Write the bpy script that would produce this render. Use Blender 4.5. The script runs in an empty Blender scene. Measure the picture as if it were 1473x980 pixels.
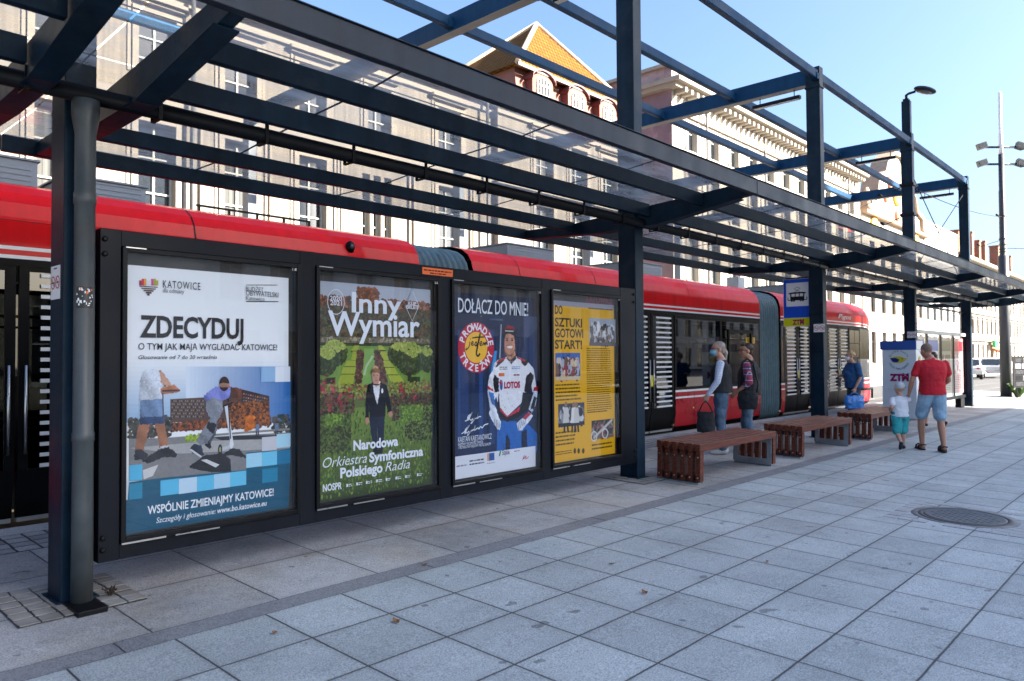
import bpy, bmesh, math, random
from mathutils import Vector, Matrix
random.seed(7)
R = math.radians
scene = bpy.context.scene
COL = scene.collection

# ------------------------------------------------------------------ camera, light, exposure
cam_d = bpy.data.cameras.new("camera")
cam = bpy.data.objects.new("camera", cam_d)
COL.objects.link(cam)
cam_d.sensor_width = 36.0
cam_d.lens = 26.347
cam_d.clip_start = 0.05
cam_d.clip_end = 3000
_F = Vector((0.73198535, 0.68087591, 0.0246058))
_Rt = Vector((0.68117572, -0.73209668, -0.00583833))
_U = Vector((-0.01403865, -0.02103445, 0.99968018))
cam.matrix_world = Matrix(((_Rt.x, _U.x, -_F.x, 0.0), (_Rt.y, _U.y, -_F.y, 0.0), (_Rt.z, _U.z, -_F.z, 1.53), (0, 0, 0, 1)))
cam_d.dof.use_dof = True
cam_d.dof.focus_distance = 7.0
cam_d.dof.aperture_fstop = 2.8
scene.camera = cam

SUN_EL = 27.0
SUN_DIR = Vector((0.5 * math.cos(R(SUN_EL)), -0.866 * math.cos(R(SUN_EL)), math.sin(R(SUN_EL)))).normalized()   # towards the sun
world = bpy.data.worlds.new("World")
scene.world = world
world.use_nodes = True
_nt = world.node_tree
_bg = _nt.nodes["Background"]
_sky = _nt.nodes.new("ShaderNodeTexSky")
_sky.sky_type = 'NISHITA'
_sky.sun_disc = False
_sky.sun_elevation = R(SUN_EL)
_sky.sun_rotation = math.atan2(SUN_DIR.x, SUN_DIR.y)
_sky.altitude = 300
_sky.air_density = 1.0
_sky.dust_density = 5.0
_sky.ozone_density = 4.5
_nt.links.new(_sky.outputs[0], _bg.inputs[0])
_bg.inputs[1].default_value = 0.06
sun_d = bpy.data.lights.new("sun", 'SUN')
sun_d.energy = 5.0
sun_d.angle = R(0.53)
sun_d.color = (1.0, 0.93, 0.82)
sun = bpy.data.objects.new("sun", sun_d)
COL.objects.link(sun)
sun.rotation_euler = SUN_DIR.to_track_quat('Z', 'Y').to_euler()
vs = scene.view_settings
vs.view_transform = 'Standard'
vs.look = 'None'
vs.exposure = 2.85
vs.gamma = 1
vs.use_curve_mapping = False
scene.cycles.max_bounces = 10
scene.cycles.transparent_max_bounces = 24
scene.cycles.glossy_bounces = 5
scene.cycles.caustics_reflective = False
scene.cycles.caustics_refractive = False
scene.cycles.use_denoising = True
scene.cycles.sample_clamp_indirect = 8.0

SY = 0.0261          # the platform rises this much per metre towards the track


def gz(y):
    return SY * y


# ------------------------------------------------------------------ materials
MATS = {}


def pm(name, base, rough=0.5, metal=0.0, var=0.12, scale=3.0, bump=0.0, bscale=60.0, coat=0.0, spec=0.5,
       streak=0.0, dirt=None, dirt_amt=0.0, dirt_scale=1.5):
    """Principled material with broad colour variation, optional fine bump, vertical streaks and dirt blotches."""
    if name in MATS:
        return MATS[name]
    m = bpy.data.materials.new(name)
    m.use_nodes = True
    nt = m.node_tree
    N, L = nt.nodes, nt.links
    b = N["Principled BSDF"]
    b.inputs['Roughness'].default_value = rough
    b.inputs['Metallic'].default_value = metal
    b.inputs['Specular IOR Level'].default_value = spec
    b.inputs['Coat Weight'].default_value = coat
    b.inputs['Coat Roughness'].default_value = 0.06
    tc = N.new('ShaderNodeTexCoord')
    n1 = N.new('ShaderNodeTexNoise')
    n1.inputs['Scale'].default_value = scale
    n1.inputs['Detail'].default_value = 6
    n1.inputs['Roughness'].default_value = 0.65
    L.new(tc.outputs['Object'], n1.inputs['Vector'])
    mr = N.new('ShaderNodeMapRange')
    mr.inputs['From Min'].default_value = 0.3
    mr.inputs['From Max'].default_value = 0.7
    mr.inputs['To Min'].default_value = 1 - var
    mr.inputs['To Max'].default_value = 1 + var
    L.new(n1.outputs['Fac'], mr.inputs['Value'])
    mul = N.new('ShaderNodeVectorMath')
    mul.operation = 'SCALE'
    mul.inputs[0].default_value = base[:3]
    L.new(mr.outputs['Result'], mul.inputs['Scale'])
    out = mul.outputs['Vector']
    if streak > 0:
        mp = N.new('ShaderNodeMapping')
        mp.inputs['Scale'].default_value = (9, 9, 0.35)
        L.new(tc.outputs['Object'], mp.inputs['Vector'])
        n2 = N.new('ShaderNodeTexNoise')
        n2.inputs['Scale'].default_value = 1.0
        n2.inputs['Detail'].default_value = 5
        L.new(mp.outputs['Vector'], n2.inputs['Vector'])
        mr2 = N.new('ShaderNodeMapRange')
        mr2.inputs['From Min'].default_value = 0.35
        mr2.inputs['From Max'].default_value = 0.7
        mr2.inputs['To Min'].default_value = 1.0
        mr2.inputs['To Max'].default_value = 1 - streak
        L.new(n2.outputs['Fac'], mr2.inputs['Value'])
        mu2 = N.new('ShaderNodeVectorMath')
        mu2.operation = 'SCALE'
        L.new(out, mu2.inputs[0])
        L.new(mr2.outputs['Result'], mu2.inputs['Scale'])
        out = mu2.outputs['Vector']
    if dirt is not None:
        n3 = N.new('ShaderNodeTexNoise')
        n3.inputs['Scale'].default_value = dirt_scale
        n3.inputs['Detail'].default_value = 8
        n3.inputs['Roughness'].default_value = 0.7
        L.new(tc.outputs['Object'], n3.inputs['Vector'])
        mr3 = N.new('ShaderNodeMapRange')
        mr3.inputs['From Min'].default_value = 0.5
        mr3.inputs['From Max'].default_value = 0.75
        mr3.inputs['To Max'].default_value = dirt_amt
        L.new(n3.outputs['Fac'], mr3.inputs['Value'])
        mx = N.new('ShaderNodeMix')
        mx.data_type = 'RGBA'
        L.new(mr3.outputs['Result'], mx.inputs['Factor'])
        L.new(out, mx.inputs['A'])
        mx.inputs['B'].default_value = (*dirt, 1)
        out = mx.outputs['Result']
    L.new(out, b.inputs['Base Color'])
    mrr = N.new('ShaderNodeMapRange')
    mrr.inputs['From Min'].default_value = 0.3
    mrr.inputs['From Max'].default_value = 0.7
    mrr.inputs['To Min'].default_value = max(0.0, rough * 0.8)
    mrr.inputs['To Max'].default_value = min(1.0, rough * 1.25)
    L.new(n1.outputs['Fac'], mrr.inputs['Value'])
    L.new(mrr.outputs['Result'], b.inputs['Roughness'])
    if bump > 0:
        n4 = N.new('ShaderNodeTexNoise')
        n4.inputs['Scale'].default_value = bscale
        n4.inputs['Detail'].default_value = 4
        L.new(tc.outputs['Object'], n4.inputs['Vector'])
        bp = N.new('ShaderNodeBump')
        bp.inputs['Strength'].default_value = bump
        bp.inputs['Distance'].default_value = 0.02
        L.new(n4.outputs['Fac'], bp.inputs['Height'])
        L.new(bp.outputs['Normal'], b.inputs['Normal'])
    MATS[name] = m
    return m


def glass(name, tint=(1, 1, 1), refl=1.0, haze=0.0, haze_col=(0.6, 0.65, 0.7), rough=0.0, ior=1.5):
    """Thin sheet of glass: tinted see-through, Fresnel reflection, a little diffuse dirt."""
    if name in MATS:
        return MATS[name]
    m = bpy.data.materials.new(name)
    m.use_nodes = True
    nt = m.node_tree
    N, L = nt.nodes, nt.links
    N.remove(N["Principled BSDF"])
    out = N["Material Output"]
    tr = N.new('ShaderNodeBsdfTransparent')
    tr.inputs['Color'].default_value = (*tint, 1)
    gl = N.new('ShaderNodeBsdfGlossy')
    gl.inputs['Roughness'].default_value = rough
    gl.inputs['Color'].default_value = (refl, refl, refl, 1)
    fr = N.new('ShaderNodeFresnel')
    geo = N.new('ShaderNodeNewGeometry')       # a single sheet: same reflection from either side
    ma = N.new('ShaderNodeMath')
    ma.operation = 'MULTIPLY_ADD'
    L.new(geo.outputs['Backfacing'], ma.inputs[0])
    ma.inputs[1].default_value = 1.0 / ior - ior
    ma.inputs[2].default_value = ior
    L.new(ma.outputs[0], fr.inputs['IOR'])
    mx = N.new('ShaderNodeMixShader')
    src = tr.outputs[0]
    if haze > 0:
        df = N.new('ShaderNodeBsdfDiffuse')
        df.inputs['Color'].default_value = (*haze_col, 1)
        tl = N.new('ShaderNodeBsdfTranslucent')
        tl.inputs['Color'].default_value = (*haze_col, 1)
        ad = N.new('ShaderNodeMixShader')
        ad.inputs[0].default_value = 0.6
        L.new(df.outputs[0], ad.inputs[1])
        L.new(tl.outputs[0], ad.inputs[2])
        tc = N.new('ShaderNodeTexCoord')
        mp = N.new('ShaderNodeMapping')
        mp.inputs['Scale'].default_value = (0.6, 2.0, 1)
        L.new(tc.outputs['Object'], mp.inputs['Vector'])
        nz = N.new('ShaderNodeTexNoise')
        nz.inputs['Scale'].default_value = 2.5
        nz.inputs['Detail'].default_value = 6
        L.new(mp.outputs['Vector'], nz.inputs['Vector'])
        mr = N.new('ShaderNodeMapRange')
        mr.inputs['From Min'].default_value = 0.35
        mr.inputs['From Max'].default_value = 0.75
        mr.inputs['To Min'].default_value = haze * 0.5
        mr.inputs['To Max'].default_value = haze * 1.5
        L.new(nz.outputs['Fac'], mr.inputs['Value'])
        m0 = N.new('ShaderNodeMixShader')
        L.new(mr.outputs['Result'], m0.inputs[0])
        L.new(tr.outputs[0], m0.inputs[1])
        L.new(ad.outputs[0], m0.inputs[2])
        src = m0.outputs[0]
    L.new(fr.outputs[0], mx.inputs[0])
    L.new(src, mx.inputs[1])
    L.new(gl.outputs[0], mx.inputs[2])
    L.new(mx.outputs[0], out.inputs['Surface'])
    MATS[name] = m
    return m


# ------------------------------------------------------------------ mesh builder
ORG = {}


class MB:
    def __init__(self):
        self.v, self.f, self.m, self.s = [], [], [], []

    def poly(self, pts, mi=0, sm=False):
        n = len(self.v)
        self.v += [tuple(p) for p in pts]
        self.f.append(tuple(range(n, n + len(pts))))
        self.m.append(mi)
        self.s.append(sm)

    def box(self, x0, x1, y0, y1, z0, z1, mi=0):
        n = len(self.v)
        self.v += [(x0, y0, z0), (x1, y0, z0), (x1, y1, z0), (x0, y1, z0), (x0, y0, z1), (x1, y0, z1), (x1, y1, z1), (x0, y1, z1)]
        for q in ((0, 3, 2, 1), (4, 5, 6, 7), (0, 1, 5, 4), (1, 2, 6, 5), (2, 3, 7, 6), (3, 0, 4, 7)):
            self.f.append(tuple(n + i for i in q))
            self.m.append(mi)
            self.s.append(False)

    def prism(self, pts, d, mi=0):
        """closed polygon (3-D points) swept by vector d"""
        n = len(self.v)
        k = len(pts)
        self.v += [tuple(p) for p in pts] + [(p[0] + d[0], p[1] + d[1], p[2] + d[2]) for p in pts]
        self.f.append(tuple(range(n + k - 1, n - 1, -1)))
        self.f.append(tuple(range(n + k, n + 2 * k)))
        for i in range(k):
            j = (i + 1) % k
            self.f.append((n + i, n + j, n + k + j, n + k + i))
        self.m += [mi] * (k + 2)
        self.s += [False] * (k + 2)

    def rings(self, rings, mi=0, caps=True, sm=True, closed=True):
        n = len(self.v)
        k = len(rings[0])
        for r in rings:
            self.v += [tuple(p) for p in r]
        for a in range(len(rings) - 1):
            for i in range(k if closed else k - 1):
                j = (i + 1) % k
                self.f.append((n + a * k + i, n + a * k + j, n + (a + 1) * k + j, n + (a + 1) * k + i))
                self.m.append(mi)
                self.s.append(sm)
        if caps and closed:
            self.f.append(tuple(n + i for i in range(k - 1, -1, -1)))
            self.f.append(tuple(n + (len(rings) - 1) * k + i for i in range(k)))
            self.m += [mi, mi]
            self.s += [False, False]

    def tube(self, pts, r, mi=0, seg=10, caps=True):
        pts = [Vector(p) for p in pts]
        rr = r if isinstance(r, (list, tuple)) else [r] * len(pts)
        rings = []
        t0 = (pts[1] - pts[0]).normalized()
        ref = Vector((0, 0, 1)) if abs(t0.z) < 0.9 else Vector((1, 0, 0))
        for i, p in enumerate(pts):
            a = pts[max(i - 1, 0)]
            b = pts[min(i + 1, len(pts) - 1)]
            t = (b - a)
            t = t.normalized() if t.length > 1e-9 else t0
            u = t.cross(ref)
            if u.length < 1e-6:
                u = t.orthogonal()
            u.normalize()
            w = u.cross(t).normalized()
            rings.append([p + (u * math.cos(2 * math.pi * k / seg) + w * math.sin(2 * math.pi * k / seg)) * rr[i] for k in range(seg)])
        self.rings(rings, mi, caps)

    def lathe(self, prof, c=(0, 0, 0), seg=24, mi=0, caps=True, axis='z'):
        rings = []
        for r, h in prof:
            ring = []
            for k in range(seg):
                a = 2 * math.pi * k / seg
                p = (r * math.cos(a), r * math.sin(a), h)
                if axis == 'y':
                    p = (p[0], -p[2], p[1])
                elif axis == 'x':
                    p = (p[2], p[0], p[1])
                ring.append((c[0] + p[0], c[1] + p[1], c[2] + p[2]))
            rings.append(ring)
        self.rings(rings, mi, caps)

    def capsule(self, a, b, ra, rb=None, seg=10, mi=0):
        rb = ra if rb is None else rb
        a, b = Vector(a), Vector(b)
        t = b - a
        if t.length < 1e-6:
            t = Vector((0, 0, 1e-4))
        t.normalize()
        u = t.orthogonal().normalized()
        w = t.cross(u)
        rings = []
        for q in (-80, -50, -20, 0):
            rings.append((a + t * ra * math.sin(R(q)), ra * math.cos(R(q))))
        for q in (0, 20, 50, 80):
            rings.append((b + t * rb * math.sin(R(q)), rb * math.cos(R(q))))
        rg = [[c + (u * math.cos(2 * math.pi * k / seg) + w * math.sin(2 * math.pi * k / seg)) * r for k in range(seg)] for c, r in rings]
        self.rings(rg, mi)

    def ellip(self, c, r, seg=14, mi=0, rot=None):
        rg = []
        M = rot or Matrix.Identity(3)
        for i in range(1, 10):
            q = -90 + 18 * i
            rg.append([Vector(c) + M @ Vector((r[0] * math.cos(R(q)) * math.cos(2 * math.pi * k / seg), r[1] * math.cos(R(q)) * math.sin(2 * math.pi * k / seg), r[2] * math.sin(R(q)))) for k in range(seg)])
        self.rings(rg, mi)

    def build(self, name, mats, parent=None, bevel=0.0, org=None, tag=None):
        if org is None:
            org = ORG.get(parent.name, (0, 0, 0)) if parent else (0, 0, 0)
        me = bpy.data.meshes.new(name)
        me.from_pydata([(x - org[0], y - org[1], z - org[2]) for x, y, z in self.v], [], self.f)
        for m in (mats if isinstance(mats, (list, tuple)) else [mats]):
            me.materials.append(m)
        me.polygons.foreach_set('material_index', self.m)
        me.polygons.foreach_set('use_smooth', self.s)
        me.update()
        o = bpy.data.objects.new(name, me)
        COL.objects.link(o)
        ORG[o.name] = org
        if parent:
            o.parent = parent
        else:
            o.location = org
        if bevel:
            md = o.modifiers.new('bevel', 'BEVEL')
            md.width = bevel
            md.segments = 2
            md.limit_method = 'ANGLE'
            md.angle_limit = R(50)
        return o


def tag(o, label=None, cat=None, group=None, kind=None):
    if label:
        o['label'] = label
    if cat:
        o['category'] = cat
    if group:
        o['group'] = group
    if kind:
        o['kind'] = kind
    return o


def thing(name, label, cat, loc=(0, 0, 0), rz=0.0, group=None, local=False):
    """Empty at the thing's base. local=True: the parts are modelled round the origin."""
    o = bpy.data.objects.new(name, None)
    o.empty_display_size = 0.2
    COL.objects.link(o)
    o.location = loc
    o.rotation_euler = (0, 0, rz)
    ORG[o.name] = (0, 0, 0) if local else tuple(loc)
    return tag(o, label, cat, group)


def copy_tree(o, parent=None):
    c = o.copy()
    COL.objects.link(c)
    ORG[c.name] = ORG.get(o.name, (0, 0, 0))
    if parent:
        c.parent = parent
    for ch in list(o.children):
        copy_tree(ch, c)
    return c


def text_geo(s, bold=0.0, shear=0.0, spacing=1.0):
    """outline text -> (verts2d, faces, bbox)"""
    cu = bpy.data.curves.new('lettering', 'FONT')
    cu.body = s
    cu.size = 1.0
    cu.offset = bold
    cu.shear = shear
    cu.space_character = spacing
    cu.resolution_u = 3
    ob = bpy.data.objects.new('lettering', cu)
    COL.objects.link(ob)
    dg = bpy.context.evaluated_depsgraph_get()
    me = bpy.data.meshes.new_from_object(ob.evaluated_get(dg))
    vs_ = [(v.co.x, v.co.y) for v in me.vertices]
    fs = [tuple(p.vertices) for p in me.polygons]
    bpy.data.objects.remove(ob)
    bpy.data.curves.remove(cu)
    bpy.data.meshes.remove(me)
    if not vs_:
        return [], [], (0, 0, 1, 1)
    xs = [v[0] for v in vs_]
    ys = [v[1] for v in vs_]
    return vs_, fs, (min(xs), min(ys), max(xs), max(ys))


_CAP = None


def cap_height():
    global _CAP
    if _CAP is None:
        _CAP = text_geo('H')[2][3]
    return _CAP


def add_text(mb, s, T, x0, x1, base, cap, mi=0, bold=0.0, shear=0.0, spacing=1.0):
    """text between x0..x1 with its baseline at base and capitals `cap` tall; T(u, v) -> 3-D point"""
    vs_, fs, bb = text_geo(s, bold, shear, spacing)
    if not vs_:
        return
    sx = (x1 - x0) / max(bb[2] - bb[0], 1e-6)
    sz = cap / cap_height()
    n = len(mb.v)
    mb.v += [tuple(T(x0 + (x - bb[0]) * sx, base + y * sz)) for x, y in vs_]
    for f in fs:
        mb.f.append(tuple(n + i for i in f))
        mb.m.append(mi)
        mb.s.append(False)


# common materials
STEEL = pm('blue_grey_paint', (0.0055, 0.0195, 0.036), rough=0.42, spec=0.13, var=0.35, scale=2.2, streak=0.4, bump=0.03, bscale=25, dirt=(0.03, 0.035, 0.04), dirt_amt=0.55, dirt_scale=5)
STEEL_SKYLIT = pm('skylit_blue_paint', (0.008, 0.046, 0.105), rough=0.55, spec=0.1, var=0.18, scale=2.0, streak=0.2)  # frame shares the post paint; sky light is put into this bluer colour
STEEL_LIT = pm('lit_edge_paint', (0.017, 0.025, 0.037), rough=0.45, spec=0.2, var=0.2, scale=3, streak=0.3)  # front beam's copy of the steel paint, lightened for the light on it
BLACK = pm('black_paint', (0.004, 0.0045, 0.006), rough=0.45, spec=0.18, var=0.2)
PANELP = pm('panel_dark_paint', (0.0045, 0.0065, 0.011), rough=0.45, spec=0.16, var=0.2, scale=2, streak=0.2)
CHROME = pm('bare_steel', (0.5, 0.5, 0.5), rough=0.3, metal=1.0, var=0.1)
GALV = pm('galvanised_steel', (0.30, 0.32, 0.34), rough=0.5, metal=0.6, var=0.2, scale=8)
WHITE = pm('white_paint', (0.75, 0.75, 0.74), rough=0.5, var=0.06)
RUBBER = pm('black_rubber', (0.015, 0.015, 0.015), rough=0.7, var=0.2)
GLAZ = glass('clear_glass', (0.93, 0.95, 0.95), ior=1.5)

# ------------------------------------------------------------------ ground, platform, street
def paving(name, ax, ay, ox, oy, base, jw=0.006, cellvar=0.12, joint=(0.03, 0.03, 0.032), stain=0.35, jitter=0.004, speck=0.55, warm=0.0):
    m = bpy.data.materials.new(name)
    m.use_nodes = True
    nt = m.node_tree
    N, L = nt.nodes, nt.links
    b = N["Principled BSDF"]
    tc = N.new('ShaderNodeTexCoord')

    def math_(op, a, c=None, d=None):
        n = N.new('ShaderNodeMath')
        n.operation = op
        for i, v in enumerate((a, c, d)):
            if v is None:
                continue
            if isinstance(v, (int, float)):
                n.inputs[i].default_value = v
            else:
                L.new(v, n.inputs[i])
        return n.outputs[0]

    def noise(scale, detail=4, rough=0.6, vec=None):
        n = N.new('ShaderNodeTexNoise')
        n.inputs['Scale'].default_value = scale
        n.inputs['Detail'].default_value = detail
        n.inputs['Roughness'].default_value = rough
        L.new(vec or tc.outputs['Object'], n.inputs['Vector'])
        return n.outputs['Fac']

    def rng(v, a, c, lo, hi):
        n = N.new('ShaderNodeMapRange')
        for k, q in (('From Min', a), ('From Max', c), ('To Min', lo), ('To Max', hi)):
            n.inputs[k].default_value = q
        L.new(v, n.inputs['Value'])
        return n.outputs['Result']
    sp = N.new('ShaderNodeSeparateXYZ')
    L.new(tc.outputs['Object'], sp.inputs[0])
    wob = math_('MULTIPLY', math_('SUBTRACT', noise(6, 2), 0.5), jitter * 2)
    x = math_('ADD', sp.outputs['X'], wob)
    y = math_('ADD', sp.outputs['Y'], wob)
    u = math_('DIVIDE', math_('SUBTRACT', x, ox), ax)
    v = math_('DIVIDE', math_('SUBTRACT', y, oy), ay)
    fu, fv = math_('FRACT', u), math_('FRACT', v)
    du = math_('MULTIPLY', math_('MINIMUM', fu, math_('SUBTRACT', 1.0, fu)), ax)
    dv = math_('MULTIPLY', math_('MINIMUM', fv, math_('SUBTRACT', 1.0, fv)), ay)
    dist = math_('MINIMUM', du, dv)
    joint_m = rng(dist, jw * 0.35, jw, 1.0, 0.0)
    edge_m = rng(dist, 0.0, 0.05, 1.0, 0.0)
    cb = N.new('ShaderNodeCombineXYZ')
    L.new(math_('FLOOR', u), cb.inputs[0])
    L.new(math_('FLOOR', v), cb.inputs[1])
    wn = N.new('ShaderNodeTexWhiteNoise')
    wn.noise_dimensions = '2D'
    L.new(cb.outputs[0], wn.inputs['Vector'])
    cell = rng(wn.outputs['Value'], 0, 1, 1 - cellvar, 1 + cellvar)
    fine = rng(noise(120, 2, 0.8), 0.3, 0.7, 1 - speck, 1 + speck)
    mid = rng(noise(32, 5, 0.75), 0.3, 0.7, 0.88, 1.12)
    big = rng(noise(0.9, 8, 0.72), 0.42, 0.72, 1.0, 1 - stain)
    spots = rng(noise(6.5, 3, 0.6), 0.70, 0.76, 1.0, 0.7)
    streaks = rng(noise(2.6, 10, 0.8), 0.55, 0.75, 1.0, 0.74)
    gum = rng(noise(9.0, 1, 0.3), 0.745, 0.765, 1.0, 0.5)
    spots = math_('MULTIPLY', spots, gum)
    k = math_('MULTIPLY', cell, fine)
    for q in (mid, big, spots, streaks, rng(edge_m, 0, 1, 1.0, 0.88)):
        k = math_('MULTIPLY', k, q)
    sc = N.new('ShaderNodeVectorMath')
    sc.operation = 'SCALE'
    sc.inputs[0].default_value = base
    L.new(k, sc.inputs['Scale'])
    col = sc.outputs[0]
    if warm:
        mw = N.new('ShaderNodeMix')
        mw.data_type = 'RGBA'
        mw.blend_type = 'MULTIPLY'
        L.new(rng(noise(1.6, 5, 0.6), 0.45, 0.7, 0.0, warm), mw.inputs['Factor'])
        L.new(col, mw.inputs['A'])
        mw.inputs['B'].default_value = (0.85, 0.72, 0.55, 1)
        col = mw.outputs['Result']
    mx = N.new('ShaderNodeMix')
    mx.data_type = 'RGBA'
    L.new(joint_m, mx.inputs['Factor'])
    L.new(col, mx.inputs['A'])
    mx.inputs['B'].default_value = (*joint, 1)
    L.new(mx.outputs['Result'], b.inputs['Base Color'])
    L.new(rng(noise(5, 6, 0.7), 0.3, 0.7, 0.45, 0.75), b.inputs['Roughness'])
    hh = math_('SUBTRACT', math_('MULTIPLY', noise(120, 3, 0.7), 0.12), joint_m)
    bp = N.new('ShaderNodeBump')
    bp.inputs['Strength'].default_value = 0.35
    bp.inputs['Distance'].default_value = 0.006
    L.new(hh, bp.inputs['Height'])
    L.new(bp.outputs['Normal'], b.inputs['Normal'])
    MATS[name] = m
    return m


# slab joints of the platform: 0.5 m squares in the open, a narrow dark band, 0.73 m slabs under the roof, setts and a kerb at the edge
TILE_X0, TILE_Y0 = 3.664 - 0.501 * 20, 3.92 - 0.4826 * 40
M_TILE = paving('granite_tiles', 0.501, 0.4826, TILE_X0, TILE_Y0, (0.365, 0.398, 0.402), jw=0.008, cellvar=0.10, stain=0.32)
M_BAND = paving('dark_granite_band', 2.0, 0.6, 1.42, 3.6, (0.21, 0.215, 0.225), cellvar=0.05, jw=0.006)
M_SLAB = paving('granite_slabs', 0.7275, 0.735, 2.34, 4.085, (0.38, 0.38, 0.375), jw=0.007, cellvar=0.14, stain=0.45, warm=0.5)
M_SETT = paving('granite_setts', 0.155, 0.145, 0.0, 6.30, (0.33, 0.33, 0.335), jw=0.012, cellvar=0.25, jitter=0.012, stain=0.3)
M_KERB = paving('platform_kerb', 1.0, 0.9, 0.3, 6.5, (0.42, 0.42, 0.42), jw=0.008, cellvar=0.08, stain=0.25)

P_X0, P_X1 = -60.0, 34.0
pl = MB()
bands = [(-30.0, 3.92, 0), (3.92, 4.085, 1), (4.085, 6.29, 2), (6.29, 6.88, 3), (6.88, 7.14, 4)]
for ya, yb, mi in bands:
    pl.poly([(P_X0, ya, gz(ya)), (P_X1, ya, gz(ya)), (P_X1, yb, gz(yb)), (P_X0, yb, gz(yb))], mi)
pl.poly([(P_X0, 7.14, gz(7.14)), (P_X1, 7.14, gz(7.14)), (P_X1, 7.14, -0.5), (P_X0, 7.14, -0.5)], 4)
pl.poly([(P_X1, -30, -1.2), (P_X1, 7.14, -1.2), (P_X1, 7.14, gz(7.14)), (P_X1, -30, gz(-30))], 4)
tag(pl.build('platform_paving', [M_TILE, M_BAND, M_SLAB, M_SETT, M_KERB]), kind='structure')

M_ASPH = pm('asphalt', (0.055, 0.056, 0.06), rough=0.85, var=0.25, scale=0.7, bump=0.2, bscale=90, dirt=(0.09, 0.088, 0.085), dirt_amt=0.5, dirt_scale=0.4)
M_CONC = paving('street_pavement', 0.6, 0.6, 0.0, 16.9, (0.34, 0.335, 0.325), jw=0.012, stain=0.2)
M_EARTH = pm('town_ground', (0.16, 0.155, 0.145), rough=0.9, var=0.2, scale=0.2)
g = MB()
g.poly([(-400, -400, -1.0), (900, -400, -1.0), (900, 600, -1.0), (-400, 600, -1.0)])
tag(g.build('ground', M_EARTH), kind='structure')
g = MB()
for x0, x1, y0, y1 in ((-90, 400, 7.14, 13.4), (P_X1, 400, -90, 7.14)):
    g.poly([(x0, y0, -0.06), (x1, y0, -0.06), (x1, y1, -0.06), (x0, y1, -0.06)])
tag(g.build('road', M_ASPH), kind='structure')
g = MB()
for y in (7.83, 9.27):
    for dx in (-0.03, 0.05):
        g.box(-60, 300, y + dx, y + dx + 0.035, -0.058, -0.045)
tag(g.build('tram_rails', pm('rail_steel', (0.25, 0.24, 0.23), rough=0.35, metal=0.9, var=0.2)), kind='structure')
g = MB()
g.box(-60, 400, 13.4, 20.3, -0.5, 0.06)
tag(g.build('far_pavement', M_CONC), kind='structure')

# ------------------------------------------------------------------ buildings
M_WGLASS = pm('window_glass_dark', (0.018, 0.022, 0.028), rough=0.06, var=0.5, scale=0.7, spec=0.8)


def curtain_glass():
    """window panes that differ from window to window: bare dark glass, half-drawn or full pale curtains"""
    m = MATS['window_glass_dark']
    nt = m.node_tree
    N, L = nt.nodes, nt.links
    b = N["Principled BSDF"]
    src = b.inputs['Base Color'].links[0].from_socket
    oi = N.new('ShaderNodeObjectInfo')
    tc = N.new('ShaderNodeTexCoord')
    sp = N.new('ShaderNodeSeparateXYZ')
    L.new(tc.outputs['Object'], sp.inputs[0])
    wv = N.new('ShaderNodeTexNoise')
    wv.noise_dimensions = '1D'
    wv.inputs['Scale'].default_value = 14
    L.new(sp.outputs['X'], wv.inputs['W'])
    hgt = N.new('ShaderNodeMath')
    hgt.operation = 'MULTIPLY_ADD'
    L.new(oi.outputs['Random'], hgt.inputs[0])
    hgt.inputs[1].default_value = -4.2
    hgt.inputs[2].default_value = 3.4
    lt = N.new('ShaderNodeMath')
    lt.operation = 'GREATER_THAN'
    L.new(sp.outputs['Z'], lt.inputs[0])
    L.new(hgt.outputs[0], lt.inputs[1])
    f = N.new('ShaderNodeMath')
    f.operation = 'MULTIPLY'
    L.new(lt.outputs[0], f.inputs[0])
    mr = N.new('ShaderNodeMapRange')
    mr.inputs['From Min'].default_value = 0.35
    mr.inputs['From Max'].default_value = 0.65
    mr.inputs['To Min'].default_value = 0.25
    mr.inputs['To Max'].default_value = 0.8
    L.new(wv.outputs['Fac'], mr.inputs['Value'])
    L.new(mr.outputs['Result'], f.inputs[1])
    mx = N.new('ShaderNodeMix')
    mx.data_type = 'RGBA'
    L.new(f.outputs[0], mx.inputs['Factor'])
    L.new(src, mx.inputs['A'])
    mx.inputs['B'].default_value = (0.16, 0.155, 0.14, 1)
    L.new(mx.outputs['Result'], b.inputs['Base Color'])


curtain_glass()
M_WFRAME = pm('window_frame_white', (0.33, 0.33, 0.30), rough=0.5, var=0.1)
M_WFRAME_D = pm('window_frame_brown', (0.10, 0.06, 0.04), rough=0.5, var=0.1)
_win_cache = {}


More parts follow.
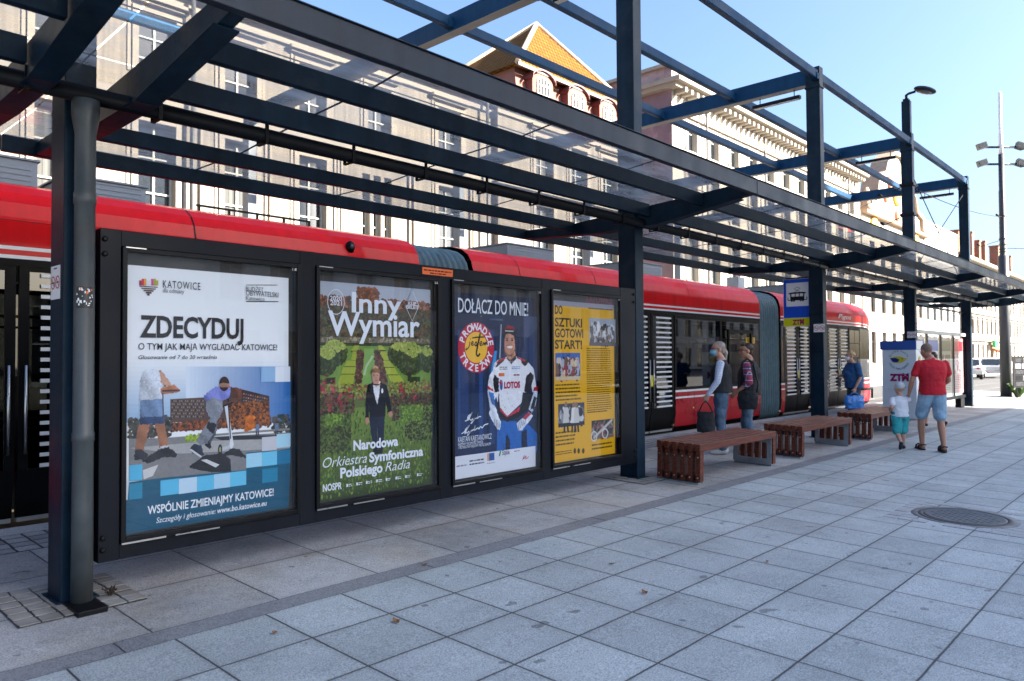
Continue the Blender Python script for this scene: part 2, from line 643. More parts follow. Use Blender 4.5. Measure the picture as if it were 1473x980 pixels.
def window(parent, name, x, z, w, h, y, mats, depth=0.22, face=-1, mull=1, transoms=(0.68,), arch=False):
    """casement window set into a hole: frame mesh (shared between equal sizes) with its pane as a child; (x, z) lower left"""
    key = (round(w, 2), round(h, 2), mull, transoms, arch, mats[0].name, face)
    if key not in _win_cache:
        f = MB()
        t = 0.055
        f.box(0, t, -0.04, 0.04, 0, h)
        f.box(w - t, w, -0.04, 0.04, 0, h)
        f.box(t, w - t, -0.04, 0.04, 0, t)
        f.box(t, w - t, -0.04, 0.04, h - t, h)
        for i in range(mull):
            xc = w * (i + 1) / (mull + 1)
            f.box(xc - 0.028, xc + 0.028, -0.046, 0.036, t, h - t)
        for q in transoms:
            f.box(t, w - t, -0.043, 0.033, h * q - 0.022, h * q + 0.022)
        f.box(-0.05, w + 0.05, -0.04 - depth * 0.9, 0.0, -0.07, -0.003)
        p = MB()
        p.poly([(t, 0.01, t), (w - t, 0.01, t), (w - t, 0.01, h - t), (t, 0.01, h - t)])
        fo = f.build('window', mats[0], parent, org=(0, 0, 0))
        po = p.build('pane', mats[1], fo, org=(0, 0, 0))
        _win_cache[key] = (fo.data, po.data)
    else:
        fd, pd = _win_cache[key]
        fo = bpy.data.objects.new('window', fd)
        COL.objects.link(fo)
        fo.parent = parent
        po = bpy.data.objects.new('pane', pd)
        COL.objects.link(po)
        po.parent = fo
    o = ORG[parent.name]
    fo.location = (x - o[0], y - face * depth - o[1], z - o[2]) if face < 0 else (x + w - o[0], y - depth - o[1], z - o[2])
    if face > 0:
        fo.rotation_euler = (0, 0, math.pi)
    return fo


def wall_holes(mb, x0, x1, z0, z1, y, holes, depth=0.24, face=-1, mi=0):
    """flat wall at y with rectangular window holes and their reveals"""
    xs = sorted({x0, x1, *[q for h in holes for q in h[:2]]})
    zs = sorted({z0, z1, *[q for h in holes for q in h[2:]]})
    for i in range(len(xs) - 1):
        for j in range(len(zs) - 1):
            xm, zm = (xs[i] + xs[i + 1]) / 2, (zs[j] + zs[j + 1]) / 2
            if any(h[0] < xm < h[1] and h[2] < zm < h[3] for h in holes):
                continue
            mb.poly([(xs[i], y, zs[j]), (xs[i + 1], y, zs[j]), (xs[i + 1], y, zs[j + 1]), (xs[i], y, zs[j + 1])], mi)
    d = -face * depth
    for a, b, c, e in holes:
        mb.poly([(a, y, c), (a, y + d, c), (a, y + d, e), (a, y, e)], mi)
        mb.poly([(b, y, c), (b, y, e), (b, y + d, e), (b, y + d, c)], mi)
        mb.poly([(a, y, e), (a, y + d, e), (b, y + d, e), (b, y, e)], mi)
        mb.poly([(a, y, c), (b, y, c), (b, y + d, c), (a, y + d, c)], mi)


def shell(mb, x0, x1, y0, y1, z0, z1, front=False, mi=0):
    """side, back and top faces of a block whose front at y0 is made elsewhere"""
    mb.poly([(x0, y0, z0), (x0, y1, z0), (x0, y1, z1), (x0, y0, z1)], mi)
    mb.poly([(x1, y0, z0), (x1, y0, z1), (x1, y1, z1), (x1, y1, z0)], mi)
    mb.poly([(x0, y1, z0), (x1, y1, z0), (x1, y1, z1), (x0, y1, z1)], mi)
    mb.poly([(x0, y0, z1), (x1, y0, z1), (x1, y1, z1), (x0, y1, z1)], mi)


def surround(mb, a, b, c, e, y, w=0.16, p=0.07, hood=True, mi=0):
    """moulded window surround, stepped, with a hood"""
    mb.box(a - w, a - 0.004, y - p, y + 0.02, c - 0.02, e + w, mi)
    mb.box(b + 0.004, b + w, y - p, y + 0.02, c - 0.02, e + w, mi)
    mb.box(a - 0.004, b + 0.004, y - p + 0.003, y + 0.02, e + 0.004, e + w - 0.004, mi)
    mb.box(a - w - 0.11, a - w - 0.03, y - p * 0.5, y + 0.02, c + 0.1, e + w + 0.1, mi)
    mb.box(b + w + 0.03, b + w + 0.11, y - p * 0.5, y + 0.02, c + 0.1, e + w + 0.1, mi)
    if hood:
        mb.box(a - w - 0.2, b + w + 0.2, y - p - 0.16, y + 0.02, e + w + 0.19, e + w + 0.28, mi)
        mb.box(a - w - 0.14, b + w + 0.14, y - p - 0.06, y + 0.02, e + w + 0.11, e + w + 0.187, mi)


YB = 20.0
M_STUC = pm('tan_stucco', (0.26, 0.23, 0.19), rough=0.9, var=0.14, scale=0.8, bump=0.15, bscale=30, dirt=(0.16, 0.135, 0.11), dirt_amt=0.7, dirt_scale=0.7, streak=0.35)
M_TRIM = pm('stone_trim', (0.30, 0.265, 0.22), rough=0.85, var=0.12, scale=2, dirt=(0.16, 0.14, 0.12), dirt_amt=0.4)
M_CREAM = pm('cream_stucco', (0.42, 0.375, 0.31), rough=0.9, var=0.1, scale=0.7, bump=0.1, bscale=30, dirt=(0.33, 0.29, 0.24), dirt_amt=0.4)
M_ROOFT = None


def roof_tiles(name, base):
    m = bpy.data.materials.new(name)
    m.use_nodes = True
    nt = m.node_tree
    N, L = nt.nodes, nt.links
    b = N["Principled BSDF"]
    tc = N.new('ShaderNodeTexCoord')
    mp = N.new('ShaderNodeMapping')
    L.new(tc.outputs['UV'], mp.inputs['Vector'])
    br = N.new('ShaderNodeTexBrick')
    br.inputs['Scale'].default_value = 1.0
    br.inputs['Color1'].default_value = (*base, 1)
    br.inputs['Color2'].default_value = (base[0] * 0.8, base[1] * 0.7, base[2] * 0.65, 1)
    br.inputs['Mortar'].default_value = (base[0] * 0.35, base[1] * 0.3, base[2] * 0.3, 1)
    br.inputs['Mortar Size'].default_value = 0.05
    br.inputs['Mortar Smooth'].default_value = 0.4
    br.inputs['Brick Width'].default_value = 0.22
    br.inputs['Row Height'].default_value = 0.30
    L.new(mp.outputs[0], br.inputs['Vector'])
    n = N.new('ShaderNodeTexNoise')
    n.inputs['Scale'].default_value = 1.5
    n.inputs['Detail'].default_value = 6
    L.new(tc.outputs['Object'], n.inputs['Vector'])
    mx = N.new('ShaderNodeMix')
    mx.data_type = 'RGBA'
    mx.blend_type = 'MULTIPLY'
    mx.inputs['Factor'].default_value = 0.6
    L.new(br.outputs['Color'], mx.inputs['A'])
    L.new(n.outputs['Color'], mx.inputs['B'])
    g2 = N.new('ShaderNodeMix')
    g2.data_type = 'RGBA'
    g2.blend_type = 'MIX'
    g2.inputs['Factor'].default_value = 0.55
    L.new(mx.outputs['Result'], g2.inputs['A'])
    L.new(br.outputs['Color'], g2.inputs['B'])
    L.new(g2.outputs['Result'], b.inputs['Base Color'])
    b.inputs['Roughness'].default_value = 0.8
    b.inputs['Specular IOR Level'].default_value = 0.1
    bp = N.new('ShaderNodeBump')
    bp.inputs['Strength'].default_value = 0.6
    bp.inputs['Distance'].default_value = 0.04
    L.new(br.outputs['Fac'], bp.inputs['Height'])
    bp.invert = True
    L.new(bp.outputs['Normal'], b.inputs['Normal'])
    return m


def slope_uv(o):
    """lay roof-tile UVs: u along the eaves, v up the slope, in metres"""
    me = o.data
    uv = me.uv_layers.new(name='UVMap')
    for p in me.polygons:
        n = p.normal
        u = Vector((0, 0, 1)).cross(n)
        u = u.normalized() if u.length > 1e-4 else Vector((1, 0, 0))
        v = n.cross(u)
        for li in p.loop_indices:
            c = me.vertices[me.loops[li].vertex_index].co
            uv.data[li].uv = (c.dot(u), c.dot(v))


# --- town house with corner pavilion, straight across the track
bt = thing('town_house', 'tan stucco town house behind the tram with orange tiled pyramid roof and arched dormers', 'building', (8.0, YB, 0.06))
WL0 = -14.0
rowA, rowB, row0 = (4.95, 7.72), (8.85, 10.52), (1.0, 3.7)
cols = [(7.55 - 2.42 * k, 0.95) for k in range(8, 0, -1)] + [(7.45, 0.95), (9.75, 0.95), (12.08, 0.95), (17.65, 1.1)]
holes = []
for xa, w in cols:
    for a, b in (rowA, rowB, row0):
        holes.append((xa, xa + w, a, b))
for xa in (14.42, 14.86, 15.30):
    holes.append((xa, xa + 0.30, 5.0, 7.6))
holes += [(14.6, 15.55, 8.85, 10.52)]
WL1 = 20.5
w = MB()
wall_holes(w, WL0, WL1, 0, 11.8, YB, holes)
shell(w, WL0, WL1, YB, YB + 11, 0, 11.8)
PX0, PX1, PY = 20.5, 29.97, 19.75
ph = []
for xc in (23.2, 25.5, 27.75):
    for a, b in (rowA, rowB, row0):
        ph.append((xc - 0.55, xc + 0.55, a, b))
wall_holes(w, PX0, PX1, 0, 11.3, PY, ph)
shell(w, PX0, PX1, PY, YB + 8, 0, 11.3)
w.build('wall', M_STUC, bt)
t = MB()
for x0, x1, y in ((WL0, WL1 - 0.01, YB), (PX0 - 0.1, PX1 + 0.1, PY)):
    ct = 11.3
    t.box(x0, x1, y - 0.12, y + 0.02, 8.25, 8.42)
    t.box(x0, x1, y - 0.20, y + 0.02, 4.35, 4.55)
    t.box(x0, x1, y - 0.10, y + 0.02, ct - 0.35, ct - 0.2)
    t.box(x0, x1, y - 0.3, y + 0.02, ct, ct + 0.14)
    t.box(x0, x1, y - 0.42, y + 0.02, ct + 0.143, ct + 0.26)
t.box(WL0, WL1 - 0.01, YB - 0.22, YB + 0.3, 11.8, 11.95)
for a, b, c, e in holes + ph:
    if c > 4 and b - a > 0.5:
        surround(t, a, b, c, e, PY if a > PX0 else YB, hood=c > 8)
for xp_ in (8.6, 8.85, 9.05, 10.95, 11.1, 13.3, 13.42, 13.55, 16.3, 16.5, 19.2, 19.35):       # thin pilaster strips beside the windows
    t.box(xp_, xp_ + 0.07, YB - 0.09, YB + 0.02, 4.553, 8.247)
t.build('cornice', M_TRIM, bt)
for a, b, c, e in holes:
    window(bt, 'window', a, c, b - a, e - c, YB, (M_WFRAME, M_WGLASS), mull=1 if b - a > 0.5 else 0, transoms=(0.35, 0.68))
for a, b, c, e in ph:
    window(bt, 'window', a, c, b - a, e - c, PY, (M_WFRAME, M_WGLASS), transoms=(0.35, 0.68))
# mansard storey with three dormers under a tiled pyramid
M_MANS = pm('mansard_red_plaster', (0.20, 0.08, 0.06), rough=0.8, var=0.2, scale=2, dirt=(0.16, 0.08, 0.07), dirt_amt=0.6)
mz0, mz1 = 11.56, 13.3
mm = MB()
mm.rings([[(PX0 + 1.35, PY + 0.15, mz0), (PX1 - 0.1, PY + 0.15, mz0), (PX1 - 0.1, YB + 7, mz0), (PX0 + 1.35, YB + 7, mz0)],
          [(PX0 + 1.55, PY + 0.55, mz1), (PX1 - 0.3, PY + 0.55, mz1), (PX1 - 0.3, YB + 6.6, mz1), (PX0 + 1.55, YB + 6.6, mz1)]], sm=False)
mm.build('mansard', M_MANS, bt)
M_RT = roof_tiles('orange_roof_tiles', (0.21, 0.098, 0.014))
rf = MB()
ex0, ex1, ey0, ey1 = PX0 + 1.25, PX1 + 0.05, PY + 0.1, YB + 6.9
ap = (25.9, 22.45, 16.95)
rz_ = 13.305
rf.poly([(ex0, ey0, rz_), (ex1, ey0, rz_), ap])
rf.poly([(ex1, ey0, rz_), (ex1, ey1, rz_), ap])
rf.poly([(ex1, ey1, rz_), (ex0, ey1, rz_), ap])
rf.poly([(ex0, ey1, rz_), (ex0, ey0, rz_), ap])
rf.poly([(ex0, ey0, rz_), (ex0, ey1, rz_), (ex1, ey1, rz_), (ex1, ey0, rz_)])
ro = rf.build('roof', M_RT, bt)
slope_uv(ro)
rg = MB()
for c in ((ex0, ey0), (ex1, ey0), (ex0, ey1)):
    rg.tube([(c[0], c[1], rz_ + 0.03), (ap[0], ap[1], ap[2] + 0.03)], 0.11, seg=8)
rg.build('ridge_tiles', pm('ridge_mortar', (0.5, 0.36, 0.24), rough=0.8, var=0.2), ro)
gt = MB()
gt.box(ex0 - 0.05, ex1 + 0.05, ey0 - 0.12, ey0 - 0.003, rz_ - 0.14, rz_ - 0.005)
gt.build('roof_gutter', pm('zinc_gutter', (0.12, 0.11, 0.11), rough=0.5, metal=0.3), bt)
M_DORM = pm('dormer_plaster', (0.20, 0.085, 0.06), rough=0.8, var=0.15)
M_DSIDE = pm('dormer_side_tin', (0.13, 0.035, 0.03), rough=0.6, var=0.15)


def dormer(parent, xc, y, z0, w=1.05, h=1.35):
    d = MB()
    arc = [(xc + (w / 2 + 0.12) * math.cos(R(q)), z0 + h - 0.28 + 0.36 * math.sin(R(q))) for q in range(0, 181, 20)]
    prof = [(xc + w / 2 + 0.12, z0)] + arc + [(xc - w / 2 - 0.12, z0)]
    d.prism([(px, y, pz) for px, pz in prof], (0, 0.9, 0), 1)
    d.poly([(px, y - 0.004, pz) for px, pz in prof], 0)
    a2 = [(xc + (w / 2 + 0.2) * math.cos(R(q)), z0 + h - 0.24 + 0.42 * math.sin(R(q))) for q in range(0, 181, 20)]
    a3 = [(px, pz + 0.08) for px, pz in a2]
    for i in range(len(a2) - 1):
        d.prism([(a2[i][0], y - 0.12, a2[i][1]), (a3[i][0], y - 0.12, a3[i][1]), (a3[i + 1][0], y - 0.12, a3[i + 1][1]), (a2[i + 1][0], y - 0.12, a2[i + 1][1])], (0, 1.0, 0), 1)
    o = d.build('dormer', [M_DORM, M_DSIDE], parent)
    fr = MB()
    ww = w * 0.72
    x0 = xc - ww / 2
    arcw = [(xc + ww / 2 * math.cos(R(q)), z0 + h - 0.32 + 0.2 * math.sin(R(q))) for q in range(0, 181, 20)]
    fr.poly([(x0 + ww, y - 0.012, z0 + 0.12)] + [(px, y - 0.012, pz) for px, pz in arcw] + [(x0, y - 0.012, z0 + 0.12)], 1)
    for i in range(5):
        q = x0 + ww * i / 4
        fr.box(q - 0.03, q + 0.03, y - 0.05, y - 0.014, z0 + 0.12, z0 + h - 0.3 + (0.17 if 0 < i < 4 else 0))
    for zz in (0.12, 0.55, 0.95):
        fr.box(x0, x0 + ww, y - 0.047, y - 0.016, z0 + zz - 0.03, z0 + zz + 0.03)
    for i in range(len(arcw) - 1):
        fr.prism([(arcw[i][0], y - 0.05, arcw[i][1]), (arcw[i][0], y - 0.05, arcw[i][1] + 0.06), (arcw[i + 1][0], y - 0.05, arcw[i + 1][1] + 0.06), (arcw[i + 1][0], y - 0.05, arcw[i + 1][1])], (0, 0.035, 0))
    fr.build('dormer_window', [M_WFRAME, M_WGLASS], o)


for xc in (23.2, 25.5, 27.75):
    dormer(bt, xc, PY + 0.02, 11.75)
for x in (8.75, 19.9, 29.6):
    dp = MB()
    dp.tube([(x, YB - (0.35 if x > 25 else 0.3), 0.1), (x, YB - (0.35 if x > 25 else 0.3), 11.2)], 0.06, seg=8)
    dp.build('rain_pipe', pm('zinc_pipe', (0.10, 0.10, 0.10), rough=0.5, metal=0.3), bt)


# --- long cream tenement with a bare mauve side wall
b2 = thing('tenement', 'long cream tenement with heavy bracketed cornice and peeling mauve side wall', 'building', (34.0, YB, 0.06))
TX0, TX1 = 33.7, 62.0
M_MAUVE = pm('peeling_mauve_plaster', (0.20, 0.135, 0.155), rough=0.9, var=0.3, scale=0.7, dirt=(0.55, 0.45, 0.42), dirt_amt=0.8, dirt_scale=0.35)
hol = []
for k in range(11):
    xa = 35.1 + 2.43 * k
    if xa + 1.05 < TX1 - 0.3:
        for a, b in ((1.0, 3.6), (5.6, 7.9), (9.2, 11.4), (12.55, 14.0)):
            hol.append((xa, xa + 1.05, a, b))
w = MB()
wall_holes(w, TX0, TX1, 0, 16.6, YB, hol)
shell(w, TX0, TX1, YB, YB + 13, 0, 16.6)
w.m[-4] = 1
w.build('wall', [M_CREAM, M_MAUVE], b2)
t = MB()
t.box(TX0 - 0.5, TX1, YB - 0.75, YB + 13, 15.62, 15.85)
t.box(TX0 - 0.35, TX1, YB - 0.45, YB + 13, 15.4, 15.617)
t.box(TX0 - 0.12, TX1, YB - 0.14, YB + 13, 14.25, 14.38)
t.box(TX0 - 0.2, TX1 + 0.1, YB - 0.3, YB + 13, 16.6, 16.78)
for x in range(46):
    t.box(TX0 + 0.2 + 0.6 * x, TX0 + 0.42 + 0.6 * x, YB - 0.68, YB - 0.05, 15.16, 15.397)
for zz in (4.6, 8.5, 12.1):
    t.box(TX0 - 0.1, TX1, YB - 0.16, YB + 0.02, zz, zz + 0.2)
for a, b, c, e in hol:
    if c > 4:
        surround(t, a, b, c, e, YB, w=0.14, hood=c < 12)
for k in range(11):
    xa = 36.5 + 2.43 * k
    if xa < TX1 - 1:
        t.box(xa, xa + 0.06, YB - 0.06, YB + 0.02, 14.383, 15.157)
t.build('cornice', M_TRIM, b2)
for x in (36.9, 44.2, 51.5, 58.8):
    rp = MB()
    rp.tube([(x, YB - 0.25, 0.1), (x, YB - 0.25, 15.1)], 0.06, seg=8)
    rp.build('rain_pipe', MATS['zinc_pipe'], b2)
for a, b, c, e in hol:
    window(b2, 'window', a, c, b - a, e - c, YB, (M_WFRAME, M_WGLASS), transoms=(0.68,))
c = MB()
for k in range(9):
    c.box(36 + 3 * k, 36.9 + 3 * k, YB + 1.2, YB + 1.6, 16.8, 17.25)
c.build('roof_parapet', M_TRIM, b2)

# --- gabled corner house with yellow ornament
b3 = thing('gabled_house', 'cream house with curved baroque gable and round yellow ornaments', 'building', (62.5, YB, 0.06))
GX0, GX1 = 62.4, 80.6
hol = []
for k in range(6):
    xa = 64.2 + 2.75 * k
    for a, b in ((1.0, 3.6), (5.2, 7.6), (8.8, 11.0)):
        hol.append((xa, xa + 1.2, a, b))
w = MB()
wall_holes(w, GX0, GX1, 0, 13.2, YB, hol)
shell(w, GX0, GX1, YB, YB + 12, 0, 13.2)
gp = [(64.0, 13.2), (64.2, 14.6), (65.6, 15.0), (66.2, 16.4), (67.8, 17.0), (68.6, 18.2), (70.5, 19.2), (72.4, 19.3), (74.3, 18.3), (75.2, 17.0), (76.6, 16.4), (77.2, 15.0), (78.8, 14.6), (79.0, 13.2)]
w.prism([(x, YB - 0.02, z) for x, z in gp], (0, 1.2, 0))
w.build('wall', M_CREAM, b3)
t = MB()
for i in range(len(gp) - 1):
    a, b = gp[i], gp[i + 1]
    t.prism([(a[0], YB - 0.3, a[1]), (b[0], YB - 0.3, b[1]), (b[0], YB - 0.3, b[1] + 0.28), (a[0], YB - 0.3, a[1] + 0.28)], (0, 1.4, 0))
t.box(GX0, GX1, YB - 0.45, YB + 0.02, 13.0, 13.25)
t.box(GX0, GX1, YB - 0.2, YB + 0.02, 8.0, 8.2)
for xx in (63.6, 79.3):
    t.lathe([(0.45, 13.25), (0.5, 13.6), (0.25, 14.0), (0.4, 14.5), (0.15, 15.2)], (xx, YB, 0), seg=12)
t.build('gable_moulding', pm('brown_moulding', (0.34, 0.24, 0.17), rough=0.8, var=0.2), b3)
for xx, zz, r in ((65.2, 12.2, 0.85), (71.4, 15.9, 1.1), (77.0, 12.2, 0.85)):
    t = MB()
    t.lathe([(r, 0.0), (r, 0.12), (r * 0.8, 0.2)], (xx, YB - 0.02, zz), axis='y', seg=20)
    t.build('ornament', pm('yellow_ochre_paint', (0.72, 0.42, 0.03), rough=0.6), b3)
for xx, zz in ((68.3, 15.2), (69.4, 16.6), (73.6, 16.6), (74.6, 15.2), (71.4, 13.9)):
    t = MB()
    t.ellip((xx, YB - 0.1, zz), (0.45, 0.2, 0.55), seg=10)
    t.build('relief', pm('terracotta_relief', (0.45, 0.19, 0.10), rough=0.8, var=0.3), b3)
for a, b, c_, e in hol:
    window(b3, 'window', a, c_, b - a, e - c_, YB, (M_WFRAME_D, M_WGLASS))

# --- blank grey end wall and the long row further down the street
b4 = thing('plain_house', 'narrow plain house with blank grey upper wall beyond the gabled house', 'building', (81.0, YB, 0.06))
w = MB()
hol = [(82.0 + 2.6 * k, 83.2 + 2.6 * k, a, b) for k in range(5) for a, b in ((1.0, 3.6), (5.2, 7.4), (8.6, 10.6))]
wall_holes(w, 80.7, 95.4, 0, 14.9, YB + 0.4, hol)
shell(w, 80.7, 95.4, YB + 0.4, YB + 11, 0, 14.9)
w.build('wall', pm('grey_render', (0.33, 0.325, 0.32), rough=0.9, var=0.2, scale=0.3), b4)
for a, b, c_, e in hol:
    window(b4, 'window', a, c_, b - a, e - c_, YB + 0.4, (M_WFRAME, M_WGLASS))
t = MB()
t.box(80.6, 95.5, YB + 0.3, YB + 11, 14.9, 15.1)
t.build('coping', M_TRIM, b4)

b5 = thing('street_row_house', 'long pale three storey house with chimneys far down the street', 'building', (96.0, YB, 0.06))
BX0, BX1 = 95.6, 165.0
hol = []
for k in range(27):
    xa = 97.0 + 2.5 * k
    for a, b in ((0.8, 3.0), (4.2, 5.9), (7.2, 9.0), (10.0, 11.6)):
        hol.append((xa, xa + 1.15, a, b))
w = MB()
wall_holes(w, BX0, BX1, 0, 12.6, YB, hol)
shell(w, BX0, BX1, YB, YB + 12, 0, 12.6)
w.build('wall', M_CREAM, b5)
t = MB()
t.box(BX0, BX1, YB - 0.5, YB + 0.02, 12.6, 12.95)
t.box(BX0, BX1, YB - 0.25, YB + 0.02, 6.5, 6.75)
t.box(BX0, BX1, YB - 0.35, YB + 0.02, 3.35, 3.7)
for a, b, c_, e in hol:
    if 4 < c_ < 9:
        t.box(a - 0.15, b + 0.15, YB - 0.22, YB + 0.02, e + 0.15, e + 0.3)
t.build('cornice', M_TRIM, b5)
rf = MB()
rf.prism([(BX0, YB - 0.3, 12.96), (BX0, YB + 5, 15.6), (BX0, YB + 12, 12.96)], (BX1 - BX0, 0, 0))
ro = rf.build('roof', roof_tiles('brown_roof_tiles', (0.22, 0.10, 0.06)), b5)
slope_uv(ro)
for k, xx in enumerate((101, 104.5, 108, 112, 115.5, 124, 133)):
    t = MB()
    t.box(xx, xx + 0.9, YB + 1.5, YB + 2.6, 13.0, 16.4 + 0.3 * (k % 3))
    t.box(xx - 0.08, xx + 0.98, YB + 1.42, YB + 2.68, 16.4 + 0.3 * (k % 3), 16.6 + 0.3 * (k % 3))
    t.build('chimney', pm('chimney_brick', (0.30, 0.15, 0.09), rough=0.9, var=0.3), b5)
n_w = 0
for a, b, c_, e in hol:
    if a < 150 and n_w < 90:
        n_w += 1
        window(b5, 'window', a, c_, b - a, e - c_, YB, (M_WFRAME_D, M_WGLASS))
    else:
        pass
b6 = thing('end_house', 'tall pale house closing the far end of the street', 'building', (166.0, YB, 0.06))
w = MB()
hol = [(168.0 + 3 * k, 169.3 + 3 * k, a, b) for k in range(12) for a, b in ((1, 3.4), (5, 7), (8.4, 10.4), (11.8, 13.6))]
wall_holes(w, 165.3, 208.0, 0, 16.0, YB - 1.5, hol)
shell(w, 165.3, 208.0, YB - 1.5, YB + 12, 0, 16.0)
w.build('wall', M_CREAM, b6)
for a, b, c_, e in hol:
    window(b6, 'window', a, c_, b - a, e - c_, YB - 1.5, (M_WFRAME, M_WGLASS))

# --- the tall row on the near side of the square, behind the photographer: its shadow lies over the stop
bo = thing('opposite_house', 'tall pale stucco block behind the photographer, mirrored in the poster glass and tram windows', 'building', (28, -26.0, -0.7))
OX0, OX1, OY, OZ = 16.5, 41.6, -26.0, 27.0
hol = []
for k in range(9):
    xa = 17.2 + 2.7 * k
    for a, b in ((4.6, 7.2), (8.6, 11.0), (12.4, 14.6), (16.0, 18.2), (19.6, 21.6)):
        hol.append((xa, xa + 1.35, a, b))
for k in range(7):
    xa = 17.2 + 3.5 * k
    hol.append((xa, xa + 2.3, -0.4, 3.1))
w = MB()
wall_holes(w, OX0, OX1, -0.9, OZ, OY, hol, face=1)
w.poly([(OX0, OY - 13, -0.9), (OX0, OY, -0.9), (OX0, OY, OZ), (OX0, OY - 13, OZ)])
w.poly([(OX1, OY - 13, -0.5), (OX1, OY - 13, OZ), (OX1, OY, OZ), (OX1, OY, -0.5)])
w.poly([(OX0, OY - 13, -0.5), (OX1, OY - 13, -0.5), (OX1, OY - 13, OZ), (OX0, OY - 13, OZ)])
w.poly([(OX0, OY, OZ), (OX1, OY, OZ), (OX1, OY - 13, OZ), (OX0, OY - 13, OZ)])
w.build('wall', pm('pale_stucco', (0.72, 0.69, 0.64), rough=0.9, var=0.1, scale=0.5), bo)
t = MB()
for a, b, c_, e in hol:
    t.box(a - 0.25, a - 0.004, OY - 0.02, OY + 0.1, c_, e + 0.25)
    t.box(b + 0.004, b + 0.25, OY - 0.02, OY + 0.1, c_, e + 0.25)
    t.box(a - 0.004, b + 0.004, OY - 0.02, OY + 0.097, e + 0.004, e + 0.25)
t.box(OX0, OX1, OY - 0.02, OY + 0.3, 3.7, 4.0)
t.box(OX0, OX1, OY - 0.02, OY + 0.6, OZ - 0.6, OZ + 0.2)
t.build('cornice', pm('white_trim', (0.72, 0.71, 0.69), rough=0.8, var=0.06), bo)
for a, b, c_, e in hol[:]:
    window(bo, 'window', a, c_, b - a, e - c_, OY, (M_WFRAME, M_WGLASS), face=1)

# --- low row on the far side of the square, seen only as a reflection in the tram windows
bq = thing('square_house', 'long low cream house across the square, mirrored in the tram windows', 'building', (60, -40, -1.0))
hol = []
for k in range(24):
    xa = 47.5 + 3.4 * k
    for a, b in ((0.2, 3.0), (4.6, 7.0), (8.4, 10.4)):
        hol.append((xa, xa + 1.7, a, b))
w = MB()
wall_holes(w, 46.0, 130.0, -1.0, 13.0, -40.0, hol, face=1)
w.poly([(46, -52, -1), (46, -40, -1), (46, -40, 13), (46, -52, 13)])
w.poly([(46, -40, 13), (130, -40, 13), (130, -52, 13), (46, -52, 13)])
w.poly([(130, -40, -1), (130, -52, -1), (130, -52, 13), (130, -40, 13)])
w.build('wall', MATS['pale_stucco'], bq)
t = MB()
t.box(46.0, 130, -40.02, -39.6, 12.6, 13.1)
t.box(46.0, 130, -40.02, -39.75, 3.6, 3.9)
t.build('cornice', MATS['white_trim'], bq)
for a, b, c_, e in hol:
    window(bq, 'window', a, c_, b - a, e - c_, -40.0, (M_WFRAME, M_WGLASS), face=1)

# ------------------------------------------------------------------ the stop's steel roof: posts, flat glazed canopy, open frame above
YF, YBK = 4.88, 5.12                     # front and back face of the posts
POSTX = [1.41, 7.365, 13.155, 18.70, 24.13]      # left face of each post
PW = 0.172
XC = [x + PW / 2 for x in POSTX]
GRID = [XC[0] - 5.75] + XC               # cross frames, one more to the left of the picture
X_END = XC[-1] + 2.9
sh = thing('stop_shelter', 'dark blue steel tram stop roof with glass panes, posts and open frame above', 'shelter', (XC[0], 5.0, gz(5.0)))
for i, x in enumerate(POSTX):
    p = MB()
    top = 6.62 if i != 3 else 6.66
    if i == 3:
        p.box(x + 0.02, x + PW - 0.02, YF + 0.03, YBK - 0.03, 6.66, 7.42)
    p.box(x, x + PW, YF, YBK, gz(YF) - 0.02, top)
    p.box(x - 0.015, x + PW + 0.015, YF - 0.015, YBK + 0.015, 6.25, 6.29)
    p.box(x - 0.03, x + PW + 0.03, YF - 0.03, YBK + 0.03, gz(YF) - 0.02, gz(YBK) + 0.012)
    if i != 1:
        for zz in (2.28, 1.62, 1.15) if i else ():
            p.box(x - 0.008, x + PW + 0.008, YF - 0.008, YBK + 0.008, zz, zz + 0.02)
    p.build('post', STEEL, sh, bevel=0.006)
Z0, Z1 = 3.12, 3.285
# long beams, front to back: y from/to, z from/to; the panes fall a little towards the track
BEAM = [(3.42, 3.48, 3.235, 3.385), (4.015, 4.075, 3.195, 3.33), (4.695, 4.755, 3.165, 3.31), (5.80, 5.86, 3.125, 3.24), (6.64, 6.70, 3.13, 3.25)]
BY = [(q[0], q[1]) for q in BEAM]
gl_bays = []
for b in range(len(GRID)):
    xa = GRID[b]
    xb = GRID[b + 1] if b + 1 < len(GRID) else X_END
    for k, (ya, yb, za, zb) in enumerate(BEAM):
        m = MB()
        if k in (0, 4):
            m.box(xa + 0.004, xb - 0.004, ya, yb, za, zb)
            m.box(xa + 0.01, xb - 0.01, ya - (0.012 if k == 0 else -0.01), yb + (0.012 if k == 4 else -0.01), zb + 0.002, zb + 0.010)
        else:
            xl, xr = xa + (0.325 if b == 1 else 0.055), xb - (0.325 if b == 0 else 0.055)
            m.box(xl, xr, ya, yb, za, zb)
        m.build('edge_beam' if k in (0, 4) else 'roof_beam', STEEL_LIT if k == 0 else STEEL, sh, bevel=0.004)
    for k in range(4):
        gl_bays.append((xa, xb, BEAM[k][1] - 0.02, BEAM[k + 1][0] + 0.02, BEAM[k][3] + 0.003, BEAM[k + 1][3] + 0.003))
GLR = glass('roof_glass', (0.45, 0.437, 0.41), refl=0.9, haze=0.34, haze_col=(0.72, 0.76, 0.80), ior=1.45)
SEAL = pm('glazing_seal', (0.012, 0.014, 0.016), rough=0.7)
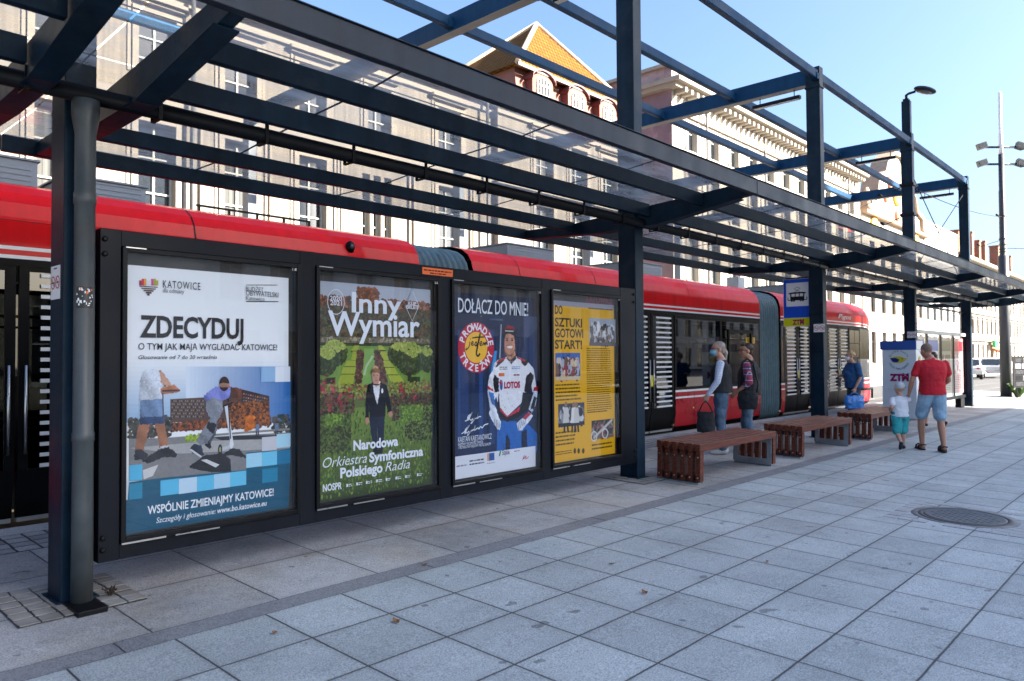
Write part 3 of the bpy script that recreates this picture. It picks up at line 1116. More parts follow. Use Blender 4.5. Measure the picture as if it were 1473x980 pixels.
for xa, xb, ya, yb, za, zb in gl_bays:
    m = MB()
    n = max(2, round((xb - xa) / 1.45))
    st = (xb - xa) / n
    for i in range(n):
        m.poly([(xa + st * i + 0.006, ya, za), (xa + st * (i + 1) - 0.006, ya, za), (xa + st * (i + 1) - 0.006, yb, zb), (xa + st * i + 0.006, yb, zb)], 0)
        if i:
            xj = xa + st * i
            m.prism([(xj - 0.007, ya, za - 0.003), (xj + 0.007, ya, za - 0.003), (xj + 0.007, ya, za + 0.004), (xj - 0.007, ya, za + 0.004)], (0, yb - ya, zb - za), 1)
    m.build('roof_pane', [GLR, SEAL], sh)
for i, x in enumerate(GRID + [X_END]):
    for dx in ((-0.27, 0.27) if i == 1 else (0,)):
        m = MB()
        xx = x + dx
        a, b = (xx - 0.042, xx + 0.042)
        ydeep = [(3.481, 3.24), (3.481, 3.375), (4.72, 3.295), (5.83, 3.228), (6.639, 3.235), (6.639, 3.135), (5.4, 3.075), (4.6, 3.075)]
        m.prism([(a, y, z) for y, z in ydeep], (b - a, 0, 0))
        m.prism([(a - 0.03, 3.6, 3.206), (b + 0.03, 3.6, 3.206), (b + 0.03, 3.6, 3.218), (a - 0.03, 3.6, 3.218)], (0, 1.0, -0.145))
        m.prism([(a - 0.03, 5.4, 3.061), (b + 0.03, 5.4, 3.061), (b + 0.03, 5.4, 3.073), (a - 0.03, 5.4, 3.073)], (0, 1.1, 0.052))
        m.box(a - 0.03, b + 0.03, 4.601, 5.399, 3.060, 3.072)
        for yy, zq in ((3.98, 3.22), (4.11, 3.21), (4.66, 3.18), (4.79, 3.17), (5.76, 3.13), (5.9, 3.13)):
            for zz in (zq, zq + 0.07):
                m.lathe([(0.012, 0), (0.012, 0.012)], (a - 0.001, yy, zz), axis='x', seg=8)
        m.build('cross_beam', STEEL, sh, bevel=0.004)
# gutter pipe under the third beam with its brackets, and the down pipes
m = MB()
gy, gzz = 4.81, 3.10
m.tube([(GRID[0], gy, gzz), (X_END - 0.4, gy, gzz)], 0.052, seg=14)
m.build('gutter_pipe', BLACK, sh)
m = MB()
m.box(-0.013, 0.013, gy - 0.064, gy + 0.064, gzz - 0.064, gzz - 0.054)
m.box(-0.013, 0.013, gy - 0.064, gy - 0.055, gzz - 0.054, 3.17)
m.box(-0.013, 0.013, gy + 0.055, gy + 0.064, gzz - 0.054, 3.17)
br0 = m.build('pipe_bracket', BLACK, sh, org=(0, 0, 0))
x = GRID[0] + 0.4
n_ = 0
while x < X_END - 0.6:
    o = br0 if n_ == 0 else bpy.data.objects.new('pipe_bracket', br0.data)
    if n_:
        COL.objects.link(o)
        o.parent = sh
    q_ = ORG[sh.name]
    o.location = (x - q_[0], -q_[1], -q_[2])
    n_ += 1
    x += 0.72
DOWN = pm('weathered_pipe_paint', (0.055, 0.065, 0.068), rough=0.45, var=0.3, scale=4, streak=0.35, dirt=(0.09, 0.06, 0.04), dirt_amt=0.35, dirt_scale=3)
m = MB()
px, py = 1.497, 4.80
m.lathe([(0.075, 3.06), (0.075, 2.97), (0.056, 2.86), (0.056, 2.52), (0.060, 2.515), (0.060, 2.45), (0.055, 2.445), (0.055, 1.12), (0.059, 1.115), (0.059, 1.07), (0.055, 1.065), (0.056, 0.72), (0.058, gz(py))], (px, py, 0), seg=20)
m.build('down_pipe', DOWN, sh)
m = MB()
m.box(1.41, 1.565, 4.58, 4.845, gz(4.58) - 0.01, gz(4.85) + 0.022)
m.build('pipe_foot', BLACK, sh, bevel=0.004)
for i in (3, 4):
    m = MB()
    xx = POSTX[i] + PW + 0.05
    m.tube([(xx, 5.0, gz(5)), (xx, 5.0, 3.0)], 0.04, seg=10)
    m.build('down_pipe', GALV, sh)
# open frame above
UZ0, UZ1 = 6.34, 6.61
UY_END = 14.3
for i, x in enumerate(GRID):
    m = MB()
    m.box(x - 0.075, x + 0.075, YBK + 0.004 if i else YF, UY_END, UZ0, UZ1)
    m.box(x - 0.08, x + 0.08, (YBK + 0.01) if i else YF, UY_END, UZ0 - 0.014, UZ0 - 0.003, 1)  # pale strip: light bounced onto the underside is put into its colour
    m.build('frame_cross_beam', [STEEL_SKYLIT, pm('bounce_lit_underside', (0.22, 0.21, 0.19), rough=0.5, var=0.1)], sh, bevel=0.005)
for b in range(len(GRID) - 1):
    for y in (4.94, 6.5, 8.04, 9.6, 11.2):
        m = MB()
        xa, xb = GRID[b] + 0.078, GRID[b + 1] - 0.078
        if y < 5 and b >= 0:
            xa, xb = GRID[b] + PW / 2 + 0.002, GRID[b + 1] - PW / 2 - 0.002
        m.box(xa, xb, y - 0.045, y + 0.045, UZ0 + 0.055, UZ1 - 0.075)
        m.box(xa + 0.01, xb - 0.01, y - 0.04, y + 0.04, UZ0 + 0.042, UZ0 + 0.052, 1)
        for xe in (xa, xb - 0.09):
            m.box(xe, xe + 0.09, y - 0.06, y + 0.06, UZ0 + 0.035, UZ0 + 0.14)
        m.build('frame_long_beam', [STEEL_SKYLIT, STEEL_SKYLIT], sh, bevel=0.004)
for x in GRID[1:]:      # far posts carrying the frame on the opposite platform
    m = MB()
    m.box(x - 0.085, x + 0.085, UY_END - 0.25, UY_END + 0.0, 0.06, UZ0 - 0.016)
    m.build('far_post', pm('sunlit_far_paint', (0.12, 0.15, 0.19), rough=0.45, var=0.2, streak=0.3), sh)  # frame paint made paler, with the sunlight on these posts in its colour
m = MB()      # crossed tie rods in the last bay
for (xa, za), (xb, zb) in (((POSTX[3] + PW, 5.9), (POSTX[4], 3.4)), ((POSTX[3] + PW, 3.4), (POSTX[4], 6.1))):
    m.tube([(xa, 5.0, za), (xb, 5.0, zb)], 0.012, seg=6)
m.build('tie_rod', BLACK, sh)
m = MB()
for zz in (5.48, 4.79):
    m.box(POSTX[3] - 0.03, POSTX[3] + PW + 0.03, YF - 0.03, YBK + 0.03, zz - 0.03, zz + 0.03)
    m.lathe([(0.035, 0), (0.035, 0.12)], (POSTX[3] + PW + 0.02, YF - 0.0, zz), axis='x', seg=8)
m.build('wire_collar', BLACK, sh)

# tube lamps hanging under the open frame
lab_tl = {1: 'slim black tube lamp under the open frame nearest the camera', 2: 'slim black tube lamp under the frame beside the post with the blue sign',
          3: 'slim black tube lamp under the frame beside the post with the street lamp', 4: 'slim black tube lamp hung under the open frame at the last post'}
for i in (1, 2, 3, 4):
    x = XC[i]
    t = thing('tube_lamp', lab_tl[i], 'lamp', (x, 5.65, 6.32), group='tube lamps under the open frame')
    m = MB()
    m.box(x - 0.045, x + 0.045, 5.25, 6.13, 6.15, 6.21)
    m.box(x - 0.035, x + 0.035, 5.27, 6.11, 6.138, 6.149, 1)
    m.build('lamp_housing', [BLACK, pm('frosted_tube_cover', (0.55, 0.55, 0.5), rough=0.4)], t, bevel=0.004)
    m = MB()
    for yy in (5.36, 6.0):
        m.tube([(x, yy, 6.205), (x, yy, 6.33)], 0.009, seg=6)
    m.build('hanger', BLACK, t)

# street lamp on the fourth post
x = XC[3]
sl = thing('street_lamp', 'grey oval street lamp head on top of the fourth shelter post', 'street lamp', (x, 5.0, 7.42))
m = MB()
m.box(x - 0.06, x + 0.06, 4.94, 5.06, 7.42, 7.47)
m.tube([(x, 5.0, 7.45), (x, 5.0, 7.56), (x + 0.04, 4.96, 7.6), (x + 0.12, 4.84, 7.64)], 0.03, seg=8)
m.build('arm', BLACK, sl)
m = MB()
M3 = Matrix.Rotation(R(-32), 3, 'Z') @ Matrix.Rotation(R(8), 3, 'Y')
m.ellip((x + 0.30, 4.68, 7.68), (0.29, 0.15, 0.065), seg=20, rot=M3)
m.build('lamp_head', pm('lamp_grey', (0.02, 0.027, 0.036), rough=0.55, spec=0.2), sl)
m = MB()
m.ellip((x + 0.30, 4.68, 7.64), (0.18, 0.10, 0.04), seg=18, rot=M3)
m.build('lens', pm('lamp_lens', (0.12, 0.12, 0.12), rough=0.3), sl)


# ------------------------------------------------------------------ printed sheets
def print_mat(name, rough=0.45):
    m = bpy.data.materials.new(name)
    m.use_nodes = True
    nt = m.node_tree
    N, L = nt.nodes, nt.links
    b = N["Principled BSDF"]
    at = N.new('ShaderNodeVertexColor')
    at.layer_name = 'ink'
    tc = N.new('ShaderNodeTexCoord')
    sum_ = None
    for sc_, wgt in ((14, 0.5), (55, 0.7), (170, 0.5)):
        n = N.new('ShaderNodeTexNoise')
        n.inputs['Scale'].default_value = sc_
        n.inputs['Detail'].default_value = 3
        n.inputs['Roughness'].default_value = 0.7
        L.new(tc.outputs['Object'], n.inputs['Vector'])
        ma = N.new('ShaderNodeMath')
        ma.operation = 'MULTIPLY_ADD'
        L.new(n.outputs['Fac'], ma.inputs[0])
        ma.inputs[1].default_value = wgt * 3.2
        if sum_ is None:
            ma.inputs[2].default_value = -1.7 * 3.2 / 2
        else:
            L.new(sum_, ma.inputs[2])
        sum_ = ma.outputs[0]
    k = N.new('ShaderNodeMath')
    k.operation = 'MULTIPLY_ADD'
    L.new(sum_, k.inputs[0])
    L.new(at.outputs['Alpha'], k.inputs[1])
    k.inputs[2].default_value = 1.0
    k2 = N.new('ShaderNodeMath')
    k2.operation = 'MAXIMUM'
    L.new(k.outputs[0], k2.inputs[0])
    k2.inputs[1].default_value = 0.12
    k3 = N.new('ShaderNodeMath')
    k3.operation = 'MULTIPLY'
    L.new(k2.outputs[0], k3.inputs[0])
    k3.inputs[1].default_value = 0.84
    s = N.new('ShaderNodeVectorMath')
    s.operation = 'SCALE'
    L.new(at.outputs['Color'], s.inputs[0])
    L.new(k3.outputs[0], s.inputs['Scale'])
    L.new(s.outputs[0], b.inputs['Base Color'])
    b.inputs['Roughness'].default_value = rough
    b.inputs['Specular IOR Level'].default_value = 0.15
    return m


INK = print_mat('printed_ink')


def lin(c):
    return tuple((q / 12.92 if q <= 0.04045 else ((q + 0.055) / 1.055) ** 2.4) for q in c)


def hx(h):
    return lin(tuple(int(h[i:i + 2], 16) / 255 for i in (0, 2, 4)))


class Print:
    """flat artwork in (u right, v up) metres on a sheet facing -y at local y = 0; every shape lies a hair in front of the one before"""

    def __init__(self, step=0.000012):
        self.mb = MB()
        self.c = []
        self.d = 0.0
        self.step = step
        self.clip = None

    def _add(self, n, col, grain):
        self.c += [(*col, grain)] * n

    def T(self, u, v):
        return (u, -self.d, v)

    def nxt(self):
        self.d += self.step

    def poly(self, pts, col, grain=0.0):
        self.nxt()
        self.mb.poly([self.T(*p) for p in pts])
        self._add(1, col, grain)

    def rect(self, u0, v0, u1, v1, col, grain=0.0):
        self.poly([(u0, v0), (u1, v0), (u1, v1), (u0, v1)], col, grain)

    def grad(self, u0, v0, u1, v1, c0, c1, n=12, grain=0.0):
        self.nxt()
        for i in range(n):
            a, b = v0 + (v1 - v0) * i / n, v0 + (v1 - v0) * (i + 1) / n
            t = (i + 0.5) / n
            self.mb.poly([self.T(*p) for p in ((u0, a), (u1, a), (u1, b), (u0, b))])
            self._add(1, tuple(c0[k] * (1 - t) + c1[k] * t for k in range(3)), grain)

    def ell(self, u, v, ru, rv, col, grain=0.0, n=36, wob=0.0, seed=0):
        rnd = random.Random(seed)
        pts = []
        for i in range(n):
            q = 1 + (rnd.random() - 0.5) * 2 * wob
            pts.append((u + ru * q * math.cos(2 * math.pi * i / n), v + rv * q * math.sin(2 * math.pi * i / n)))
        self.poly(pts, col, grain)

    def line(self, pts, w, col, grain=0.0, taper=False):
        self.nxt()
        n = len(pts)
        Ls, Rs = [], []
        for i, p in enumerate(pts):
            a, b = pts[max(0, i - 1)], pts[min(n - 1, i + 1)]
            t = Vector((b[0] - a[0], b[1] - a[1]))
            t = t.normalized() if t.length > 0 else Vector((1, 0))
            ww = w * (0.5 if not taper else 0.5 * (1 - 0.75 * abs(2 * i / max(1, n - 1) - 1)))
            Ls.append((p[0] - t.y * ww, p[1] + t.x * ww))
            Rs.append((p[0] + t.y * ww, p[1] - t.x * ww))
        for i in range(n - 1):
            self.mb.poly([self.T(*q) for q in (Ls[i], Rs[i], Rs[i + 1], Ls[i + 1])])
            self._add(1, col, grain)

    def fig(self, pts, col, grain=0.1, n=None, size=None, light=(0.8, 0.45), amp=0.42):
        """a printed photo of something rounded: mottled tone running across the shape"""
        self.poly(pts, col, grain)
        us, vs_ = [p[0] for p in pts], [p[1] for p in pts]
        u0, u1, v0, v1 = min(us), max(us), min(vs_), max(vs_)
        area = max(1e-6, (u1 - u0) * (v1 - v0))
        size = size or 0.0055
        n = n or int(min(420, max(30, area / (size * size) * 0.9)))
        rnd = random.Random(int(u0 * 9999) + int(v0 * 777))
        base = self.d

        def inside(u, v):
            c, j = False, len(pts) - 1
            for i in range(len(pts)):
                a, b = pts[i], pts[j]
                if (a[1] > v) != (b[1] > v) and u < (b[0] - a[0]) * (v - a[1]) / (b[1] - a[1]) + a[0]:
                    c = not c
                j = i
            return c
        fx, fy = 40 + 30 * rnd.random(), 25 + 20 * rnd.random()
        for i in range(n):
            u, v = u0 + (u1 - u0) * rnd.random(), v0 + (v1 - v0) * rnd.random()
            if not inside(u, v):
                continue
            tu, tv = (u - u0) / (u1 - u0 + 1e-6), (v - v0) / (v1 - v0 + 1e-6)
            t = light[0] * (tu - 0.5) + light[1] * (tv - 0.5) + 0.35 * math.sin(fx * u + fy * v) + 0.3 * (rnd.random() - 0.5)
            f = max(0.35, 1 + amp * t * 1.3)
            self.d = base + self.step * (1 + 4 * i / n)
            s = size * (0.6 + 0.8 * rnd.random())
            a = rnd.random() * 3.14
            self.mb.poly([self.T(u + s * math.cos(a + 1.047 * q), v + 1.3 * s * math.sin(a + 1.047 * q)) for q in range(6)])
            self._add(1, tuple(min(1.0, q * f) for q in col), grain)
        self.d = base + self.step * 6

    def ring(self, u, v, ru, rv, w, col, n=40):
        self.line([(u + ru * math.cos(2 * math.pi * i / n), v + rv * math.sin(2 * math.pi * i / n)) for i in range(n + 1)], w, col)

    def dabs(self, u0, v0, u1, v1, n, size, cols, seed=1, aspect=1.0, grain=0.2, dens=None, inside=None):
        rnd = random.Random(seed)
        base = self.d
        for i in range(n):
            u, v = u0 + (u1 - u0) * rnd.random(), v0 + (v1 - v0) * rnd.random()
            if inside and not inside(u, v):
                continue
            s = size * (0.5 + rnd.random())
            a = rnd.random() * math.pi
            self.d = base + self.step * (1 + 8 * (i / n))
            k = 6
            self.mb.poly([self.T(u + s * math.cos(a + 2 * math.pi * q / k) * (0.7 + 0.5 * rnd.random()), v + s * aspect * math.sin(a + 2 * math.pi * q / k) * (0.7 + 0.5 * rnd.random())) for q in range(k)])
            c = rnd.choice(cols)
            f = 0.8 + 0.4 * rnd.random()
            self._add(1, tuple(q * f for q in c), grain)
        self.d = base + self.step * 10

    def text(self, s, p0, p1, col, bold=0.0, shear=0.0, spacing=1.0):
        """p0 = left end of the baseline, p1 = right end of the cap line"""
        self.nxt()
        n0 = len(self.mb.f)
        add_text(self.mb, s, self.T, p0[0], p1[0], p0[1], p1[1] - p0[1], 0, bold, shear, spacing)
        self._add(len(self.mb.f) - n0, col, 0.0)

    def arc_text(self, s, u, v, r, cap, a0, a1, col, bold=0.02, inward=False, asp=1.0, sx=0.8):
        """letters set round a circle from angle a0 to a1 (degrees)"""
        self.nxt()
        n = len(s)
        for i, ch in enumerate(s):
            if ch == ' ':
                continue
            a = R(a0 + (a1 - a0) * (i / max(1, n - 1)))
            vs_, fs, bb = text_geo(ch, bold)
            k = cap / cap_height()
            m = len(self.mb.v)
            cx = (bb[0] + bb[2]) / 2
            rot = a - math.pi / 2 if not inward else a + math.pi / 2
            for x, y in vs_:
                lx, ly = (x - cx) * k * sx, y * k - cap / 2
                X = r * math.cos(a) + lx * math.cos(rot) - ly * math.sin(rot)
                Y = r * math.sin(a) + lx * math.sin(rot) + ly * math.cos(rot)
                self.mb.v.append(self.T(u + X, v + Y * asp))
            for f in fs:
                self.mb.f.append(tuple(m + q for q in f))
                self.mb.m.append(0)
                self.mb.s.append(False)
            self._add(len(fs), col, 0.0)

    def greek(self, u0, v0, u1, v1, rows, col, seed=0, ragged=0.25):
        """lines of print too small to read"""
        rnd = random.Random(seed)
        self.nxt()
        dv = (v1 - v0) / rows
        for r in range(rows):
            u = u0
            end = u1 - (u1 - u0) * ragged * rnd.random()
            vv = v1 - dv * (r + 0.8)
            while u < end:
                wl = (0.012 + 0.035 * rnd.random())
                e = min(u + wl, end)
                self.mb.poly([self.T(*p) for p in ((u, vv), (e, vv), (e, vv + dv * 0.42), (u, vv + dv * 0.42))])
                self._add(1, col, 0.5)
                u = e + 0.007

    def build(self, name, parent, mat=None):
        o = self.mb.build(name, mat or INK, parent)
        me = o.data
        ca = me.color_attributes.new('ink', 'FLOAT_COLOR', 'CORNER')
        buf = []
        for p, c in zip(me.polygons, self.c):
            buf += list(c) * p.loop_total
        ca.data.foreach_set('color', buf)
        return o

# sheet layouts measured from rectified crops of each printed sheet: (x, y) of the crop -> (u, v) in metres on the sheet
LAYOUT = {'a': [0.00107975, 7.35322e-06, -0.0090857, -0.000187851, -0.00113624, 1.06407, -0.000170126, 4.88803e-06], 'b': [0.000692296, 4.71462e-06, -0.0129982, -0.000120443, -0.000728517, 1.66776, -0.000109079, 3.13403e-06], 'c': [0.0012837, 6.83423e-07, -0.0446162, -0.000183886, -0.00111226, 1.73377, -0.000166536, 4.78488e-06], 'd': [0.00132059, 7.03061e-07, -0.160953, -0.00018917, -0.00114422, 0.954031, -0.000171321, 4.92237e-06], 'e': [0.00127687, -4.92947e-06, 0.00427477, -0.000155451, -0.000940265, 1.7258, -0.000140783, 4.04496e-06], 'g': [0.00166332, -6.4214e-06, -0.163253, -0.000202499, -0.00122484, 0.92699, -0.000183392, 5.26918e-06], 'h': [0.00303732, -2.15857e-05, -0.0155022, -0.000321512, -0.0019447, 1.81772, -0.000291176, 8.366e-06]}


def UV(c, x, y, k=0):
    h = LAYOUT[c]
    w = h[6] * x + h[7] * y + 1.0
    return ((h[0] * x + h[1] * y + h[2]) / w, (h[3] * x + h[4] * y + h[5]) / w)


# ------------------------------------------------------------------ poster display between the first two posts
dc = thing('poster_display', 'dark steel display case with four glazed doors between the two nearest posts', 'display case', (4.3, 4.95, gz(4.95)))
DX0, DX1, DZ0, DZ1 = 1.605, 7.34, 0.325, 2.335
m = MB()
m.box(DX0, DX1, 4.93, 5.04, DZ0, DZ1)
m.build('case_body', PANELP, dc, bevel=0.006)
m = MB()
DOORS = [1.725 + 1.3615 * k for k in range(4)]
DWID, DZB, DZT = 1.235, 0.42, 2.235
xs = [DX0] + [q for d in DOORS for q in (d, d + DWID)] + [DX1]
for i in range(0, len(xs), 2):
    m.box(xs[i], xs[i + 1], 4.872, 4.927, DZ0, DZ1)
for d in DOORS:
    m.box(d, d + DWID, 4.874, 4.927, DZ0 + 0.001, DZB)
    m.box(d, d + DWID, 4.874, 4.927, DZT, DZ1 - 0.001)
m.build('frame', PANELP, dc, bevel=0.004)
m = MB()
for zz in (2.18, 2.27, 0.40, 0.47):
    m.lathe([(0.017, 0), (0.017, 0.008), (0.008, 0.014)], (DX0 + 0.025, 4.871, zz), axis='y', seg=12)
    m.lathe([(0.017, 0), (0.017, 0.008), (0.008, 0.014)], (DX1 - 0.03, 4.871, zz), axis='y', seg=12)
m.build('bolts', BLACK, dc)
for k, d in enumerate(DOORS):
    f = MB()
    tt = 0.032
    f.box(d + 0.003, d + tt, 4.853, 4.905, DZB + 0.003, DZT - 0.003)
    f.box(d + DWID - tt, d + DWID - 0.003, 4.853, 4.905, DZB + 0.003, DZT - 0.003)
    f.box(d + tt, d + DWID - tt, 4.854, 4.905, DZB + 0.003, DZB + tt)
    f.box(d + tt, d + DWID - tt, 4.854, 4.905, DZT - tt, DZT - 0.003)
    do = f.build('door', BLACK, dc, bevel=0.003)
    for xa, xb, za, zb in ((0.006, 0.27, DZB - 0.004, DZB + 0.006), (0.33, 0.62, DZB - 0.004, DZB + 0.004), (0.02, 0.14, DZT - 0.008, DZT - 0.002)):
        e = MB()
        e.box(d + xa, d + xb, 4.849, 4.8525, za, zb)
        e.build('hinge', CHROME, do)
    gp_ = MB()
    gp_.poly([(d + tt - 0.002, 4.868, DZB + tt - 0.002), (d + DWID - tt + 0.002, 4.868, DZB + tt - 0.002), (d + DWID - tt + 0.002, 4.868, DZT - tt + 0.002), (d + tt - 0.002, 4.868, DZT - tt + 0.002)])
    gp_.build('glass', glass('display_glass', (0.96, 0.97, 0.97), refl=1.0, ior=1.58), do)
    t = MB()
    add_text(t, '%d-E' % (k + 1) if k else '1-E', lambda u, v: (u, 4.8515, v), d + DWID - 0.075, d + DWID - 0.04, DZT - 0.055, 0.018)
    t.build('door_number', WHITE, do)
B0 = MB()
for d in DOORS:
    B0.box(d + 0.033, d + DWID - 0.033, 4.922, 4.9285, DZB + 0.033, DZT - 0.033)
B0.build('backing', pm('black_backing', (0.01, 0.01, 0.012), rough=0.6), dc)

PW_, PH_ = 1.115, 1.665


def poster(k, label, bg):
    t = thing('poster', label, 'poster', (1.775 + 1.3615 * k, 4.915, 0.465), group=None, local=True)
    m = MB()
    m.box(0, PW_, 0, 0.002, 0, PH_)
    o = Print()
    o.rect(0, 0, PW_, PH_, bg)
    return t, o, m


W_ = hx('e8ecf2')
DK = hx('232026')
# ---- poster: city budget vote
t, a, back = poster(0, 'white and teal poster reading ZDECYDUJ above a photo of scooter riders', hx('eef1f6'))
back.build('paper', WHITE, t)
TEAL = hx('0c5672')
# photograph: sky, block of flats, trees, square
a.grad(0.0, 0.6880, PW_, 1.0869, hx('8fb2d6'), hx('eef1f6'), 14, 0.03)
for i_ in range(26):
    x0_, x1_ = 330 + 21.8 * i_, 330 + 21.8 * (i_ + 1) + 0.5
    q = (i_ / 25) ** 0.8
    cc = [hx('d5e2f2')[j] * (1 - q) + hx('2f6fb5')[j] * q for j in range(3)]
    a.poly([UV('a', x0_, 335, 0), UV('a', x1_, 335, 0), UV('a', x1_, 28, 0), UV('a', x0_, 28, 0)], cc, 0.05)
a.poly([(0.2686, 0.6699), (0.2679, 0.8184), (0.4922, 0.8210), (0.7120, 0.8817), (0.7388, 0.8706), (0.9640, 0.8107), (0.9673, 0.6175)], hx('5a4741'), 0.18)
a.poly([(0.7388, 0.8706), (0.9640, 0.8107), (0.9673, 0.6175), (0.7666, 0.6372)], hx('43353a'), 0.2)
for r in range(6):
    for c in range(17):
        x, y = 252 + 10.5 * c, 210 + 17 * r
        p, q = ((x, y), (x + 6, y + 9))
        a.rect(*UV('a', p[0], q[1], 0), *UV('a', q[0], p[1], 0), hx('8c7f78') if (r * 7 + c) % 3 else hx('2c2a30'), 0.1)
for r in range(5):
    for c in range(11):
        x, y = 640 + 12.5 * c, 172 + 18 * r + 2.6 * c
        if y < 300:
            a.rect(*UV('a', x, y + 9, 0), *UV('a', x + 7, y, 0), hx('7b6b70') if (r + c) % 3 else hx('c08a5a'), 0.1)
a.dabs(*(0.2748, 0.6102), *(0.9758, 0.6629), 1200, 0.009, [hx('6b3f2a'), hx('8a4a2c'), hx('3d2a22'), hx('a3592f'), hx('53382c')], 3)
a.dabs(*(0.6600, 0.5940), *(0.9612, 0.7753), 900, 0.008, [hx('6b3f2a'), hx('8f5530'), hx('4a2f25'), hx('a9622f')], 4, inside=None)
a.dabs(*(0.7872, 0.5847), *(0.8488, 0.6706), 60, 0.014, [hx('d0722a'), hx('b8621f')], 5)
a.dabs(*(0.0156, 0.5839), *(0.2743, 0.7052), 300, 0.012, [hx('3b3a35'), hx('55524a'), hx('2a2c2c')], 6)
a.dabs(*(0.9905, 0.5502), *(1.1254, 0.6673), 120, 0.012, [hx('3c4a3a'), hx('57524a'), hx('2e3430')], 7)
a.rect(*(0.0157, 0.5725), *(1.1255, 0.5574), hx('8b8985'), 0.14)
a.poly([(0.0173, 0.3218), (0.0156, 0.5839), (0.5565, 0.5545), (1.1256, 0.5400), (1.1260, 0.2523)], hx('7e7e80'), 0.22)
a.poly([(0.0160, 0.5269), (0.5566, 0.5273), (1.1256, 0.4931), (1.1258, 0.4262), (0.3348, 0.4621)], hx('a7a6a6'), 0.16)
a.poly([(0.5566, 0.5495), (0.7399, 0.5475), (1.0340, 0.5271), (1.0123, 0.5050), (0.6080, 0.5255)], hx('2c2d33'), 0.1)
a.dabs(*(0.3704, 0.5404), *(0.4683, 0.5737), 60, 0.01, [hx('8fae2e'), hx('6d8f22'), hx('b3c23a')], 8)
# shadows on the ground
a.fig([(0.3894, 0.3724), (0.4939, 0.4345), (0.6084, 0.4358), (0.6739, 0.3918), (0.6808, 0.3031), (0.5575, 0.3171), (0.4569, 0.3408)], hx('26262b'), 0.1)
a.poly([(0.4690, 0.4065), (0.5065, 0.4088), (0.5958, 0.3624), (0.5701, 0.3466)], hx('cfd0d2'), 0.1)
a.fig([(0.5892, 0.4066), (0.6868, 0.4660), (0.7402, 0.4485), (0.7878, 0.3930), (0.6606, 0.4245)], hx('2b2b30'), 0.1)
a.fig([(0.0932, 0.4392), (0.1943, 0.4990), (0.2639, 0.4689), (0.1380, 0.4229)], hx('2b2b30'), 0.1)
a.poly([(0.1051, 0.3226), (0.0991, 0.3809), (0.1607, 0.3973), (0.1948, 0.4053), (0.1611, 0.3391)], hx('c9c9c9'), 0.1)
# standing rider on the left
a.fig([(0.0752, 0.6711), (0.1388, 0.6668), (0.1039, 0.5189), (0.0986, 0.4790), (0.0545, 0.4661), (0.0593, 0.5688)], hx('96644a'), 0.12)
a.fig([(0.1728, 0.6704), (0.2302, 0.6666), (0.2495, 0.5293), (0.2497, 0.5057), (0.2057, 0.5038), (0.1939, 0.5693)], hx('9a684c'), 0.12)
a.fig([(0.2056, 0.5190), (0.2519, 0.5196), (0.2579, 0.4955), (0.2058, 0.4932)], hx('c6cbd6'), 0.05)
a.fig([(0.2000, 0.5008), (0.2543, 0.5100), (0.3086, 0.4646), (0.3051, 0.4458), (0.2037, 0.4559)], hx('24262c'), 0.1)
a.fig([(0.0542, 0.5119), (0.0906, 0.5109), (0.1287, 0.4726), (0.1154, 0.4484), (0.0491, 0.4552)], hx('2b2d34'), 0.1)
a.fig([(0.0820, 0.8322), (0.2097, 0.8315), (0.2302, 0.6666), (0.0807, 0.6730)], hx('6f86a8'), 0.15)
a.fig([(0.0827, 0.7110), (0.2300, 0.7079), (0.2302, 0.6654), (0.0807, 0.6730)], hx('35466a'), 0.1)
a.fig([(0.0798, 0.8208), (0.0845, 0.9593), (0.1065, 1.0076), (0.1685, 1.0160), (0.2031, 0.9802), (0.2131, 0.8267)], hx('c8cedb'), 0.12)
a.fig([(0.1972, 1.0097), (0.2320, 0.9678), (0.2875, 0.8831), (0.2617, 0.8662), (0.2091, 0.9329)], hx('c59a86'), 0.06)
a.fig([(0.2036, 0.8859), (0.2850, 0.9095), (0.3327, 0.8720), (0.2876, 0.8617), (0.2153, 0.8502)], hx('b5765a'), 0.1)
a.line([(0.2152, 0.8738), (0.3279, 0.8734)], 0.012, hx('4a3d3a'))
a.line([(0.2187, 0.8618), (0.2244, 0.6728)], 0.008, hx('50565f'))
# pushing rider in the middle with his scooter
a.line([(0.6397, 0.7647), (0.6868, 0.4849)], 0.022, hx('d3d9e2'))
a.line([(0.6137, 0.7535), (0.7418, 0.7941)], 0.012, hx('1d1d22'))
a.line([(0.6525, 0.8332), (0.6734, 0.5301)], 0.008, hx('1d1d22'))
a.line([(0.6083, 0.4632), (0.6934, 0.4843)], 0.022, hx('b9bfca'))
a.ell(*(0.6005, 0.4639), 0.015, 0.036, hx('24252b'))
a.ell(*(0.6005, 0.4639), 0.007, 0.018, hx('9a9a62'))
a.ell(*(0.6801, 0.4918), 0.013, 0.03, hx('d8dbe0'))
a.fig([(0.5370, 0.6523), (0.5818, 0.6494), (0.5693, 0.5696), (0.5338, 0.5169), (0.5060, 0.5315)], hx('4b4f5c'), 0.1)
a.fig([(0.4872, 0.5208), (0.5186, 0.5329), (0.5415, 0.4853), (0.5251, 0.4745)], hx('1d1e24'), 0.1)
a.fig([(0.5048, 0.8020), (0.5554, 0.8246), (0.6135, 0.7910), (0.6177, 0.7220), (0.5690, 0.6440), (0.5755, 0.6001), (0.5061, 0.5131), (0.4624, 0.5047), (0.4375, 0.5372), (0.4806, 0.6070), (0.5331, 0.6773), (0.5001, 0.7408)], hx('7d828d'), 0.15)
a.fig([(0.5155, 0.6537), (0.5715, 0.6376), (0.5539, 0.5794), (0.5056, 0.6175)], hx('26262c'), 0.1)
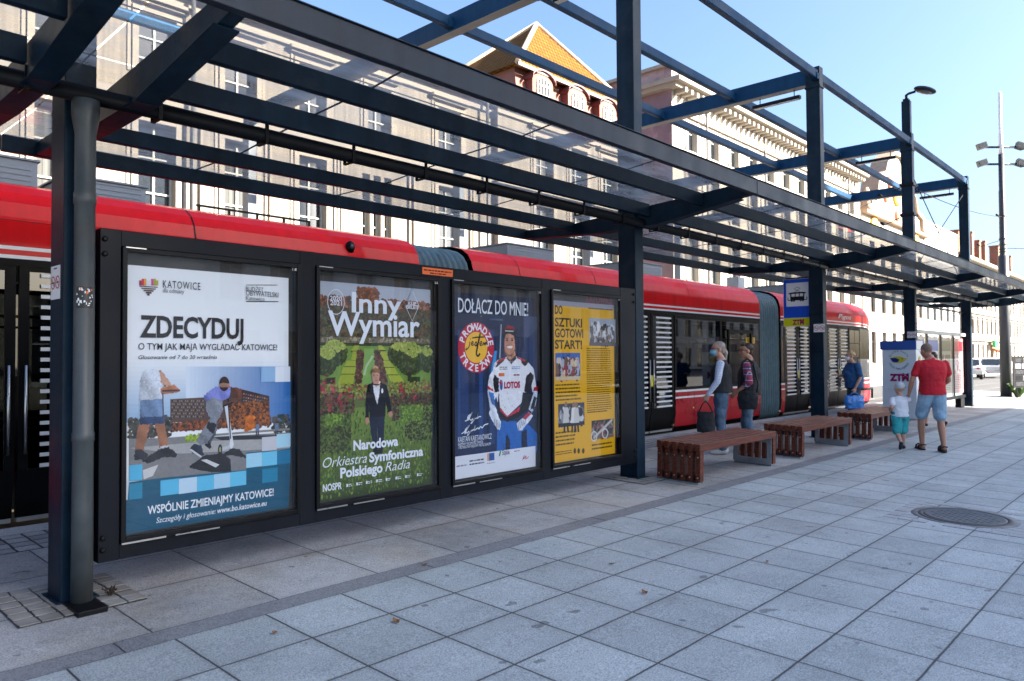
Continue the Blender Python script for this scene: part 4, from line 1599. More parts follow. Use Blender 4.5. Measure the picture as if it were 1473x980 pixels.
a.fig([(0.3973, 0.4923), (0.4253, 0.5188), (0.4711, 0.5002), (0.4863, 0.4414), (0.4665, 0.4287), (0.4072, 0.4672)], hx('2a3140'), 0.1)
a.line([(0.3986, 0.4825), (0.4714, 0.4270)], 0.012, hx('c7ccd4'))
a.fig([(0.4859, 0.8274), (0.5552, 0.8804), (0.6066, 0.8950), (0.6748, 0.8829), (0.6657, 0.8201), (0.6135, 0.7910), (0.5529, 0.8222), (0.5048, 0.7959)], hx('7f87d0'), 0.1)
a.fig([(0.6655, 0.8806), (0.7053, 0.8794), (0.7456, 0.8653), (0.7553, 0.8037), (0.7097, 0.7778), (0.6923, 0.7874), (0.7188, 0.8434)], hx('6d4438'), 0.1)
a.ell(*(0.6274, 0.9069), 0.036, 0.05, hx('3b2b28'), 0.1)
a.fig([(0.5911, 0.8880), (0.5936, 0.9079), (0.6615, 0.9060), (0.6655, 0.8857)], hx('a77e70'), 0.1)
for (x, y) in ((716, 345), (820, 340)):
    a.rect(*UV('a', x - 10, y + 35, 0), *UV('a', x + 10, y - 5, 0), hx('6c7a99'), 0.1)
    a.ell(*UV('a', x, y - 16, 0), 0.008, 0.013, hx('5b4338'))
    a.line([UV('a', x - 4, y + 34, 0), UV('a', x - 5, y + 60, 0)], 0.008, hx('3a3438'))
    a.line([UV('a', x + 5, y + 34, 0), UV('a', x + 6, y + 58, 0)], 0.008, hx('3a3438'))
# teal field and pixel squares
a.poly([(0, 0), (PW_, 0), (1.1302, 0.4258), (1.0197, 0.4160), (0.9053, 0.4241), (0.7877, 0.4249), (0.7880, 0.3062), (0.2068, 0.3196), (0.0173, 0.3161)], TEAL, 0.03)
a.poly([(0, 0), (PW_, 0), (PW_, 0.3053), (0, 0.2081)], hx('0b5270'), 0.03)
SQ = [((20,655),(92,552),'4fb3dc'), ((20,752),(92,655),'2086ab'), ((190,732),(290,632),'58b9e0'), ((290,722),(388,622),'bcd6ea'), ((388,708),(480,612),'5cbbe2'), ((480,695),(568,600),'a7cfe8'),
      ((568,683),(655,588),'63bfe4'), ((655,580),(740,490),'a0d2ea'), ((740,572),(822,482),'6ec3e6'), ((742,662),(825,572),'1a7fa5'), ((820,470),(895,388),'a9d6ea'), ((740,487),(820,405),'c5c6ce'), ((822,565),(895,472),'1173a0')]
for p, q, c in SQ:
    u0, v0 = UV('a', *p, 0)
    u1, v1 = UV('a', *q, 0)
    vm = (v0 + v1) / 2
    a.rect(u0, vm - 0.049, u1, vm + 0.049, hx(c), 0.03)
a.rect(*(0.8970, 0.9123), *(1.0068, 1.0179), hx('8fb6dd'), 0.03)
a.rect(*(1.0071, 0.9094), *(1.1263, 1.0192), hx('e2e8f2'), 0.02)
a.build('picture', t)
L_ = Print()
L_.d = a.d + 0.0002
L_.text('ZDECYDUJ', (0.0752, 1.2189), (0.7654, 1.3486), DK, 0.03)
L_.text('O TYM JAK MAJĄ WYGLĄDAĆ KATOWICE!', (0.0672, 1.1374), (1.0216, 1.1780), DK, 0.006)
L_.text('Głosowanie od 7 do 20 września', (0.0676, 1.0775), (0.5752, 1.1017), DK, 0.004, 0.22)
L_.text('KATOWICE', (0.2154, 1.5361), (0.4597, 1.5837), DK, 0.002, 0, 1.2)
L_.text('dla odmiany', (0.2156, 1.5057), (0.3532, 1.5335), hx('55555d'), 0.0, 0.15)
L_.text('BUDŻET', (0.7822, 1.5503), (0.9140, 1.5812), DK, 0.0)
L_.text('OBYWATELSKI', (0.7823, 1.5189), (1.0302, 1.5539), DK, 0.0)
L_.text('Katowice', (0.7824, 1.4868), (0.9233, 1.5154), hx('4a4a50'), 0.0)
L_.line([(0.7821, 1.5915), (1.0226, 1.6080)], 0.004, DK)
L_.line([(0.7825, 1.4761), (1.0303, 1.4890)], 0.006, DK)
# pixel heart emblem
hc = ['a31f4c', 'c9262f', 'e5952b', 'dfe4ee', 'dfe4ee', 'd42f8c', '9a9f2e', 'b9a42e']
for i in range(8):
    u0, v1 = UV('b', 118 + 20 * i, 125 if i not in (0, 3, 4, 7) else 138, 0)
    u1, v0 = UV('b', 118 + 20 * (i + 1), 182, 0)
    L_.rect(u0, v0, u1, v1, hx(hc[i]))
for r, (x0, x1, c) in enumerate(((118, 275, '4a3a42'), (136, 258, '5a4038'), (155, 240, '6d4a3a'), (174, 222, '4a3a3a'), (185, 206, '3a2a2a'))):
    u0, v1 = UV('b', x0, 184 + 17 * r, 0)
    u1, v0 = UV('b', x1, 201 + 17 * r, 0)
    L_.rect(u0, v0, u1, v1, hx(c))
L_.text('WSPÓLNIE ZMIENIAJMY KATOWICE!', (0.1287, 0.1012), (0.9957, 0.1281), W_, 0.016) if False else None
u0, v0 = (0.1287, 0.1012)
u1, _v = (0.9958, 0.0901)
L_.text('WSPÓLNIE ZMIENIAJMY KATOWICE!', (u0, v0), (u1, v0 + 0.05), W_, 0.016)
u0, v0 = (0.1821, 0.0383)
u1, _v = (0.5714, 0.0314)
L_.text('Szczegóły i głosowanie:', (u0, v0), (u1, v0 + 0.033), W_, 0.002, 0.2)
u0, _v = (0.5816, 0.0422)
u1, _v = (0.9431, 0.0258)
L_.text('www.bo.katowice.eu', (u0, v0), (u1, v0 + 0.036), W_, 0.012, 0.2)
L_.build('lettering', t)

# ---- poster: symphony orchestra in a garden
t, a, back = poster(1, 'garden poster reading Inny Wymiar with a man in a dark suit on the lawn', hx('5e6a3a'))
back.build('paper', WHITE, t)
a.grad(0, 1.4428, PW_, PH_, hx('b9bcc8'), hx('aab2c2'), 10, 0.06)
a.rect(0, 1.3981, PW_, 1.5155, hx('4c4233'), 0.25)
a.dabs(0.01, 1.2194, PW_ - 0.01, 1.5211, 2200, 0.013, [hx('3e3b2c'), hx('5a4a33'), hx('2e3324'), hx('6b4a35'), hx('54583a'), hx('40362c')], 11)
a.dabs(0.01, 1.4931, PW_ - 0.01, 1.5490, 260, 0.017, [hx('8d5b46'), hx('6f4a3a'), hx('a06a50'), hx('55403a')], 12)
a.dabs(*(0.3582, 1.5312), *(0.5611, 1.6385), 130, 0.016, [hx('a0623f'), hx('8d5b46'), hx('6f4a3a')], 13)
a.rect(0.0, 1.1971, PW_, 1.2418, hx('6a6250'), 0.2)
a.dabs(0.01, 1.1971, PW_ - .01, 1.2362, 150, 0.012, [hx('9a907c'), hx('5c5a40'), hx('7c7464')], 14)
a.rect(0.0, 1.1748, PW_, 1.1994, hx('2f351f'), 0.2)
# lawn parterre
a.rect(0, 0.8407, PW_, 1.1748, hx('6d8f3c'), 0.22)
a.poly([(0.4000, 0.8372), (0.4218, 1.1555), (0.5131, 1.1560), (0.5596, 0.8320)], hx('7fa45a'), 0.15)
a.line([(0.4215, 0.9428), (0.4432, 1.0134), (0.4940, 1.0784), (0.5071, 1.0963)], 0.02, hx('a8bf95'), 0.1)
for xl, xr, xl2, xr2, y0, y1 in ((282, 312, 255, 300, 500, 535), (268, 300, 258, 298, 540, 600), (230, 300, 210, 295, 602, 640), (205, 290, 190, 285, 645, 690), (190, 285, 165, 270, 695, 760)):
    a.poly([UV('c', xl2, y1, 1), UV('c', xr2, y1, 1), UV('c', xr, y0, 1), UV('c', xl, y0, 1)], hx('9aa63e'), 0.2)
    a.poly([UV('c', xl2, y1 + 12, 1), UV('c', xr2, y1 + 12, 1), UV('c', xr2, y1, 1), UV('c', xl2, y1, 1)], hx('39451f'), 0.2)
for xl, xr, xl2, xr2, y0, y1 in ((438, 465, 445, 490, 500, 530), (452, 500, 460, 510, 540, 600), (470, 525, 480, 545, 602, 645), (482, 550, 500, 575, 650, 695), (505, 585, 530, 620, 700, 755)):
    a.poly([UV('c', xl2, y1, 1), UV('c', xr2, y1, 1), UV('c', xr, y0, 1), UV('c', xl, y0, 1)], hx('a2ad40'), 0.2)
    a.poly([UV('c', xl2, y1 + 12, 1), UV('c', xr2, y1 + 12, 1), UV('c', xr2, y1, 1), UV('c', xl2, y1, 1)], hx('39451f'), 0.2)
for k_ in range(9):
    yy = 540 + 27 * k_
    a.dabs(*UV('c', 300 - 1.8 * k_, yy + 26, 1), *UV('c', 338 - 2 * k_, yy, 1), 22, 0.014, [hx('5b3a35'), hx('3f3a25'), hx('74503c'), hx('4b2c30')], 20 + k_)
    a.dabs(*UV('c', 415 + 2.4 * k_, yy + 26, 1), *UV('c', 450 + 7 * k_, yy, 1), 22, 0.014, [hx('5b3a35'), hx('3f3a25'), hx('74503c'), hx('4b2c30')], 40 + k_)


def bush(cx_, cy_, rx_, ry_, cols_, seed_, n_=800, s_=0.010):
    """lit from above: pale dabs towards the top, dark ones below, as printed"""
    uc, vc = UV('c', cx_, cy_, 1)
    ue, ve = UV('c', cx_ + rx_, cy_ - ry_, 1)
    ru, rv = ue - uc, ve - vc
    a.ell(uc, vc, ru, rv, cols_[-1], 0.2, wob=0.08, seed=seed_)
    a.dabs(uc - ru, vc - rv, uc + ru, vc + rv, n_, s_, cols_[-2:] + cols_[-1:], seed_, inside=lambda u, v: ((u - uc) / ru) ** 2 + ((v - vc) / rv) ** 2 < 1.0)
    a.dabs(uc - ru, vc - rv * 0.3, uc + ru, vc + rv, n_, s_, cols_[:2], seed_ + 1, inside=lambda u, v: ((u - uc) / ru) ** 2 + ((v - vc) / rv) ** 2 < 1.0 and (v - vc) / rv > 0.1 + 0.5 * abs((u - uc) / ru - 0.2))


BC = [hx('a9b35c'), hx('8a9a46'), hx('4a5a2c'), hx('2c3820')]
bush(150, 550, 78, 85, BC, 60)
bush(90, 605, 70, 98, BC, 62)
bush(600, 560, 92, 78, BC, 64)
bush(655, 590, 92, 108, BC, 66)
bush(765, 590, 40, 90, BC, 68, 150)
a.rect(*(0.8604, 0.8843), *(0.8990, 0.9583), hx('33291f'), 0.1)
a.rect(*(0.0592, 0.8823), *(0.1517, 0.9310), hx('27301c'), 0.2)
a.rect(*(0.8826, 0.8588), *(0.9962, 0.9187), hx('2a3a1e'), 0.2)
a.rect(*(0.1893, 0.8155), *(0.3646, 0.8618), hx('4a2a33'), 0.2)
a.rect(*(0.6343, 0.8174), *(0.8035, 0.8586), hx('57333f'), 0.2)
# flower beds and lower lawn
a.rect(0, 0.7589, PW_, 0.8407, hx('6b6a3c'), 0.25)
a.grad(0, 0, PW_, 0.6901, hx('30401c'), hx('738a3c'), 16, 0.28)
a.dabs(0.02, 0.02, PW_ - 0.02, 0.6786, 1500, 0.007, [hx('5d7a30'), hx('44602a'), hx('768c3e'), hx('38501f')], 70, aspect=2.0)
a.dabs(0.0, 0.7589, PW_, 0.8741, 1500, 0.010, [hx('6e7d38'), hx('8a8c48'), hx('57653a'), hx('9aa04e'), hx('7a4a44')], 71)
for (x0, y0, x1, y1, n_, cols_, sd) in ((135, 500, 330, 230, 520, ['2f3a1c', '4c5e28', '3a3324', '5a6b33'], 80), (170, 330, 285, 235, 200, ['5f7a2e', '7d9a3c', '48602a'], 81), (140, 250, 350, 110, 330, ['6b3238', '4c2a2e', '7a4a44', '35282a', '45542a', '566636'], 82),
                                       (590, 290, 850, 110, 420, ['633036', '4c2a2e', '5b3a38', '35282a', '45542a', '566636'], 83), (680, 420, 850, 190, 420, ['2f3a1c', '5a6b33', '3a3324', '69803a'], 84), (645, 300, 790, 190, 220, ['5f7a2e', '7d9a3c', '48602a'], 85)):
    a.dabs(*UV('d', x0, y0, 1), *UV('d', x1, y1, 1), int(n_ * 2.2), 0.010, [hx(q) for q in cols_], sd)
for sd, (x, y) in enumerate(((160, 40), (150, 70), (300, 140), (325, 130), (650, 70), (665, 105), (805, 60), (265, 150), (190, 190), (740, 140), (215, 70))):
    u, v = UV('d', x, y, 1)
    a.dabs(u - 0.018, v - 0.05, u + 0.018, v + 0.05, 14, 0.011, [hx('9c3340'), hx('a94850'), hx('7d2b36'), hx('4a5a2c')], 90 + sd)
# man in the suit
a.fig([(0.4931, 0.4427), (0.4690, 0.5873), (0.4721, 0.6492), (0.6236, 0.6407), (0.6155, 0.5590), (0.6041, 0.3455), (0.5497, 0.3505), (0.5485, 0.5258), (0.5423, 0.5263), (0.5451, 0.3447), (0.5021, 0.3548)], hx('1e2438'), 0.1)
a.fig([(0.4298, 0.6008), (0.4361, 0.7935), (0.4543, 0.8673), (0.5121, 0.8843), (0.5771, 0.8826), (0.6398, 0.8593), (0.6713, 0.7463), (0.6902, 0.6370), (0.6552, 0.6326), (0.6269, 0.7292), (0.6266, 0.6064), (0.4721, 0.6057), (0.4631, 0.7179), (0.4615, 0.6039)], hx('17161f'), 0.08)
a.fig([(0.5060, 0.8783), (0.5708, 0.8828), (0.5660, 0.8011), (0.5442, 0.7041), (0.5120, 0.8031)], hx('d9dbe4'), 0.04)
a.fig([(0.5122, 0.8881), (0.5646, 0.8892), (0.5677, 0.8665), (0.5367, 0.8473), (0.5060, 0.8683)], hx('c79a86'), 0.05)
a.fig([(0.5303 + 0.037 * math.cos(0.35 * q), 0.9406 + 0.078 * math.sin(0.35 * q)) for q in range(18)], hx('bf8f7c'), 0.06, 260, 0.004)
a.fig([(0.4836, 0.9534), (0.4880, 0.9795), (0.5187, 0.9982), (0.5540, 0.9929), (0.5718, 0.9686), (0.5687, 0.9398), (0.5569, 0.9641), (0.5011, 0.9698)], hx('7d5c34'), 0.15)
a.line([(0.5054, 0.9411), (0.5201, 0.9420)], 0.006, hx('5a3a35'))
a.line([(0.5392, 0.9416), (0.5554, 0.9401)], 0.006, hx('5a3a35'))
a.line([(0.5289, 0.9370), (0.5274, 0.9167), (0.5362, 0.9141)], 0.004, hx('a87868'))
a.line([(0.5171, 0.8991), (0.5479, 0.8983)], 0.006, hx('9a5f58'))
a.line([(0.4864, 0.8701), (0.5671, 0.8618)], 0.01, hx('17161f'))
a.fig([(0.4298, 0.6021), (0.4599, 0.6002), (0.4629, 0.5690), (0.4418, 0.5556), (0.4298, 0.5761)], hx('b98772'))
a.fig([(0.6552, 0.6352), (0.6902, 0.6383), (0.6997, 0.6097), (0.6773, 0.5932), (0.6583, 0.6045)], hx('b98772'))
a.ell(*(0.5941, 0.8127), 0.01, 0.02, hx('e6e8ee'))
a.fig([(0.4990, 0.3116), (0.5083, 0.3605), (0.5482, 0.3569), (0.5497, 0.3130)], hx('14131a'))
a.fig([(0.5528, 0.3127), (0.5575, 0.3560), (0.5948, 0.3564), (0.5978, 0.3184)], hx('14131a'))
a.build('picture', t)
L_ = Print()
L_.d = a.d + 0.0002
WT = hx('e3e9f4')
L_.text('Inny', (0.2992, 1.4416), (0.7930, 1.5939), WT, 0.02)
L_.text('Wymiar', (0.0827, 1.2576), (0.9882, 1.4377), WT, 0.02)
L_.text('2020', (0.1011, 1.5210), (0.2085, 1.5556), WT, 0.015)
L_.text('2021', (0.1037, 1.4858), (0.2085, 1.5198), WT, 0.015)
u, v = (0.1557, 1.5113)
L_.ring(u, v, 0.075, 0.095, 0.005, WT)
u, v = (0.9072, 1.5188)
L_.line([(u - 0.075, v), (u, v + 0.13), (u + 0.075, v), (u, v - 0.13), (u - 0.075, v), (u, v + 0.13)], 0.005, WT)
L_.text('KUP', (0.8656, 1.5230), (0.9527, 1.5500), WT, 0.02)
L_.text('BILET', (0.8448, 1.4921), (0.9787, 1.5222), WT, 0.02)


def row(s, x0, x1, y0, cap_, bold_, shear_):
    u0, v0 = UV('d', x0, y0, 1)
    u1, _ = UV('d', x1, y0, 1)
    L_.text(s, (u0, v0), (u1, v0 + cap_), WT, bold_, shear_)


row('Narodowa', 346, 633, 480, 0.072, 0.035, 0)
vv = UV('d', 450, 556, 1)[1]
L_.text('Orkiestra', (UV('d', 150, 580, 1)[0], vv), (UV('d', 432, 556, 1)[0], vv + 0.075), WT, -0.004, 0.3)
L_.text('Symfoniczna', (UV('d', 448, 550, 1)[0], vv), (UV('d', 793, 540, 1)[0], vv + 0.072), WT, 0.035, 0)
vv = UV('d', 262, 657, 1)[1]
L_.text('Polskiego', (UV('d', 262, 657, 1)[0], vv), (UV('d', 533, 620, 1)[0], vv + 0.072), WT, 0.035, 0)
L_.text('Radia', (UV('d', 550, 620, 1)[0], vv), (UV('d', 708, 600, 1)[0], vv + 0.075), WT, -0.004, 0.3)
vv = UV('d', 150, 745, 1)[1]
L_.text('NOSPR', (UV('d', 150, 745, 1)[0], vv), (UV('d', 272, 735, 1)[0], vv + 0.05), WT, 0.03)
for x in (315, 378, 440, 505, 566, 628, 690, 765):
    u = UV('d', x, 700, 1)[0]
    L_.rect(u - 0.02, vv + 0.008, u - 0.004, vv + 0.03, WT)
    L_.greek(u, vv + 0.006, u + 0.04, vv + 0.032, 2, WT, x)
L_.build('lettering', t)

# ---- poster: racing driver, sober driving campaign
t, a, back = poster(2, 'navy poster with a smiling racing driver and a round red and yellow badge', hx('14264c'))
back.build('paper', WHITE, t)
NAVY = hx('142a52')
a.grad(0, 0.3, PW_, PH_, hx('1b2f57'), hx('14233f'), 12, 0.05)
for x0, x1, c in ((60, 80, '2a4678'), (90, 150, '1b3566'), (170, 178, '0e1d3c'), (260, 290, '24447c'), (330, 345, '0e1d3c'), (360, 400, '1d3a6c')):
    a.rect(*UV('e', x0, 1500, 2), *UV('e', x1, 420, 2), hx(c), 0.08)
a.rect(*(0.9562, 0.8524), *(1.1527, 1.4848), hx('3a4a6e'), 0.1)
a.poly([(0.7721, 0.7550), (0.9913, 1.2694), (1.1514, 1.3571), (1.1452, 0.7417)], hx('2c3c62'), 0.1)
a.rect(*(0.4863, 1.4301), *(0.6593, 1.4441), hx('30507f'))
a.line([(0.6369, 1.3948), (0.6155, 1.0720)], 0.012, hx('a9b6cc'))
a.poly([(0.4824, 0.8940), (0.5411, 1.1421), (0.5770, 1.1423), (0.5540, 0.9623), (0.5106, 0.8834)], hx('3a8fd0'), 0.05)
# legs, blue race trousers
BLU = hx('1f62b4')
a.fig([(0.5649, 0.1959), (0.5760, 0.3938), (0.6152, 0.4842), (0.9751, 0.4473), (1.1427, 0.3239), (1.1408, 0.1416)], BLU, 0.12)
a.fig([(0.6867, 0.1978), (0.6917, 0.3315), (0.7192, 0.3361), (0.7503, 0.2729), (0.7457, 0.1923)], hx('0a1836'))
a.fig([(0.9108, 0.1907), (0.9164, 0.3550), (0.9910, 0.3771), (0.9975, 0.1828)], hx('10203f'), 0.1)
# torso and sleeves of the race suit
a.fig([(0.5453, 0.7530), (0.5108, 0.9033), (0.5330, 1.0224), (0.5980, 1.0620), (0.7153, 1.0869), (0.8354, 1.0898), (0.9893, 1.0551), (1.0992, 0.9648), (1.1452, 0.7417), (1.0810, 0.7335), (1.0503, 0.8500), (0.9863, 0.7369), (0.9046, 0.6305), (0.7129, 0.5184), (0.6065, 0.6047)], hx('dfe2ec'), 0.07)
a.fig([(0.5980, 0.7517), (0.6160, 0.5975), (0.7128, 0.5089), (0.9041, 0.5756), (0.9364, 0.7394), (1.1252, 0.7185), (1.0179, 0.5696), (0.8525, 0.4963), (0.7124, 0.4645), (0.6154, 0.5109), (0.5778, 0.6195)], hx('15151b'), 0.06)
a.fig([(0.6104, 0.6112), (0.7129, 0.5184), (0.8899, 0.5928), (0.8815, 0.5603), (0.7089, 0.5092), (0.6159, 0.5775)], hx('c22a3c'))
a.fig([(0.4468, 0.7966), (0.4757, 0.9143), (0.5808, 1.0188), (0.6092, 0.9517), (0.5885, 0.7654), (0.5400, 0.6743), (0.4834, 0.6769)], hx('e4e6ee'), 0.06)
a.fig([(0.5219, 0.8732), (0.5422, 0.9126), (0.5966, 0.8814), (0.5957, 0.7612), (0.5453, 0.7530)], hx('1b1b22'), 0.05)
a.fig([(0.9552, 0.7485), (0.9877, 0.8933), (1.0511, 0.9340), (1.1017, 0.8909), (1.0334, 0.7352)], hx('2a2730'), 0.05)
a.fig([(0.4507, 0.8162), (0.5124, 0.7813), (0.5255, 0.7676), (0.4468, 0.7901)], hx('c22a3c'))
a.fig([(1.1045, 0.7824), (1.1732, 0.7873), (1.1469, 0.7458), (1.0956, 0.7476)], hx('c22a3c'))
a.fig([(0.4466, 0.7704), (0.5311, 0.7542), (0.5397, 0.6346), (0.5585, 0.5939), (0.4828, 0.6045)], hx('c9d4e6'), 0.1)
a.fig([(0.4652, 0.7566), (0.5254, 0.7478), (0.5473, 0.6276), (0.5020, 0.6497)], hx('3a6fb5'), 0.05)
a.fig([(1.0179, 0.5696), (1.1042, 0.7473), (1.1576, 0.7384), (1.1241, 0.6061), (1.0702, 0.5388)], hx('c9d4e6'), 0.1)
a.fig([(1.0495, 0.5818), (1.1036, 0.6912), (1.1376, 0.6758), (1.0917, 0.5656)], hx('23252e'), 0.05)
# gloves
a.fig([(0.4675, 0.5527), (0.4866, 0.6043), (0.5586, 0.6072), (0.5734, 0.5533), (0.6247, 0.4702), (0.6106, 0.4019), (0.5761, 0.4070), (0.5196, 0.4771)], hx('d5dbea'), 0.08)
for i_ in range(4):
    a.line([UV('g', 398 + 13 * i_, 310 + 3 * i_, 2), UV('g', 402 + 11 * i_, 375 - 2 * i_, 2)], 0.006, hx('30343f'))
a.fig([(0.8439, 0.4423), (0.9341, 0.4913), (1.0176, 0.5390), (1.0847, 0.5031), (1.0167, 0.4446), (0.9125, 0.3690), (0.8636, 0.3753)], hx('d5dbea'), 0.08)
for i_ in range(4):
    a.line([UV('g', 575 + 14 * i_, 330 - 6 * i_, 2), UV('g', 568 + 15 * i_, 388 - 14 * i_, 2)], 0.006, hx('30343f'))
a.fig([(0.9341, 0.4913), (1.0176, 0.5390), (1.0489, 0.5191), (0.9649, 0.4687)], hx('b03244'))
# collar, shoulders
a.fig([(0.5976, 1.0068), (0.5571, 0.9872), (0.5980, 1.0570), (0.6931, 1.0819), (0.6708, 1.0516)], hx('3a3338'))
a.fig([(0.9117, 1.0710), (1.0285, 1.0444), (0.9731, 0.9926), (0.9190, 1.0243)], hx('3a3338'))
a.line([(0.5689, 1.0321), (0.6930, 1.0738)], 0.014, hx('c22a3c'))
a.line([(0.8505, 1.0794), (0.9735, 1.0447)], 0.014, hx('c22a3c'))
a.fig([(0.7078, 1.0717), (0.7155, 1.1072), (0.8281, 1.1227), (0.8428, 1.0712), (0.7744, 1.0203)], hx('3d3a40'), 0.05)
a.fig([(0.7152, 1.0716), (0.7186, 1.1225), (0.8207, 1.1432), (0.8294, 1.1021), (0.7748, 1.0612)], hx('b98068'), 0.08)
# head, cap
a.fig([(0.7505 + 0.073 * math.cos(0.35 * q), 1.2042 + 0.135 * math.sin(0.35 * q)) for q in range(18)], hx('bd866f'), 0.08, 420, 0.006)
a.fig([(0.6717, 1.1629), (0.6934, 1.1224), (0.7452, 1.1021), (0.7978, 1.1175), (0.8331, 1.1741), (0.8206, 1.1381), (0.7750, 1.0899), (0.7154, 1.0940), (0.6817, 1.1224)], hx('7d5a4e'), 0.1)
a.fig([(0.6549, 1.2639), (0.6702, 1.3452), (0.7326, 1.3824), (0.8075, 1.3691), (0.8445, 1.2670), (0.8219, 1.2872), (0.7470, 1.3113), (0.6875, 1.3030)], hx('15151c'), 0.05)
a.fig([(0.6761, 1.3504), (0.7326, 1.3824), (0.8075, 1.3691), (0.8224, 1.3438), (0.7473, 1.3573)], hx('8f1f2c'))
a.line([(0.6878, 1.3334), (0.8072, 1.3321)], 0.008, hx('d5d5de'))
for x in (518, 566):
    a.ell(*UV('e', x, 520, 2), 0.014, 0.01, hx('45302c'))
    a.line([UV('e', x - 15, 503, 2), UV('e', x + 15, 500, 2)], 0.006, hx('4f3830'))
a.line([(0.7508, 1.2399), (0.7610, 1.2094), (0.7431, 1.2041)], 0.005, hx('99664f'))
a.fig([(0.7132, 1.1835), (0.7534, 1.1899), (0.7909, 1.1861), (0.7757, 1.1717), (0.7309, 1.1693)], hx('f0e8e4'))
a.line([(0.7014, 1.1915), (0.7534, 1.1960), (0.7985, 1.1944)], 0.006, hx('93594a'))
# suit badges
a.rect(*(0.5967, 0.9015), *(0.6757, 0.9322), hx('d9682a'))
a.greek(*(0.6117, 0.9614), *(0.7146, 0.9985), 2, hx('1d2a4a'), 3, 0.0)
a.greek(*(0.7769, 0.9641), *(0.8957, 0.9986), 2, hx('3f7fc0'), 4, 0.0)
a.greek(*(0.8034, 0.8972), *(0.8920, 0.9284), 1, hx('8f2a3a'), 5, 0.0)
a.greek(*(0.7328, 1.0390), *(0.8017, 1.0488), 1, hx('b8b8c0'), 6, 0.0)
a.ell(*(0.6313, 0.8201), 0.02, 0.05, hx('2f5fae'))
a.poly([(0.6026, 0.8450), (0.6182, 0.8713), (0.6373, 0.8374), (0.6177, 0.8112)], hx('c22a3c'))
# foot strip
a.rect(0, 0, PW_, 0.2016, hx('d9dde8'), 0.02)
a.build('picture', t)
L_ = Print()
L_.d = a.d + 0.0002
L_.text('DOŁĄCZ DO MNIE!', (0.0776, 1.4876), (1.0197, 1.6144), WT, 0.008)
L_.text('LOTOS', (0.6700, 0.7867), (0.8963, 0.8440), hx('b01f4a'), 0.05)
bu, bv = (0.3028, 1.1723)
ru_, rv_ = 0.232, 0.232
L_.ell(bu, bv, ru_, rv_ * 1.0, hx('b8203a'), n=56)
L_.ell(bu, bv, ru_ * 0.615, rv_ * 0.615, hx('efb83a'), n=48)
L_.arc_text('PROWADZĘ', bu, bv, ru_ * 0.81, 0.062, 158, 12, WT, 0.03, sx=0.95)
L_.arc_text('TRZEŹWY', bu, bv, ru_ * 0.81, 0.062, 205, 338, WT, 0.03, inward=True, sx=0.95)
JT = hx('15131a')


def stroke(pts, w, col, cropn, k):
    """smooth pen stroke through points"""
    P = [Vector(UV(cropn, x, y, k)) for x, y in pts]
    out = []
    for i in range(len(P) - 1):
        p0, p1, p2, p3 = P[max(i - 1, 0)], P[i], P[i + 1], P[min(i + 2, len(P) - 1)]
        for q in range(6):
            s_ = q / 6
            out.append(0.5 * ((2 * p1) + (p2 - p0) * s_ + (2 * p0 - 5 * p1 + 4 * p2 - p3) * s_ ** 2 + (3 * p1 - p0 - 3 * p2 + p3) * s_ ** 3))
    out.append(P[-1])
    L_.line([(p.x, p.y) for p in out], w, col)


stroke([(168, 533), (166, 560), (155, 590), (132, 612), (135, 590)], 0.011, JT, 'e', 2)
stroke([(172, 505), (174, 511)], 0.014, JT, 'e', 2)
stroke([(180, 560), (200, 545), (196, 532), (184, 545), (188, 568), (210, 560)], 0.011, JT, 'e', 2)
stroke([(212, 562), (228, 535), (235, 568), (215, 572), (240, 560)], 0.011, JT, 'e', 2)
stroke([(266, 455), (252, 520), (236, 600), (230, 650), (245, 668), (264, 645)], 0.02, JT, 'e', 2)
stroke([(190, 500), (240, 492), (304, 490)], 0.013, JT, 'e', 2)
stroke([(258, 560), (280, 548), (276, 532), (262, 545), (268, 570), (288, 562)], 0.011, JT, 'e', 2)
stroke([(290, 568), (298, 540), (304, 566), (312, 538), (318, 566), (324, 538), (334, 568)], 0.010, JT, 'e', 2)
# signature
for pts in ([(190, 322), (205, 316), (240, 262), (222, 300), (210, 318), (212, 290), (240, 268)], [(212, 296), (232, 318), (244, 308), (250, 322), (262, 300), (240, 335), (232, 338), (262, 306), (275, 300), (284, 262), (276, 304), (290, 292), (304, 292)],
            [(165, 412), (182, 402), (222, 352), (200, 388), (190, 414), (192, 384), (216, 360)], [(190, 388), (205, 408), (216, 396), (224, 408), (236, 384), (214, 420), (208, 422), (240, 390), (256, 380), (262, 352), (256, 388), (280, 372), (288, 380), (300, 362), (312, 372), (326, 352), (354, 342)]):
    stroke(pts, 0.009, WT, 'g', 2)
vv = 0.3241
L_.text('KAJETAN KAJETANOWICZ', (0.0716, vv), (0.4957, vv + 0.048), WT, 0.0)
vv = 0.2927
L_.text('RAJDOWY WICEMISTRZ ŚWIATA', (0.0714, vv), (0.3840, vv + 0.024), WT, 0.0)
vv = 0.2650
L_.text('I TRZYKROTNY RAJDOWY MISTRZ EUROPY', (0.0712, vv), (0.4877, vv + 0.024), WT, 0.0)
GD = hx('2c3550')
vv = 0.1019
L_.greek(0.0499, vv, 0.1798, vv + 0.03, 1, hx('8a8f9c'), 1, 0)
L_.greek(0.2097, vv, 0.3955, vv + 0.06, 2, GD, 2, 0)
L_.rect(0.4379, vv + 0.02, 0.4565, vv + 0.09, hx('e0902a'))
L_.rect(0.4603, vv + 0.02, 0.5317, vv + 0.09, hx('2f5aa0'))
L_.greek(0.4324, vv - 0.012, 0.5411, vv + 0.01, 1, hx('8a8f9c'), 4, 0)
vw = vv + 0.055
L_.text('Śląskie.', (0.6353, vw), (0.7448, vw + 0.045), GD, 0.02)
